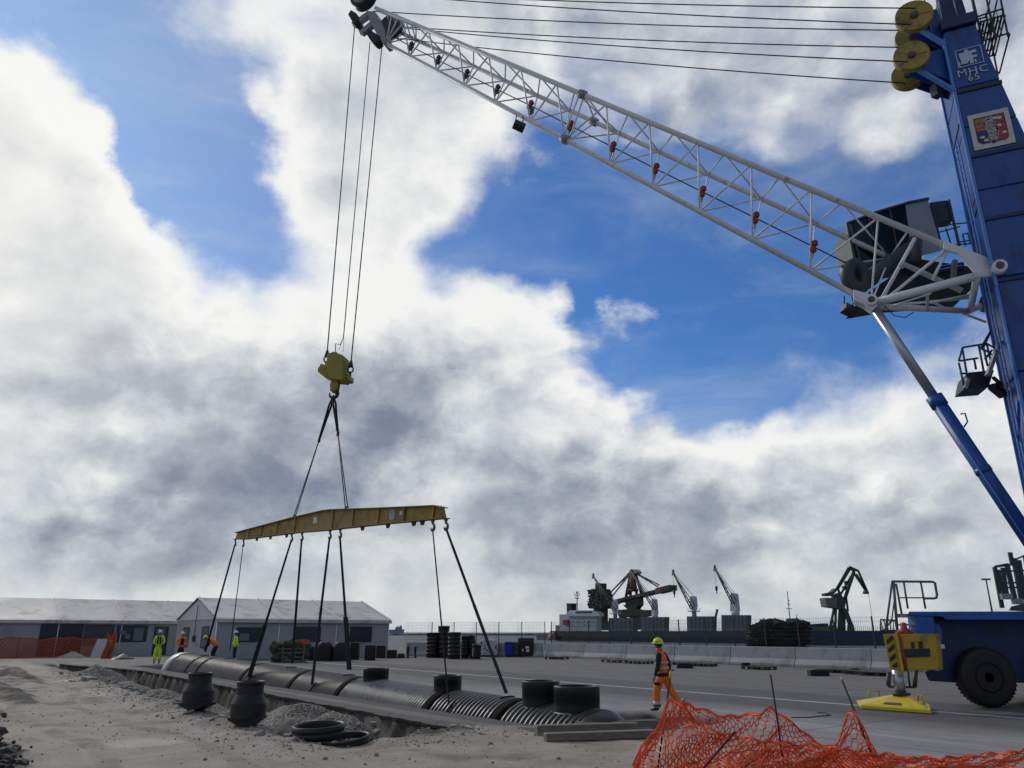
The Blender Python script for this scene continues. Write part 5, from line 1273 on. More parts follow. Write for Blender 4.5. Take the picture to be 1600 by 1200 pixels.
# folded netting beside the door and beside the crouching worker
for (px, py, w_, h_, lab) in ((168, 1029, .9, 2.0, 'bunched orange netting standing upright beside the tent window'), (347, 1027, 1.6, 1.5, 'bunched orange netting between the crouching worker and the yellow jacket')):
    p = ground(px, py); b = MB()
    def bunch(u, v, p=p, w_=w_, h_=h_): return p + V(((u - .5) * w_ * (.75 + .25 * v) + .1 * math.sin(v * 5), .15 * math.sin(u * 9 + v * 3), h_ * (1 - v) * (.8 + .2 * math.cos(u * 7))))
    net_sheet(b, bunch, 14, 12, .09); o = b.build('orange_netting', mat('dull_orange_plastic', (.42, .085, .035))); tag(o, lab, 'netting')
p = ground(157, 1027); b = MB(); b.prism([p + V((-.9, 0, 0)), p + V((.5, 0, 0)), p + V((.75, .2, 1.5)), p + V((-.6, .2, 1.45))], V((0, .1, 0))); tag(b.build('white_board', mat('white_sheet_board', (.5, .5, .5), .6, var=.1)), 'pale sheet board leaning by the opening of the long tent', 'board')
for (px, py, r_, h_, mm, lab) in ((113, 1027, 1.3, .5, mat('pale_sand', (.40, .36, .30), .95, var=.2), 'small pale sand heap before the orange netting'), (192, 1030, 1.0, .42, m_dgrey, 'low dark heap of tarpaulin under the tent windows')):
    p = ground(px, py); b = MB(); vs = [p + V((0, 0, h_))]; fs = []
    for j in range(1, 6):
        for i in range(16):
            a = 6.283 * i / 16; f = j / 5; rr = r_ * f * (1 + .2 * fbm(i * .9, j * .7, 3, px)); vs.append(p + V((math.cos(a) * rr, math.sin(a) * rr * .7, h_ * (1 - f) ** 1.1 * (1 + .25 * fbm(i, j * 2, 3, px)) - (.05 if j == 5 else 0))))
    for i in range(16): fs.append((0, 1 + i, 1 + (i + 1) % 16))
    for j in range(4):
        for i in range(16): a = 1 + j * 16 + i; c = 1 + j * 16 + (i + 1) % 16; fs.append((a, a + 16, c + 16, c))
    b.add(vs, fs, 0, True); tag(b.build('heap', mm), lab, 'heap')

# ------------------------------------------------------------------ concrete barriers with wire fence
m_conc = mat('pale_concrete', (.36, .365, .37), .85, var=.12, scale=1.2, bump=.3, dirt=(.20, .195, .19), dirt_amt=.35, dscale=.8)
m_mesh = mat('green_grey_fence_wire', (.07, .085, .085), .5, var=.1)
def barrier(L):
    b = MB(); prof = [(-.38, 0), (.38, 0), (.38, .16), (.18, .45), (.13, 1.12), (-.13, 1.12), (-.18, .45), (-.38, .16)]
    b.prism([V((-L / 2 + .015, y, z)) for y, z in prof], V((L - .03, 0, 0)))
    o = b.build('concrete_barrier', m_conc, bevel=.025); return o
def fence_panel(L):
    t = thing('fence_panel', 'x', 'fence', (0, 0, 0))
    b = MB(); z0, z1 = 1.12, 2.86
    n = int(L / .12)
    for k in range(n + 1): x = -L / 2 + L * k / n; b.beam((x, .05, z0 - .6), (x, .05, z1), .0075, .0075)
    for k in range(8): z = z0 + .02 + k * (z1 - z0 - .05) / 7; b.beam((-L / 2, .058, z), (L / 2, .058, z), .0075, .009)
    w_ = b.build('wire_mesh', m_mesh, t); w_['kind'] = 'thing'
    b = MB(); b.beam((-L / 2, .0, .5), (-L / 2, .0, z1 + .03), .065, .065); b.build('post', mat('dark_fence_post', (.03, .045, .05), .5), t)
    return t
NB = 30.8; LB = 4.9
pts = [SN(40 - k * LB, NB) for k in range(15)]                # along the basin, from the right to the far corner
corner = pts[-1]
bar0 = None
order = ['rightmost visible', 'second', 'third', 'fourth', 'fifth', 'sixth', 'seventh', 'eighth', 'ninth', 'tenth', 'eleventh', 'twelfth', 'thirteenth', 'fourteenth']
ordn = ['first', 'second', 'third', 'fourth', 'fifth', 'sixth', 'seventh', 'eighth', 'ninth', 'tenth', 'eleventh', 'twelfth', 'thirteenth', 'fourteenth', 'fifteenth', 'sixteenth', 'seventeenth', 'eighteenth', 'nineteenth', 'twentieth', 'twenty-first', 'twenty-second', 'twenty-third', 'twenty-fourth', 'twenty-fifth', 'twenty-sixth', 'twenty-seventh', 'twenty-eighth', 'twenty-ninth', 'thirtieth']
segs = []
for k in range(14):
    c = (pts[k] + pts[k + 1]) / 2; segs.append((c, math.atan2(D.y, D.x)))
e1 = V((-9.4, 72.0, 0)); c0 = corner + V((-.4, 0, 0)); nlef = 3; Ll = (e1 - c0).length / nlef
vis = [s for s in segs if 700 < proj(s[0])[0] < 1440]
lefts = [(c0.lerp(e1, (k + .5) / nlef), math.atan2((e1 - c0).y, (e1 - c0).x)) for k in range(nlef)]
allb = sorted(vis + lefts, key=lambda s: proj(s[0])[0])
for k, (c, a) in enumerate(allb):
    if bar0 is None: bar0 = barrier(LB); o = bar0
    else: o = bar0.copy(); C.objects.link(o)
    o.location = c; o.rotation_euler = (0, 0, a); o.scale = (1, 1, 1)
    if (c, a) in lefts: o.scale = (Ll / LB, 1, 1)
    tag(o, '%s pale concrete barrier counted from the tent along the quay edge' % ordn[k], 'barrier', 'concrete barriers along the quay edge')
FP = 2.45; fp0 = None; k = 0
spots = []
for i in range(28):
    c = SN(40 - (i + .5) * FP, NB + .42)
    if 830 < proj(c)[0] < 1440: spots.append((c, math.atan2(D.y, D.x)))
nf = 6; Lf = (e1 - c0).length / nf
for i in range(nf): spots.append((c0.lerp(e1, (i + .5) / nf) + V((0, .5, 0)), math.atan2((e1 - c0).y, (e1 - c0).x)))
spots.sort(key=lambda s: proj(s[0])[0])
for i, (c, a) in enumerate(spots):
    if fp0 is None: fp0 = fence_panel(FP); o = fp0
    else: o = copy_tree(fp0)
    o.location = c; o.rotation_euler = (0, 0, a)
    tag(o, '%s wire fence panel counted from the tent behind the concrete barriers' % ordn[i], 'fence', 'wire fence panels behind the barriers')
for (px, lab) in ((855, 'tall dark fence post standing beside the wheelie bins'),): pass

# ------------------------------------------------------------------ pallets and rubber blocks on the yard
m_pal = mat('dark_weathered_pallet', (.085, .072, .06), .9, var=.4, scale=3)
def pallet():
    b = MB()
    for k in range(6): b.box((0, -.46 + k * .184, .135), 1.2, .11, .022)
    for x in (-.53, 0, .53): b.box((x, 0, .112), .12, 1.0, .022)
    for x in (-.53, 0, .53):
        for y in (-.44, 0, .44): b.box((x, y, .06), .13, .11, .08)
    for y in (-.44, 0, .44): b.box((0, y, .01), 1.2, .11, .018)
    return b.build('pallet', m_pal)
pal0 = None
for i, (px, py, a, two, lab) in enumerate(((870, 1030, .1, 0, 'left-most flat pallet lying below the barrier by the ship stern'), (960, 1035, -.1, 0, 'flat dark pallet just left of the walking worker'), (999, 1037, .15, 0, 'flat dark pallet directly behind the walking worker'), (1066, 1039, .0, 0, 'flat dark pallet right of the worker with a black block before it'), (1096, 1041, .2, 0, 'flat dark pallet at the end of the touching pair'), (1186, 1046, -.05, 0, 'flat dark pallet standing alone in the middle of the row'), (1305, 1051, .1, 0, 'flat dark pallet behind the black block near the outrigger'), (1352, 1054, .0, 0, 'paler flat pallet left of the yellow outrigger box'), (1378, 1056, .12, 0, 'paler flat pallet partly behind the yellow outrigger box'))):
    if pal0 is None: pal0 = pallet(); o = pal0
    else: o = pal0.copy(); C.objects.link(o)
    g = ground(px, py); o.location = g; o.rotation_euler = (0, 0, math.atan2(D.y, D.x) + a); o.scale = (1.35, 1.1, 1.2)
    tag(o, lab, 'pallet', 'pallets lying on the yard')
for i, (px, py, lab) in enumerate(((1070, 1044, 'black rubber block in front of the pallet right of the worker'), (1279, 1056, 'black rubber block in front of the pallet near the outrigger'), (1050, 1033, 'small black block by the barrier foot right of the worker'), (1165, 1040, 'small black block by the barrier foot in mid row'), (925, 1029, 'small black block by the barrier foot behind the first pallets'), (1334, 1050, 'small black block by the barrier foot near the outrigger'))):
    g = ground(px, py); s_ = 1 if i < 2 else .6
    b = MB(); b.box((0, 0, .13 * s_), .9 * s_, .5 * s_, .26 * s_); b.box((0, 0, .27 * s_), .7 * s_, .3 * s_, .03)
    o = b.build('rubber_block', m_black, bevel=.03); o.location = g; o.rotation_euler = (0, 0, -.1 + i * .1); tag(o, lab, 'block', 'black blocks on the yard')

# ------------------------------------------------------------------ black tanks, bins and site stores by the quay edge
def scale_at(g): return ((g - CAM).y * cp + (g - CAM).z * sp) / F_PX
def drum(px0, px1, pt, pb, lab, tilt=0, grp='black plastic drums by the barrier', ribs=6):
    g = ground((px0 + px1) / 2, pb); k = scale_at(g); r = (px1 - px0) / 2 * k; h = (pb - pt) * k * 1.0 + .04
    b = MB(); prof = [(0, 0), (r * .9, 0), (r * .92, .04)]
    for i in range(ribs):
        z = .05 + (h - .2) * i / ribs; d = (h - .2) / ribs; prof += [(r * .93, z), (r * .93, z + d * .85), (r * .95, z + d * .87), (r * .95, z + d * .98)]
    prof += [(r * .94, h - .12), (r * .98, h - .1), (r * .98, h), (r * .9, h), (r * .88, h - .05), (0, h - .05)]
    b.lathe(prof, (0, 0, 0), n=28)
    o = b.build('plastic_drum', m_hdpe); o.location = g + V((0, r, .0)); o.rotation_euler = (0, R(tilt), .4)
    if tilt: o.location.z += abs(math.sin(R(tilt))) * r * .9
    tag(o, lab, 'drum', grp); return o
drum(664, 684, 991, 1028, 'black drum at the left end of the group beside the tallest one')
drum(682, 701, 981, 1028, 'tallest black drum standing at the back of the group')
drum(698, 719, 990.5, 1030, 'wide black drum in front of the tallest one')
drum(719.5, 733, 996, 1029, 'narrow black drum right of the wide one')
drum(733, 746, 996, 1029, 'black drum leaning over at the right end of the group', -8)
drum(736, 751, 1010, 1030, 'low black drum at the foot of the leaning one', 4)
# small black bollards
for i, (px, py, lab) in enumerate(((637, 1028, 'short black bollard left of the other one'), (648.5, 1028, 'short black bollard nearer the drums'))):
    g = ground(px, py); b = MB(); b.lathe([(.13, 0), (.13, .08), (.09, .1), (.09, .78), (.12, .8), (.12, .88), (0, .9)], g, n=14); tag(b.build('bollard', m_hdpe), lab, 'bollard', 'short black bollards')
# white bulk bag on a pallet, wheelie bins
g = ground(763, 1026.5); k = scale_at(g); b = MB(); w_ = 1.55
for (z0, z1, s0, s1) in ((.12, .55, .94, 1.04), (.55, 1.2, 1.04, .98), (1.2, 1.42, .98, .86)):
    b.hexa([V((x * w_ / 2 * s0, y * w_ / 2 * s0, z0)) for x, y in ((-1, -1), (1, -1), (1, 1), (-1, 1))], [V((x * w_ / 2 * s1, y * w_ / 2 * s1, z1 - .004)) for x, y in ((-1, -1), (1, -1), (1, 1), (-1, 1))])
t = thing('bulk_bag', 'white woven bulk bag with dark marks standing beside the leaning drum', 'bag', g + V((0, .8, 0))); o = b.build('bag', mat('white_woven_bag', (.50, .51, .52), .8, var=.2, scale=2, bump=.4), None, bevel=.05); o.parent = t
b = MB()
for (x, z, sx, sz) in ((-.62, 1.15, .14, .2), (-.3, .95, .1, .12), (-.3, .72, .12, .14), (.64, .8, .12, .3), (-.1, .55, .1, .08)): b.box((x, -.84, z), sx, .03, sz)
o = b.build('printed_marks', m_dgrey); o.parent = t
b = MB()
for x in (-.6, .6): b.path([(x - .08, -.4, 1.4), (x, -.35, 1.62), (x + .12, -.3, 1.62), (x + .1, -.2, 1.4)], .03, 6)
o = b.build('lifting_loops', mat('pale_webbing', (.45, .45, .43), .8)); o.parent = t
b = MB(); b.box((0, 0, .06), 1.5, 1.2, .12); o = b.build('base_pallet', m_pal); o.parent = t
def bin_(px0, px1, pt, pb, m, lab, four=False):
    g = ground((px0 + px1) / 2, pb); k = scale_at(g); w_ = (px1 - px0) * k; h = (pb - pt) * k + .04
    t = thing('wheelie_bin', lab, 'bin', g + V((0, .4, 0)), 'wheelie bins by the barrier')
    b = MB(); b.hexa([V((x * w_ * .42, y * .36, .08)) for x, y in ((-1, -1), (1, -1), (1, 1), (-1, 1))], [V((x * w_ * .48, y * .42, h * .86)) for x, y in ((-1, -1), (1, -1), (1, 1), (-1, 1))]); o = b.build('bin_body', m, None, bevel=.03); o.parent = t
    b = MB(); b.hexa([V((x * w_ * .52, y * .46, h * .87)) for x, y in ((-1, -1), (1, -1), (1, 1), (-1, 1))], [V((x * w_ * .46, y * .40, h)) for x, y in ((-1, -1), (1, -1), (1, 1), (-1, 1))]); b.box((0, .46, h * .9), w_ * .8, .06, .08); o = b.build('bin_lid', m, None, bevel=.03); o.parent = t
    for x in ((-1, 1)):
        b = MB(); b.tube((x * w_ * .4 - .03, .3 if not four else -.25, .09), (x * w_ * .4 + .03, .3 if not four else -.25, .09), .09, 14); o = b.build('bin_wheel', m_black); o.parent = t
    return t, w_, h
bin_(788, 802, 1004.5, 1026.5, mat('blue_bin_plastic', (.012, .03, .30), .5, var=.15), 'blue wheelie bin left of the black container')
bin_(801.5, 811, 1005, 1026.5, mat('dark_green_bin_plastic', (.03, .05, .03), .5, var=.15), 'dark green wheelie bin between the blue bin and the black container')
t, w_, h = bin_(809, 835, 999, 1026.5, m_hdpe, 'wide black rubbish container with white stickers', True)
for (x, z, sx, sz) in ((.12, .78, .32, .18), (.16, .52, .26, .2), (-.32, .55, .1, .2)):
    b = MB(); b.box((x * w_ / 1.6, -.43, z), sx, .02, sz); o = b.build('sticker', mat('white_sticker', (.7, .7, .7), .5)); o.parent = t
# dark boxes and wrapped loads in front of the short tent
def crate(px0, px1, pt, pb, m, lab, rz=.3, dep=.9, style=0):
    g = ground((px0 + px1) / 2, pb); k = scale_at(g); w_ = (px1 - px0) * k * .9; h = (pb - pt) * k + .04
    b = MB()
    if style == 0:
        b.box((0, 0, h / 2), w_, dep, h); 
        for z in (.08, h * .5, h - .05): b.box((0, 0, z), w_ + .05, dep + .05, .06)
        for x in (-1, 1): b.box((x * (w_ / 2 - .03), 0, h * .5), .08, dep + .07, h - .02)
    else:
        n = 18; vs = []; fs = []; rows = 7
        for j in range(rows + 1):
            f = j / rows; z = h * math.sin(f * math.pi / 2) ** .8; s_ = math.cos(f * math.pi / 2) ** .45 if f < 1 else .02
            for i in range(n):
                a = 6.283 * i / n; ca_, sa_ = math.cos(a), math.sin(a); q = (abs(ca_) ** 4 + abs(sa_) ** 4) ** -.25
                wob = 1 + .10 * fbm(i * .8, j * .9, 3, px0); vs.append(V((ca_ * q * w_ / 2 * s_ * wob, sa_ * q * dep / 2 * s_ * wob, z * (1 + .08 * fbm(i * .5, j, 3, px0 + 3)))))
        for j in range(rows):
            for i in range(n): fs.append((j * n + i, j * n + (i + 1) % n, (j + 1) * n + (i + 1) % n, (j + 1) * n + i))
        b.add(vs, fs, 0, True)
    o = b.build('wrapped_load' if style else 'storage_box', m, bevel=0 if style else .02); o.location = g + V((0, dep / 2, 0)); o.rotation_euler = (0, 0, rz)
    tag(o, lab, 'load' if style else 'box', 'black stores before the short tent'); return o
crate(474, 489, 1012, 1032, m_hdpe, 'low black box left of the wrapped loads', .1)
crate(488, 518, 1005, 1033, m_black, 'black wrapped load at the left of the bulky pair', .1, 1.4, 1)
crate(514, 543, 1005, 1033, m_black, 'black wrapped load at the right of the bulky pair', .2, 1.4, 1)
crate(545, 559, 1006, 1031, m_hdpe, 'upright black box just right of the thick sling', .1)
crate(567, 585, 1010, 1032, m_hdpe, 'black box with a small white mark near the tent corner', .2)
crate(586, 601, 1010.5, 1028.5, m_hdpe, 'dark box standing behind the marked box', .1)
crate(603, 619, 1017, 1028.5, m_hdpe, 'low dark box at the tent corner', .1)
crate(619, 632, 1022, 1028.5, m_black, 'flat dark tarpaulin lump left of the bollards', .1, .8, 1)
crate(345, 362, 1018, 1030, m_hdpe, 'low black box behind the yellow-jacketed worker', .1) if False else None
# pallet cage with green-brown goods
g = ground(449, 1035); k = scale_at(g); w_ = 52 * k; h = 32 * k; t = thing('goods_cage', 'timber pallet cage of mossy brown goods left of the black loads', 'cage', g + V((0, .6, 0)))
b = MB(); b.box((0, 0, .1), w_, 1.2, .12)
for x in (-.5, -.17, .17, .5): b.box((x * w_ * .94, -.6, h / 2), .09, .06, h)
for z in (.34, .62, .90, 1.2): b.box((0, -.61, z), w_, .035, .10)
o = b.build('cage_frame', mat('grey_brown_timber', (.15, .13, .10), .9, var=.3), None); o.parent = t
b = MB()
for i in range(70): b.rock((rnd.uniform(-.46, .46) * w_, rnd.uniform(-.5, .4), rnd.uniform(.2, h * .92)), rnd.uniform(.25, .5))
o = b.build('packed_goods', mat('mossy_goods', (.06, .07, .04), .9, var=.6, scale=3)); o.parent = t; o['kind'] = 'stuff'
b = MB(); b.prism([V((.0, -.66, h - .05)), V((w_ * .55, -.66, h + .08)), V((w_ * .62, -.66, h - .22)), V((.1, -.66, h - .3))], V((0, .08, 0))); o = b.build('orange_cover', mat('dull_orange_plastic', (.42, .085, .035))); o.parent = t
# lamp mast far right
p = V(at(1549, 950, 150)); b = MB(); zt_ = at(1542, 906, 150).z; b.tube((p.x, 150, 0), (p.x, 150, zt_), .22, 8, r2=.12); t = thing('lamp_mast', 'tall thin lamp mast far off behind the blue chassis', 'lamp', (p.x, 150, 0)); b.build('mast', m_dgrey, t)
for x in (-.55, 0, .55): b = MB(); b.box((p.x + x, 150, zt_ + .1), .42, .5, .3); b.build('lamp_head', m_dgrey, t)
# ------------------------------------------------------------------ bulk carrier at the far quay
PS = V((26.9, 563, WZ))
def sh(px, py, off=0.0): return onplane(px, py, PS + Nn * off, Nn)
def sl(P): return (V(P) - PS).dot(D)
def SP(l, n, z): return PS + D * l + Nn * n + V((0, 0, z - WZ))
m_hull = mat('dark_grey_hull', (.022, .028, .038), .6, var=.15, scale=.05, dirt=(.04, .03, .028), dirt_amt=.3, dscale=.06)
m_boot = mat('red_brown_hull', (.10, .05, .04), .7, var=.3, scale=.08)
m_swhite = mat('ship_white_paint', (.48, .52, .56), .5, var=.06, scale=.1)
m_hatch = mat('grey_hatch_steel', (.10, .115, .135), .6, var=.12, scale=.1)
m_scr = mat('ship_crane_white', (.50, .53, .55), .5, var=.1, scale=.2); m_jib = mat('dark_jib_steel', (.09, .09, .085), .6, var=.3, scale=.2)
ship = thing('cargo_ship', 'long dark hulled cargo ship moored beyond the barriers with a white bridge', 'ship', PS)
zd = sh(1050, 986).z; lb = sl(sh(1256, 1000))
def station(l, half, z):        # hull cross-section corners
    return [SP(l, 14 - half, z), SP(l, 14 + half, z)]
b = MB(); st = []
for (l, h0, h1, zt_) in ((-4, 3, 11, zd + .3), (3, 9, 13.5, zd + .3), (14, 13.5, 14, zd), (lb - 22, 13.5, 14, zd), (lb - 10, 10, 13, zd + 1.5), (lb - 2, 3, 9, zd + 3.0), (lb + 4, .4, 2.5, zd + 3.6)):
    st.append([SP(l, 14 - h0, WZ - 1), SP(l, 14 - h1, WZ + 3), SP(l, 14 - h1, zt_), SP(l, 14 + h1, zt_), SP(l, 14 + h1, WZ + 3), SP(l, 14 + h0, WZ - 1)])
vs = [p for r in st for p in r]; fs = []; k = 6
for i in range(len(st) - 1):
    for j in range(k):
        if j == 5: continue
        fs.append((i * k + j, i * k + j + 1, (i + 1) * k + j + 1, (i + 1) * k + j))
fs += [tuple(range(k))[::-1], tuple((len(st) - 1) * k + j for j in range(k))]
b.add(vs, fs); b.build('hull', m_hull, ship)
b = MB(); b.prism([SP(-3.9, -.0, WZ + .3), SP(6, -.06, WZ + .3), SP(6, -.06, zd), SP(-3.9, 2.9, zd)], Nn * -.2); 
b.build('stern_plating', m_boot, ship)
b = MB()
for px in range(872, 1262, 4):
    p = SP(sl(sh(px, 985)), .3, zd); b.beam(p, p + V((0, 0, 1.3)), .12, .12)
for z in (.6, 1.25): b.beam(SP(6, .3, zd + z), SP(lb - 12, .3, zd + z), .08, .08)
b.build('deck_rail', mat('pale_rail', (.3, .31, .32), .6), ship)
# superstructure on the ship plane (facing the viewer), 9 m deep and upwards
def slab(pts, name, m, n0=3, dep=20, par=None, bev=0):
    dep = min(dep, 4.5)
    b = MB(); b.prism([sh(px, py, n0) for px, py in pts], Nn * dep); return b.build(name, m, par or ship)
def lbox(px0, px1, py0, py1, name, m, n0=3, dep=20, par=None): return slab([(px0, py0), (px1, py0), (px1, py1), (px0, py1)], name, m, n0, dep, par)
bridge = lbox(886, 932, 955.5, 986.6, 'superstructure', m_swhite)
lbox(874, 887, 960, 986.6, 'superstructure_wing', m_swhite, 4, 16); lbox(885, 936, 958, 963, 'bridge_deck', m_swhite, 1, 24); lbox(890, 922, 953.5, 956, 'wheelhouse_roof', m_swhite, 4, 16)
lbox(899, 924, 955.2, 957.8, 'bridge_windows', m_glass, .9, .5)
for px, py in ((910, 965.5), (894, 970), (902, 970), (912, 970), (921, 970), (927, 970), (894, 976), (902, 976), (912, 976), (921, 976)): lbox(px, px + 1.6, py, py + 1.6, 'porthole', m_dgrey, 2.85, .3)
for y in (966.6, 972.6, 978.6): lbox(886, 932, y, y + .35, 'deck_edge', m_hatch, 2.75, .3)
lbox(885.5, 893, 944, 960, 'funnel', m_dark, 8, 8); lbox(885, 893.5, 942.6, 944.2, 'funnel_top', m_dgrey, 7.5, 9)
lbox(879.5, 887, 968.5, 976.5, 'lifeboat', m_redp, 1.5, 3); lbox(868, 886, 977, 986, 'poop_house', mat('pale_brown_paint', (.24, .20, .17), .7), 6, 12)
b = MB(); a = [sh(902, 955, 10), sh(901.5, 924, 10)]; b.tube(a[0], a[1], .35, 6)
for (px, py, w_) in ((901.5, 930, 7), (901.5, 935, 5), (902, 927, 3)): b.beam(sh(px - w_ / 2, py, 10), sh(px + w_ / 2, py, 10), .5, .5); b.beam(sh(px - w_ / 2, py, 10), sh(px - w_ / 2 - .5, py - 3, 10), .3, .3); b.beam(sh(px + w_ / 2, py, 10), sh(px + w_ / 2 + .6, py - 3, 10), .3, .3)
b.build('radar_mast', m_dgrey, ship)
for (x0, x1, y0, y1) in ((951, 989, 965.5, 986.6), (1001, 1038, 964, 986.6), (1073, 1112, 963, 986.6), (1127, 1166, 961, 986.6)):
    h = slab([(x0, y0), (x1, y0), (x1 - .6, y1), (x0 + .6, y1)], 'hatch_stack', m_hatch, 5, 14); 
    b = MB()
    for k in range(1, 6): x = x0 + (x1 - x0) * k / 6; b.beam(sh(x, y0 + .8, 4.9), sh(x, y1, 4.9), .25, .3)
    b.beam(sh(x0, y1 + .6, 6), sh(x1, y1 + .6, 6), .6, 1.2); b.build('hatch_ribs', m_hatch, h)
# four slewing deck cranes
def deck_crane(px0, px1, ptop, pbase, tip, foot, hook, col_off):
    t = bpy.data.objects.new('deck_crane', None); C.objects.link(t); t.parent = ship; base = sh((px0 + px1) / 2, pbase, 12); t.location = base - ship.location
    t.empty_display_size = 2
    b = MB(); c = sh((px0 + px1) / 2, pbase, 12); k = scale_at(c); w_ = (px1 - px0) * k
    top = sh((px0 + px1) / 2, ptop, 12).z
    b.lathe([(w_ * .36, 0), (w_ * .36, (top - c.z) * .28), (w_ * .55, (top - c.z) * .38), (w_ * .55, (top - c.z) * .46)], c, n=18)
    b.prism([c + D * -w_ * .55 + Nn * -w_ * .4 + V((0, 0, (top - c.z) * .46)), c + D * w_ * .5 + Nn * -w_ * .4 + V((0, 0, (top - c.z) * .46)), c + D * w_ * .42 + Nn * -w_ * .4 + V((0, 0, (top - c.z) * .96)), c + D * -w_ * .12 + Nn * -w_ * .4 + V((0, 0, (top - c.z) * 1.0)), c + D * -w_ * .3 + Nn * -w_ * .4 + V((0, 0, (top - c.z) * .8))], Nn * w_ * .8)
    b.build('crane_house', m_scr, t)
    b = MB(); zp = c + V((0, 0, (top - c.z) * .22)); b.lathe([(w_ * .4, 0), (w_ * 1.0, .1), (w_ * 1.0, .5), (w_ * .4, .6)], zp, n=16)
    for i in range(10): a = 6.283 * i / 10; q = V((math.cos(a) * w_ * .95, math.sin(a) * w_ * .95, .5)); b.beam(zp + q, zp + q + V((0, 0, 1.5)), .15, .15)
    b.build('crane_platform', m_scr, t)
    tp, ft = sh(*tip, 8), sh(*foot, 8); b = MB()
    for o_ in (-1.1, 1.1): b.tube(ft + Nn * o_, tp + Nn * o_ * .2, .38, 6)
    up_ = V((0, 0, 1)); dd = (tp - ft)
    for i in range(1, 8):
        a = ft.lerp(tp, i / 8); a2 = ft.lerp(tp, (i + 1) / 8); b.tube(a - Nn * (1.1 - i * .1), a2 + Nn * (1.1 - i * .1), .16, 5)
    off_ = sh(foot[0] + 5, foot[1] - 5.5, 8) - ft; b.tube(ft + off_, tp.lerp(ft, .1), .26, 6); b.tube(ft + off_, ft, .2, 6)
    for i in (1, 2, 3, 4): b.tube(ft.lerp(tp, i * .2), (ft + off_).lerp(tp, i * .2), .18, 5)
    b.prism([tp - D * 1 + V((0, 0, -2)), tp + D * 1 + V((0, 0, -2)), tp + V((0, 0, 1.5))], Nn * 1.2); b.build('crane_jib', m_jib, t)
    b = MB(); ct = c + V((0, 0, top - c.z)); b.tube(ct, tp, .09, 4); b.tube(ct + Nn * 1, tp, .09, 4)
    if hook: hp = sh(*hook, 8); b.tube(tp, hp, .07, 4)
    b.build('crane_rope', m_rope, t)
    if hook:
        b = MB(); b.lathe([(0, 1.4), (.8, .8), (.7, -1), (.3, -1.6), (.3, -3), (0, -3.4)], hp, n=8); b.build('hook_block', m_dark, t)
deck_crane(957, 966, 938, 966, (926, 899), (960, 954), None, 0)
deck_crane(1020, 1029, 935, 981, (986, 893), (1023, 953), None, 0)
deck_crane(1080, 1090, 931, 963, (1051, 893.5), (1081, 951), (1053.5, 925), 0)
deck_crane(1145, 1157, 926, 980, (1116, 886.5), (1146, 944), (1119.5, 919), 0)
b = MB(); b.beam(sh(1114, 981, 4), sh(1121, 952, 4), .9, .9); b.build('derrick_post', m_dgrey, ship)
b = MB(); b.tube(sh(1235.5, 978, 8), sh(1230, 924, 8), .3, 6)
for (py, w_) in ((951, 8), (944, 5), (938, 3)): b.beam(sh(1232.5 - w_ / 2, py, 8), sh(1232.5 + w_ / 2, py, 8), .4, .4)
b.build('foremast', m_swhite, ship)
b = MB(); b.tube(sh(1245.5, 975, 8), sh(1245, 960, 8), .2, 5); b.build('bow_post', m_dgrey, ship)
# dark heap of fenders / scrap piled in front of the bow on the near quay
t = None
b = MB(); c = at(1212, 978, 330); c.z = 0
pile = []
for i in range(420):
    u = rnd.uniform(-1, 1); px = 1216 + u * 42; topy = 973 + 2 * rnd.random() + 3 * abs(u) ** 4 + (16 * (-u - .35) if u < -.35 else 0); py = topy + (1006 - topy) * rnd.random() ** 1.25
    p = at(px, py, 345 + rnd.uniform(-4, 4)); b.rock(p, rnd.uniform(1.2, 3.6))
o = b.build('scrap_heap', mat('dark_rusty_scrap', (.009, .008, .008), .95, var=.5, scale=.3)); tag(o, 'dark jagged heap of scrap piled before the ship bow', 'scrap heap')
# blue hull to the right of the bow
def at_y(px, py, Y): return at(px, py, Y)
bl = thing('blue_barge', 'low blue hulled barge moored right of the scrap heap', 'barge', (at(1320, 1005, 360).x, 360, WZ))
a = at(1254, 985.5, 372); c_ = at(1440, 987, 360); b = MB()
b.hexa([V((a.x, a.y, WZ - 1)), V((c_.x, c_.y, WZ - 1)), V((c_.x + 8, c_.y + 14, WZ - 1)), V((a.x + 8, a.y + 14, WZ - 1))], [V((a.x, a.y, a.z)), V((c_.x, c_.y, a.z)), V((c_.x + 8, c_.y + 14, a.z)), V((a.x + 8, a.y + 14, a.z))]); b.build('hull', mat('deep_blue_hull', (.010, .03, .12), .6, var=.2, scale=.06), bl)
b = MB(); o_ = V((-.02, -.25, 0)); h = WZ + 3.3; b.hexa([V((a.x, a.y, WZ - .5)) + o_, V((c_.x, c_.y, WZ - .5)) + o_, V((c_.x, c_.y, WZ - .5)), V((a.x, a.y, WZ - .5))], [V((a.x, a.y, h)) + o_, V((c_.x, c_.y, h)) + o_, V((c_.x, c_.y, h)), V((a.x, a.y, h))]); b.build('lower_strake', mat('dark_green_brown_hull', (.03, .035, .03), .7, var=.4, scale=.1), bl)
b = MB()
for k in range(60): p = a.lerp(V((c_.x, c_.y, a.z)), k / 59); b.beam(p, p + V((0, 0, 1.6)), .1, .1)
for z in (.8, 1.6): b.beam(a + V((0, 0, z)), V((c_.x, c_.y, a.z + z)), .08, .08)
b.build('rail', mat('pale_rail', (.3, .31, .32), .6), bl)

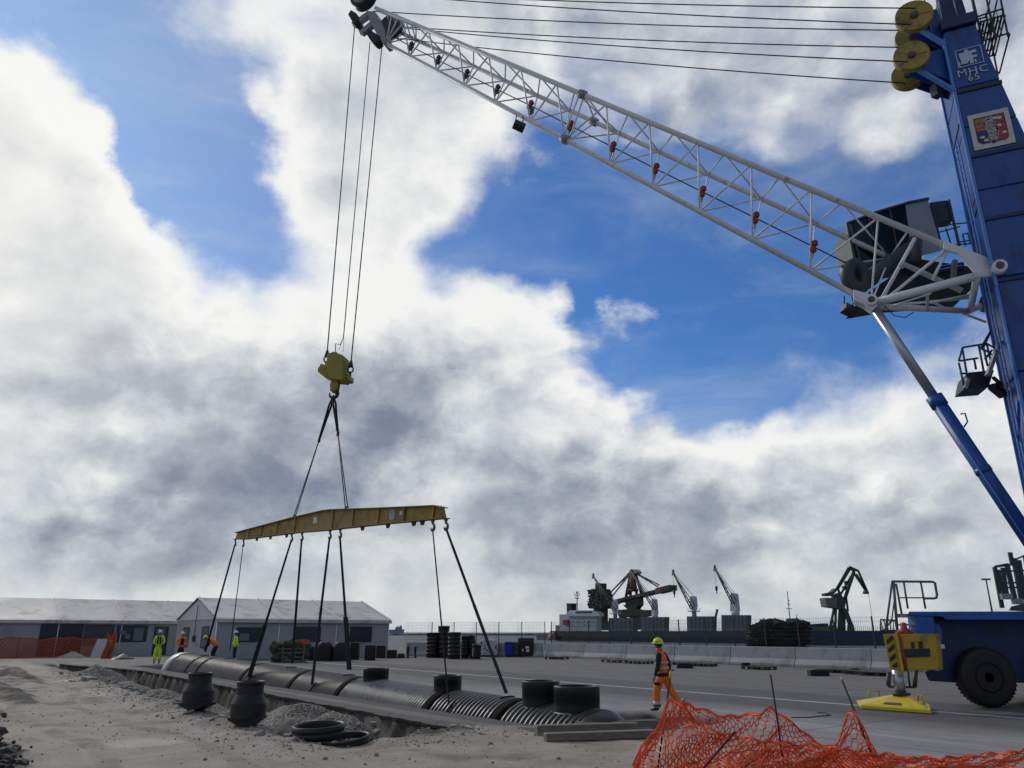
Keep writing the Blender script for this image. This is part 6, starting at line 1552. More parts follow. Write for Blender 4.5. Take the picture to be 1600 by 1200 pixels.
# ------------------------------------------------------------------ far pier with the big unloader and the green slewing crane
b = MB(); q = [SP(-60, 34, 1.2), SP(330, 34, 1.2), SP(330, 95, 1.2), SP(-60, 95, 1.2)]
b.hexa([p - V((0, 0, 8)) for p in q], q); b.build('far_pier', mat('far_pier_concrete', (.16, .165, .17), .9, var=.15, scale=.05))['kind'] = 'structure'
m_un = mat('dark_green_unloader', (.055, .07, .055), .7, var=.3, scale=.15, dirt=(.08, .06, .05), dirt_amt=.4, dscale=.15)
m_unr = mat('faded_red_stripe', (.24, .10, .085), .6, var=.2); m_unc = mat('faded_cream_paint', (.34, .32, .28), .6, var=.2)
def up_(px, py, off=50): return sh(px, py, off)
un = thing('ship_unloader', 'big dark green and red unloading crane with radiating stays above the ship', 'crane', up_(985, 984))
def seg(pts, r, m, name, off=50, n=6, par=None):
    b = MB()
    for (a, c) in pts: b.tube(up_(*a, off), up_(*c, off), r, n)
    return b.build(name, m, par or un)
def slabu(pts, m, name, off=45, dep=5): b = MB(); b.prism([up_(px, py, off) for px, py in pts], Nn * dep); return b.build(name, m, un)
# boom from lower left to upper right, red and cream at the ends
b = MB()
L0, L1 = (926, 947.5), (1042, 917)
for (x0, x1, m) in ((926, 940, 2), (940, 952, 1), (952, 956, 2), (956, 994, 0), (994, 1000, 1), (1000, 1006, 0), (1006, 1011, 1), (1011, 1024, 0), (1024, 1031, 1), (1031, 1045, 0)):
    f0, f1 = (x0 - 926) / 119, (x1 - 926) / 119
    y0 = 948 - 30 * f0; y1 = 948 - 30 * f1; h0 = 2.4 + (1.8 if x0 >= 1020 else 0) + (1.0 if 940 <= x0 < 956 else 0)
    b.prism([up_(x0, y0 - h0, 44), up_(x1, y1 - h0, 44), up_(x1, y1 + h0, 44), up_(x0, y0 + h0, 44)], Nn * 8, m)
b.build('unloader_boom', [m_un, m_unr, m_unc], un)
seg([((986, 891), (978, 934)), ((989, 891), (995, 930)), ((987, 891), (985, 934)), ((992, 893), (1003, 930)), ((984, 910), (992, 910)), ((982, 922), (996, 922)), ((984, 905), (995, 925)), ((992, 905), (981, 928))], 1.1, m_un, 'mast')
seg([((987, 891), (989, 922))], 1.2, m_unr, 'red_mast_leg', 46)
slabu([(983, 892), (986, 889.5), (990, 889.5), (994, 894), (991, 897), (985, 897)], m_unc, 'mast_head', 46, 6)
def stays(a, c, n, name):
    b = MB(); p, q = up_(*a), up_(*c)
    for i in range(n): b.tube(p.lerp(q, i / n), p.lerp(q, (i + 1) / n), .55, 5, m=i % 3 == 1 and 1 or (2 if i % 3 == 2 else 0))
    b.build(name, [m_dgrey, m_unr, m_unc], un)
for a, c in (((985, 893), (948, 932)), ((985, 896), (946, 945)), ((992, 895), (1030, 914)), ((995, 897), (1028, 917)), ((987, 894), (937, 941))): stays(a, c, 14, 'striped_stay')
slabu([(974, 933), (997, 931), (998, 945), (978, 946)], m_un, 'machine_house'); slabu([(973, 945), (998, 945), (992, 952), (980, 952)], m_un, 'turntable')
slabu([(965, 953), (992, 951), (998, 953), (1014, 953), (1014, 962), (992, 966), (966, 963)], m_un, 'portal_beam'); 
slabu([(957, 938), (974, 935), (974, 941), (957, 942)], m_unc, 'gangway', 46, 4)
for (x0, x1) in ((967, 972), (984, 1000)): slabu([(x0, 962), (x1, 962), (x1 - .5, 984), (x0 + .5, 984)], m_un, 'portal_leg')
# elevator column at the ship end
b = MB()
for (x0, x1, y0, y1) in ((930, 933, 911, 922), (924, 939, 920, 925), (919, 941, 923, 928), (922, 942, 928, 934), (920, 943, 934, 941), (918, 944, 941, 947), (920, 940, 947, 951), (927, 935, 951, 976), (926, 937, 972, 985)): b.prism([up_(x0, y0, 20), up_(x1, y0, 20), up_(x1, y1, 20), up_(x0, y1, 20)], Nn * 9)
for i in range(60): p_ = up_(rnd.uniform(919, 943), rnd.uniform(920, 949), 19.5); b.obox(p_, D * rnd.uniform(.8, 3), Nn * 1.5, V((0, 0, rnd.uniform(.3, 1.6))))
b.build('elevator_column', m_un, un)
b = MB(); b.prism([up_(927, 950, 20), up_(934, 950, 20), up_(937, 972, 20), up_(945, 984, 20), (up_(928, 984, 20))], Nn * 6); b.build('elevator_foot', m_un, un)
# green slewing portal crane on the near side of the far pier
GC = V(at(1318, 986, 330)); GC.z = 1.0
m_gc = mat('dark_green_crane', (.045, .062, .05), .65, var=.25, scale=.2, dirt=(.05, .05, .045), dirt_amt=.3, dscale=.2)
gc = thing('portal_crane', 'dark green slewing portal crane with a bent two part jib on four legs', 'crane', GC)
def g_(px, py, o=0.0): return at(px, py, 330 + o)
def gseg(pts, r, name, n=6):
    b = MB()
    for (a, c) in pts: b.tube(g_(*a), g_(*c), r, n)
    return b.build(name, m_gc, gc)
b = MB(); b.hexa([g_(1308, 987, -2), g_(1321, 987, -2), g_(1321, 987, 2), g_(1308, 987, 2)], [g_(1310, 950, -2), g_(1322, 950, -2), g_(1322, 950, 2), g_(1310, 950, 2)]); b.build('tower_column', m_gc, gc)
for (a, c) in (((1303, 952), (1296, 985)), ((1306, 952), (1305, 985)), ((1318, 950), (1330, 985)), ((1322, 952), (1334, 984))):
    b = MB(); b.tube(g_(*a, -3), g_(*c, -3), .55, 6); b.build('portal_leg', m_gc, gc)
for (x0, x1) in ((1296, 1309), (1323, 1336)):
    b = MB(); b.hexa([g_(x0, 987, -4), g_(x1, 987, -4), g_(x1, 987, 0), g_(x0, 987, 0)], [g_(x0 + 1, 976, -4), g_(x1 - 2, 976, -4), g_(x1 - 2, 976, 0), g_(x0 + 1, 976, 0)]); b.build('bogie', m_gc, gc)
b = MB(); b.prism([g_(1289, 934, -3), g_(1308, 934, -3), g_(1308, 950, -3), (g_(1292, 948, -3))], V((0, 6, 0))); b.build('machine_house', mat('pale_green_grey_house', (.13, .145, .13), .6, var=.15), gc)
b = MB(); b.prism([g_(*p, -2.5) for p in ((1306, 930), (1313, 926), (1322, 940), (1320, 952), (1308, 952))], V((0, 5, 0))); b.build('turntable', m_gc, gc)
b = MB(); b.prism([g_(*p, -2) for p in ((1289, 927), (1300, 925), (1306, 919), (1310, 921), (1300, 931), (1290, 931))], V((0, 4, 0))); b.build('counterweight', m_gc, gc)
gseg([((1306, 922), (1326, 887)), ((1308, 922), (1328, 889))], .5, 'tie_rod')
b = MB()
for o_ in (-1.6, 1.6): b.tube(g_(1318, 942, o_), g_(1334, 894, o_), .75, 6); 
for k in range(7): b.tube(g_(1318, 942, -1.6).lerp(g_(1334, 894, -1.6), k / 7), g_(1318, 942, 1.6).lerp(g_(1334, 894, 1.6), (k + 1) / 7), .3, 5)
b.build('main_jib', m_gc, gc)
gseg([((1314, 945), (1310, 921)), ((1314, 928), (1330, 900)), ((1316, 950), (1322, 925)), ((1322, 932), (1325, 955)), ((1310, 921), (1318, 942))], .45, 'struts')
gseg([((1326, 887), (1336, 893)), ((1330, 887), (1341, 892)), ((1341, 892), (1355, 924)), ((1334, 895), (1354, 925)), ((1338, 897), (1350, 917)), ((1329, 885), (1326, 890))], .5, 'head_jib')
b = MB(); b.prism([g_(*p, -1) for p in ((1353, 921), (1358, 925), (1358, 928), (1351, 928), (1351, 925))], V((0, 2, 0))); b.build('jib_tip', m_gc, gc)
b = MB(); b.tube(g_(1357, 928), g_(1366, 985), .09, 4); b.build('hoist_rope', m_dgrey, gc)
for (px, py) in ((1323, 911), (1320, 919)): b = MB(); b.box(g_(px, py), 1.6, 1.6, 1.6); b.build('drive_box', m_gc, gc)
# skeleton tank / lattice box behind the stair rail
t = thing('lattice_hopper', 'dark lattice hopper frame far behind the yellow outrigger box', 'hopper', (at(1386, 986, 330).x, 330, 1))
b = MB()
fr = [(1376, 968), (1398, 969), (1401, 985), (1376, 985)]
for i in range(4): b.tube(g_(*fr[i]), g_(*fr[(i + 1) % 4]), .3, 5)
for k in range(5): b.tube(g_(1376 + k * 5, 968), g_(1380 + k * 4, 985), .2, 4); b.tube(g_(1396 - k * 4, 969), g_(1380 + k * 2, 985), .2, 4)
b.build('hopper_frame', m_gc, t)
# two tiny figures of bollards on the barge skipped; distant tanker at sea
p = at(618, 988, 2300); p.z = WZ
tk = thing('distant_tanker', 'small hazy tanker on the horizon right of the short tent', 'ship', p)
m_far = mat('hazy_far_ship', (.26, .31, .37), .8, var=.05, scale=.01)
def f_(px, py): return at(px, py, 2300)
b = MB(); b.prism([f_(596, 984), (f_(631, 983.5)), f_(629, 990), f_(598, 990)], V((0, 20, 0))); b.build('hull', m_far, tk)
b = MB(); b.prism([f_(617, 984), f_(618, 980), f_(619.5, 980), f_(620, 978), f_(622, 980), f_(624, 980), f_(624.5, 977), f_(627, 978), f_(627, 984)], V((0, 18, 0))); b.build('superstructure', m_far, tk)
# ------------------------------------------------------------------ people
def skin_mesh(name, verts, edges, mats, parent, sub=1, root=0):
    """verts: (x, y, z, r[, r2]); one continuous skinned surface"""
    me = bpy.data.meshes.new(name); me.from_pydata([v[:3] for v in verts], edges, [])
    for k in (mats if isinstance(mats, (list, tuple)) else [mats]): me.materials.append(k)
    o = bpy.data.objects.new(name, me); C.objects.link(o)
    m = o.modifiers.new('Skin', 'SKIN'); m.use_smooth_shade = True; m.branch_smoothing = .4
    if not me.skin_vertices: me.skin_vertices.new() if hasattr(me.skin_vertices, 'new') else None
    lay = me.skin_vertices[0].data
    for i, v in enumerate(verts):
        lay[i].radius = (v[3], v[4] if len(v) > 4 else v[3]); lay[i].use_root = (i == root)
    if sub: s = o.modifiers.new('Sub', 'SUBSURF'); s.levels = sub; s.render_levels = sub
    if parent is not None: o.parent = parent
    return o
class Sk:
    def __init__(s): s.v = []; s.e = []
    def chain(s, pts, start=None):
        last = start; ids = []
        for p in pts:
            s.v.append(p); i = len(s.v) - 1; ids.append(i)
            if last is not None: s.e.append((last, i))
            last = i
        return ids
m_skin = mat('skin', (.30, .16, .10), .55, var=.08, scale=8)
m_hivo = mat('orange_hi_vis_cloth', (.92, .20, .02), .75, var=.14, scale=7, bump=.3); m_hivp = mat('orange_work_trousers', (.86, .19, .02), .8, var=.18, scale=6, bump=.35)
m_hivy = mat('yellow_hi_vis_cloth', (.62, .78, .02), .75, var=.14, scale=7, bump=.3)
m_refl = mat('grey_reflective_tape', (.42, .42, .42), .4, var=.1); m_navy = mat('navy_work_cloth', (.012, .014, .022), .85, var=.3, scale=6)
m_helm_y = mat('lime_helmet_shell', (.52, .72, .02), .35, var=.06); m_helm_w = mat('white_helmet_shell', (.62, .66, .72), .35, var=.05); m_boot_ = mat('black_boot_leather', (.014, .013, .013), .6); m_glove = mat('grey_blue_glove', (.22, .27, .30), .8, var=.2); m_hair = mat('dark_hair', (.012, .009, .007), .7)

def helmet(p, m, t, face, tilt=0, s=1.0):
    """hard hat with brim, ridge and ear holes; face = unit vector of the face"""
    b = MB(); r = .128 * s; f = V(face).normalized(); side = V((-f.y, f.x, 0)).normalized(); up = V((0, 0, 1))
    up = (up + f * tilt).normalized(); f = (f - up * f.dot(up)).normalized(); side = up.cross(f)
    n, rows = 24, 8; vs = []
    for j in range(rows + 1):
        a = math.pi / 2 * j / rows; rr = math.cos(a); z = math.sin(a)
        for i in range(n):
            t_ = 6.283 * i / n; vs.append(p + (f * math.cos(t_) * 1.14 + side * math.sin(t_) * .98) * r * max(rr, .02) + up * z * r * 1.12)
    fs = [(j * n + i, j * n + (i + 1) % n, (j + 1) * n + (i + 1) % n, (j + 1) * n + i) for j in range(rows) for i in range(n)]
    b.add(vs, fs, 0, True)
    vs = []
    for k, (e, z) in enumerate(((1.0, .0), (1.0, -.02), (1.12, -.05), (1.12, -.035), (1.0, .02))):
        for i in range(n):
            t_ = 6.283 * i / n; ex = 1 + (e - 1) * (1 + 1.6 * max(0, math.cos(t_)) ** 3); vs.append(p + (f * math.cos(t_) * 1.14 + side * math.sin(t_) * .98) * r * ex + up * z * r * 2)
    fs = [(k * n + i, k * n + (i + 1) % n, (k + 1) * n + (i + 1) % n, (k + 1) * n + i) for k in range(4) for i in range(n)]
    b.add(vs, fs, 0, True)
    b.beam(p + f * r * .9 + up * r * .78, p - f * r * .9 + up * r * .78, .03, .02, up=up) if False else None
    o = b.build('helmet', m, None); o.parent = t
    b = MB()
    for sg in (-1, 1): b.lathe([(0, .01), (.018, .01), (.02, 0)], p + side * sg * r * .98 + up * r * .25 - f * .01, side * sg, n=10)
    q = b.build('vent', m_dark, None); q.parent = o
    return o

def person(name_label, g, heading, pose, H=1.75, coat=m_hivy, trous=m_hivy, vest=None, helm=m_helm_w, gloves=None, detail=False, group=None, boot=True, tilt=0, tape=True):
    """heading: the way the body faces (radians, 0 = +X). pose: joint positions in body frame (f forward, l left, z up), metres for H = 1.75"""
    k = H / 1.75; F = V((math.cos(heading), math.sin(heading), 0)); Lf = V((-F.y, F.x, 0))
    def J(n):
        f, l, z = pose[n]; return F * f * k + Lf * l * k + V((0, 0, z * k))
    t = thing('person', name_label, 'person', g, group)
    def vv(p, r, r2=None): return (p.x, p.y, p.z, r * k, (r2 if r2 is not None else r) * k)
    pel, che, nek, hed = J('pelvis'), J('chest'), J('neck'), J('head')
    fd = V(pose.get('face', (1, 0, 0))); face = (F * fd.x + Lf * fd.y + V((0, 0, fd.z))).normalized()
    # body: one continuous skin surface
    S = Sk(); mid = pel.lerp(che, .5)
    a = S.chain([vv(pel, .115, .10), vv(mid, .11, .09), vv(che, .125, .10), vv(che.lerp(nek, .7), .075), vv(nek, .05), vv(nek.lerp(hed, .45), .05), vv(hed - V((0, 0, .035)) + face * .012, .074, .082), vv(hed + V((0, 0, .045)), .082, .09)])
    for sd in 'LR':
        sh_, el_, wr = J('sho' + sd), J('elb' + sd), J('wri' + sd)
        h = (wr - el_).normalized()
        S.chain([vv(sh_, .058), vv(sh_.lerp(el_, .5), .046), vv(el_, .039), vv(el_.lerp(wr, .5), .034), vv(wr, .027), vv(wr + h * .05, .032, .022), vv(wr + h * .085, .026, .016)], a[2])
        hp, kn, an = J('hip' + sd), J('kne' + sd), J('ank' + sd)
        S.chain([vv(hp, .085), vv(hp.lerp(kn, .5), .072), vv(kn, .052), vv(kn.lerp(an, .4), .05), vv(an, .034)], a[0])
    body = skin_mesh('body', S.v, S.e, m_skin, t, 2 if detail else 1)
    # coat or shirt with sleeves
    S = Sk(); lo = pel + (pel - mid) * .35
    a = S.chain([vv(lo, .180, .155), vv(pel, .178, .152), vv(mid, .175, .15), vv(che, .185, .155), vv(che.lerp(nek, .55), .125, .11), vv(nek - V((0, 0, .01)), .07)])
    S2 = Sk() if vest is not None else S
    for sd in 'LR':
        sh_, el_, wr = J('sho' + sd), J('elb' + sd), J('wri' + sd)
        if S2 is S: S.chain([vv(sh_, .095), vv(sh_.lerp(el_, .5), .08), vv(el_, .07), vv(el_.lerp(wr, .55), .053), vv(wr.lerp(el_, .06), .044)], a[3])
        else:
            T = Sk(); ins = sh_.lerp(che, .45); T.chain([vv(ins, .07), vv(sh_, .09), vv(sh_.lerp(el_, .5), .078), vv(el_, .068), vv(el_.lerp(wr, .55), .052), vv(wr.lerp(el_, .05), .043)]); skin_mesh('sleeve', T.v, T.e, coat, t, 1)
    skin_mesh('vest' if vest is not None else 'jacket', S.v, S.e, vest if vest is not None else coat, t, 2 if detail else 1)
    # trousers
    S = Sk(); up = pel.lerp(mid, .25)
    a = S.chain([vv(pel - V((0, 0, .03)), .165, .142), vv(up, .16, .138)])
    for sd in 'LR':
        hp, kn, an = J('hip' + sd), J('kne' + sd), J('ank' + sd)
        S.chain([vv(hp.lerp(kn, .1), .125), vv(hp.lerp(kn, .5), .115), vv(kn, .098), vv(kn.lerp(an, .45), .095), vv(kn.lerp(an, .90), .085)], a[0])
    tr = skin_mesh('trousers', S.v, S.e, trous, t, 2 if detail else 1)
    def band(p, ax, r, w_, m, name, fl=1.0):
        b = MB(); ax = V(ax).normalized(); x = (Lf - ax * Lf.dot(ax)).normalized(); y = ax.cross(x); vs = []; n = 20
        for (rr, z) in ((r, -w_ / 2), (r * 1.03, -w_ / 2), (r * 1.03, w_ / 2), (r, w_ / 2)):
            for i in range(n): a_ = 6.283 * i / n; vs.append(p + (x * math.cos(a_) + y * math.sin(a_) * fl) * rr * k + ax * z * k)
        b.add(vs, [(j * n + i, j * n + (i + 1) % n, ((j + 1) % 4) * n + (i + 1) % n, ((j + 1) % 4) * n + i) for j in range(4) for i in range(n)], 0, True)
        o = b.build(name, m, None); o.parent = t; return o
    if tape:
        for sd in 'LR': band(J('kne' + sd).lerp(J('ank' + sd), .62), J('ank' + sd) - J('kne' + sd), .10, .06, m_refl, 'trouser_tape')
    # boots
    for sd in 'LR':
        an = J('ank' + sd); toe = V(pose.get('toe' + sd, (1, 0, 0))); tv = (F * toe.x + Lf * toe.y + V((0, 0, toe.z))).normalized()
        S = Sk(); h0 = an - tv * .05 * k - V((0, 0, .045 * k)); a = S.chain([vv(an + V((0, 0, .06 * k)), .058), vv(an - V((0, 0, .02)), .056), vv(an + tv * .06 * k - V((0, 0, .045 * k)), .046, .04), vv(an + tv * .15 * k - V((0, 0, .05 * k)), .042, .032), vv(an + tv * .19 * k - V((0, 0, .05 * k)), .03, .022)])
        S.chain([vv(h0, .044, .036)], a[1]); skin_mesh('boot', S.v, S.e, m_boot_, t, 1)
    # gloves with five separate fingers
    for sd in 'LR':
        el_, wr = J('elb' + sd), J('wri' + sd); h = (wr - el_).normalized(); sgn = 1 if sd == 'L' else -1
        across = (F - h * F.dot(h)).normalized(); palm = across.cross(h) * sgn
        gl = None; S = Sk(); gm = gloves or m_skin
        r0 = S.chain([vv(wr - h * .01, .033), vv(wr + h * .045 * k, .040, .022), vv(wr + h * .085 * k, .040, .018)])
        gl = skin_mesh('glove' if gloves else 'hand', S.v, S.e, gm, t, 1)
        if detail:
            for i, ln in enumerate((.070, .080, .075, .058)):
                q = wr + h * .085 * k + across * (.028 - .019 * i) * k; S = Sk(); c_ = palm * -1
                S.chain([vv(q - h * .02, .0095), vv(q + h * ln * .45 * k - c_ * .010, .009), vv(q + h * ln * .8 * k - c_ * .028, .0085), vv(q + h * ln * .95 * k - c_ * .048, .007)]); f_o = skin_mesh('finger', S.v, S.e, gm, None, 1); f_o.parent = gl
            q = wr + h * .03 * k + across * .03 * k; S = Sk(); S.chain([vv(q, .012), vv(q + across * .03 * k + h * .025 * k, .0105), vv(q + across * .038 * k + h * .058 * k + palm * .01, .0085)]); f_o = skin_mesh('thumb', S.v, S.e, gm, None, 1); f_o.parent = gl
    # head details
    side = V((-face.y, face.x, 0)).normalized(); hc = hed + V((0, 0, .005))
    b = MB(); b.prism([hc + face * .085 + V((0, 0, .025)) - side * .008, hc + face * .108 + V((0, 0, -.02)) - side * .014, hc + face * .085 + V((0, 0, -.028)) - side * .014], side * .024); o = b.build('nose', m_skin, None, bevel=.004); o.parent = t
    for sg in (-1, 1):
        b = MB(); b.sphere(hc + face * .078 + side * .03 * sg + V((0, 0, .022)), .013, 10, 6); o = b.build('eye', m_dark, None); o.parent = t
        b = MB(); b.sphere(hc + side * .088 * sg - face * .01 + V((0, 0, .0)), .028, 10, 6, sc=(.6, .6, 1.1)); o = b.build('ear', m_skin, None); o.parent = t
    b = MB(); b.obox(hc + face * .088 + V((0, 0, -.055)), side * .045, face * .01, V((0, 0, .008))); o = b.build('mouth', m_redp, None); o.parent = t
    b = MB(); b.sphere(hc - face * .028 + V((0, 0, .01)), .098, 14, 8, sc=(1, 1, .95)); o = b.build('hair', m_hair, None); o.parent = t
    helmet(hc + V((0, 0, .045)) - face * .008, helm, t, face, tilt)
    return t, J, band, F, Lf, k
stand = dict(pelvis=(0, 0, .95), chest=(.02, 0, 1.32), neck=(.01, 0, 1.50), head=(.04, 0, 1.62), shoL=(0, .18, 1.42), shoR=(0, -.18, 1.42), elbL=(-.03, .25, 1.14), elbR=(-.03, -.25, 1.14), wriL=(.08, .24, .90), wriR=(.08, -.24, .90),
             hipL=(0, .09, .90), hipR=(0, -.09, .90), kneL=(.02, .11, .50), kneR=(.02, -.11, .50), ankL=(-.02, .13, .09), ankR=(-.02, -.13, .09))
# the walking worker in the foreground: heading left and slightly away, seen from behind his left side
walk = dict(stand); walk.update(pelvis=(.02, 0, .93), chest=(.05, 0, 1.31), neck=(.07, 0, 1.50), head=(.12, .0, 1.625), face=(.95, -.1, -.18), shoL=(.06, .19, 1.42), shoR=(.05, -.19, 1.42), elbL=(.06, .27, 1.13), elbR=(-.08, -.24, 1.13), wriL=(.17, .25, .86), wriR=(-.04, -.24, .88),
            hipL=(.03, .10, .90), hipR=(.01, -.10, .90), kneL=(.20, .10, .51), kneR=(-.12, -.10, .50), ankL=(.20, .10, .10), ankR=(-.46, -.10, .16), toeR=(.9, 0, -.42))
gw = ground(1041, 1112.5); hd_ = R(152)
tp_, J, band, F, Lf, k = person('worker in orange hi vis vest and lime helmet walking past the pipe end', gw, hd_, walk, 1.80, coat=m_navy, trous=m_hivp, vest=m_hivo, helm=m_helm_y, gloves=m_glove, detail=True, tilt=-.1, tape=False)
pel, che = J('pelvis'), J('chest'); ax_ = (che - pel).normalized()
for f_ in (.32, .66): band(pel.lerp(che, f_), ax_, .196, .055, m_refl, 'reflective_tape', .82)
band(pel - ax_ * .03, ax_, .200, .085, m_navy, 'jacket_hem', .84)
for sd in 'LR':
    S_an, S_kn = J('ank' + sd), J('kne' + sd)
    band(S_kn.lerp(S_an, .80), S_an - S_kn, .094, .15, m_refl, 'gaiter'); band(S_kn.lerp(S_an, .84), S_an - S_kn, .098, .03, m_navy, 'gaiter_strap')
b = MB(); p = J('hipL').lerp(J('kneL'), .55) + Lf * .125 * k; b.obox(p, F * .17, Lf * .03, V((0, 0, .07))); o = b.build('pocket_flap', m_navy, None, bevel=.01); o.parent = tp_
b = MB(); p = J('neck') + F * .02; b.lathe([(.075, -.05), (.085, .0), (.08, .045), (.07, .045)], p, n=20, cap=False); o = b.build('collar', m_redp if False else mat('red_orange_collar', (.78, .06, .03), .7), None); o.parent = tp_
# distant workers
def far(px, py, lab, hd, pose, **kw):
    g = ground(px, py); return person(lab, g, hd, pose, group='workers at the far end of the pipe', **kw)
hands = dict(stand); hands.update(elbL=(.02, .27, 1.14), elbR=(.02, -.27, 1.14), wriL=(.17, .17, 1.02), wriR=(.17, -.17, 1.02))
t, J, band, F, Lf, k = far(244, 1037.5, 'worker in all yellow hi vis and white helmet standing at the trench end', R(-70), hands, H=2.12, coat=m_hivy, trous=m_hivy, helm=m_helm_w)
b = MB(); 
for sg in (-1, 1):
    p = J('chest') + F * .155 + Lf * .085 * sg; b.prism([p + Lf * .035 * sg + V((0, 0, .17)), p - Lf * .055 * sg + V((0, 0, .12)), p - Lf * .045 * sg + V((0, 0, -.34)), p + Lf * .06 * sg + V((0, 0, -.34))], F * .03)
o = b.build('dark_vest_front', m_navy, None); o.parent = t
t, J, band, F, Lf, k = far(280, 1036, 'worker in orange hi vis and white helmet behind the pale pipe end', R(-60), hands, H=2.0, coat=m_hivo, trous=m_navy, helm=m_helm_w)
b = MB(); p = J('chest') + F * .18 - V((0, 0, .12)); b.obox(p, Lf * .22, F * .04, V((0, 0, .42))); o = b.build('dark_vest_front', m_navy, None, bevel=.02); o.parent = t
bend = dict(pelvis=(-.18, 0, .92), chest=(.16, 0, 1.14), neck=(.32, 0, 1.20), head=(.43, 0, 1.25), face=(.8, 0, -.6), shoL=(.22, .18, 1.16), shoR=(.22, -.18, 1.16), elbL=(.30, .22, .90), elbR=(.30, -.22, .90), wriL=(.42, .14, .68), wriR=(.42, -.14, .68),
            hipL=(-.17, .1, .88), hipR=(-.17, -.1, .88), kneL=(-.02, .12, .5), kneR=(-.04, -.12, .5), ankL=(-.08, .13, .09), ankR=(-.10, -.13, .09))
far(330, 1035.5, 'crouching worker in orange vest and lime helmet bending over the pipe', R(190), bend, H=2.25, coat=m_navy, trous=m_navy, vest=m_hivo, helm=m_helm_y)
away = dict(stand); away.update(elbL=(-.08, .27, 1.15), elbR=(.06, -.27, 1.15), wriL=(.02, .30, .92), wriR=(.2, -.2, 1.0))
far(365, 1036, 'worker in yellow hi vis jacket and dark trousers with white helmet beside the sling', R(200), away, H=2.08, coat=m_hivy, trous=m_navy, helm=m_helm_w)
# ------------------------------------------------------------------ crumpled orange netting and its stakes in the foreground
YN = 12.7
back_top = poly_y([(1036, 1094), (1060, 1094), (1088, 1105), (1110, 1111), (1128, 1118), (1150, 1119), (1180, 1114), (1210, 1105), (1230, 1122), (1260, 1147), (1280, 1163), (1300, 1167), (1324, 1130), (1331, 1113), (1338, 1110), (1346, 1126), (1356, 1152), (1364, 1178), (1374, 1184), (1450, 1184), (1500, 1183), (1560, 1177), (1600, 1172), (1640, 1168)])
front_top = poly_y([(960, 1225), (992, 1196), (1000, 1168), (1020, 1142), (1032, 1120), (1042, 1094), (1062, 1098), (1085, 1122), (1110, 1137), (1130, 1146), (1160, 1152), (1200, 1158), (1250, 1163), (1300, 1168), (1360, 1178), (1440, 1182)])
mid_top = poly_y([(1000, 1205), (1100, 1190), (1150, 1175), (1200, 1172), (1300, 1176), (1420, 1186), (1640, 1190)])
def sheet(top, x0, x1, Y, fold, ph, drop):
    def g(u, v):
        px = x0 + (x1 - x0) * (u + .012 * math.sin(v * 6 + ph))
        y0 = top(px); p = at(px, y0, Y + fold * math.sin(px * .045 + ph) + .06 * math.sin(px * .13 + ph * 2))
        q = ground(px + drop * 30, 1215); q = V((p.x + (q.x - p.x) * .25, Y - .25 + fold * .8 * math.sin(px * .03 + ph + 1), .02))
        f = v + .05 * math.sin(px * .06 + ph)* (1 - v) * v * 4; f = min(max(f, 0), 1)
        r = p.lerp(q, f)
        r += V((.03 * math.sin(v * 9 + px * .05), .16 * math.sin(v * 7 + px * .07 + ph) * math.sin(math.pi * v) + .08 * math.sin(v * 15 + px * .11), .02 * math.sin(px * .2 + v * 4)))
        return r
    return g
net = thing('orange_netting', 'crumpled orange plastic safety netting sagging between thin stakes in the foreground', 'netting', ground(1200, 1199))
for (top, x0, x1, Y, fold, ph, cu, cv, dr, wd) in ((back_top, 1040, 1640, 13.1, .10, .3, 110, 14, .2, .016), (front_top, 985, 1400, 12.6, .14, 1.7, 76, 14, -.5, .019), (mid_top, 1060, 1380, 12.75, .16, 2.9, 56, 8, .3, .016)):
    b = MB(); net_sheet(b, sheet(top, x0, x1, Y, fold, ph, dr), cu, cv, wd, .003)
    b.build('net_fold', m_orange, net)
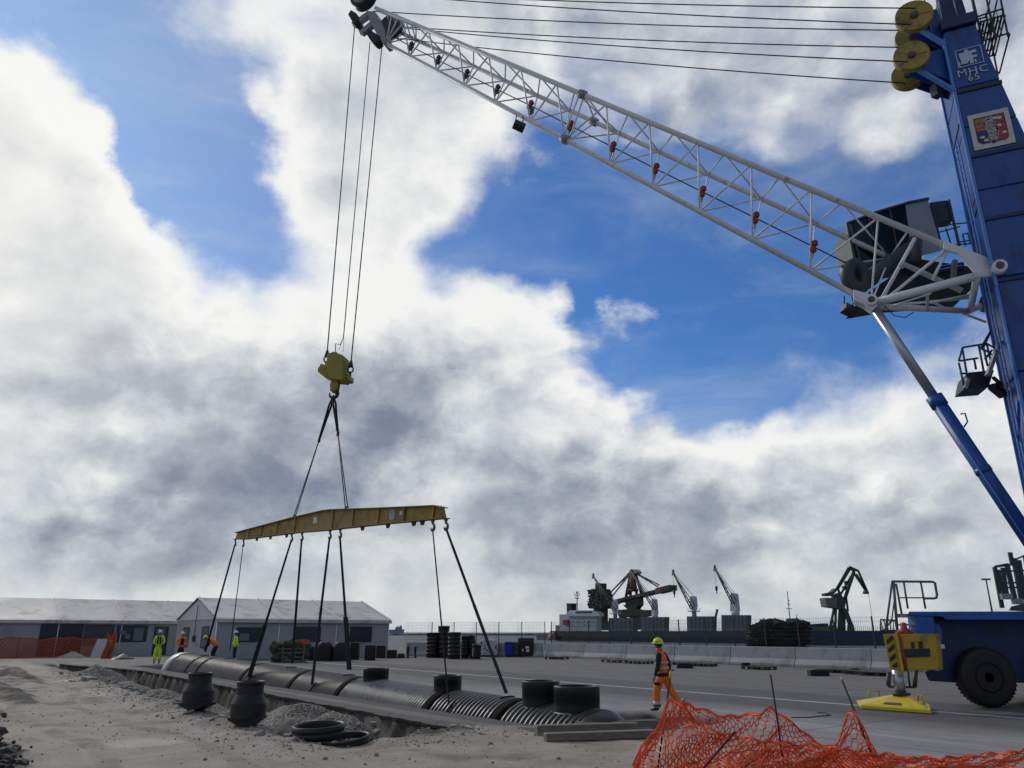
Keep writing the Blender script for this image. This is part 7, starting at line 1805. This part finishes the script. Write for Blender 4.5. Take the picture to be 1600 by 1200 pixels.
# rolled top cords that read as thick bunched edges
b = MB()
for (top, x0, x1, Y, fold, ph) in ((back_top, 1040, 1640, 13.1, .10, .3), (front_top, 992, 1400, 12.6, .14, 1.7)):
    g = sheet(top, x0, x1, Y, fold, ph, 0)
    for o_ in (0, .35):
        pts = [g(i / 90, .012 + o_ * .03) for i in range(91)]; b.path([p + V((0, .012 * math.sin(i * 1.3 + o_ * 9), .012 * math.sin(i * 2.1 + o_ * 5))) for i, p in enumerate(pts)], .011, 5)
b.build('bunched_edge', m_orange, net)
m_bar = mat('rusty_reinforcing_bar', (.028, .022, .020), .8, var=.4, scale=9)
for (a, c, Ya, Yb_, lab, capc) in (((1047, 1058), (1027, 1206), 12.9, 12.6, 'dark stake with a yellow cap beside the walking worker', True), ((1204, 1054), (1226, 1206), 13.0, 12.6, 'thin dark stake standing in the middle of the orange netting', False), ((1316, 1063), (1366, 1190), 13.2, 12.9, 'dark stake leaning left with a pale tip near the outrigger pad', False), ((1149, 1143), (1096, 1204), 12.4, 12.2, 'short dark stake lying slanted across the orange netting', False)):
    p, q = at(*a, Ya), at(*c, Yb_); t = thing('steel_stake', lab, 'stake', V((q.x, q.y, 0)), 'stakes holding the orange netting')
    b = MB(); d = (p - q).normalized(); b.path([q, q.lerp(p, .5) + V((.004, 0, 0)), p], .013, 8)
    k_ = 0
    for i in range(40): r0 = q.lerp(p, i / 40); b.tube(r0, r0 + d * .008, .0155, 8)
    b.build('bar', m_bar, t)
    if capc:
        b = MB(); b.tube(p - d * .02, p + d * .10, .022, 10); b.build('cap', m_yel, t); b = MB(); b.tube(p + d * .10 - V((.06, 0, 0)), p + d * .11 + V((.05, 0, 0)), .010, 6); b.build('crossbar', m_bar, t)
    elif 'pale' in lab: b = MB(); b.tube(p - d * .01, p + d * .05, .017, 8); b.build('cap', mat('pale_tape', (.4, .4, .38), .8), t)
# thin cable lying on the concrete, dark plants at the left foreground corner
b = MB(); b.path([ground(*p) + V((0, 0, .015)) for p in ((1236, 1122), (1262, 1122), (1290, 1119), (1298, 1118), (1290, 1115), (1277, 1114))], .012, 5); tag(b.build('loose_wire', m_bar), 'thin dark wire lying bent on the pale concrete', 'wire')
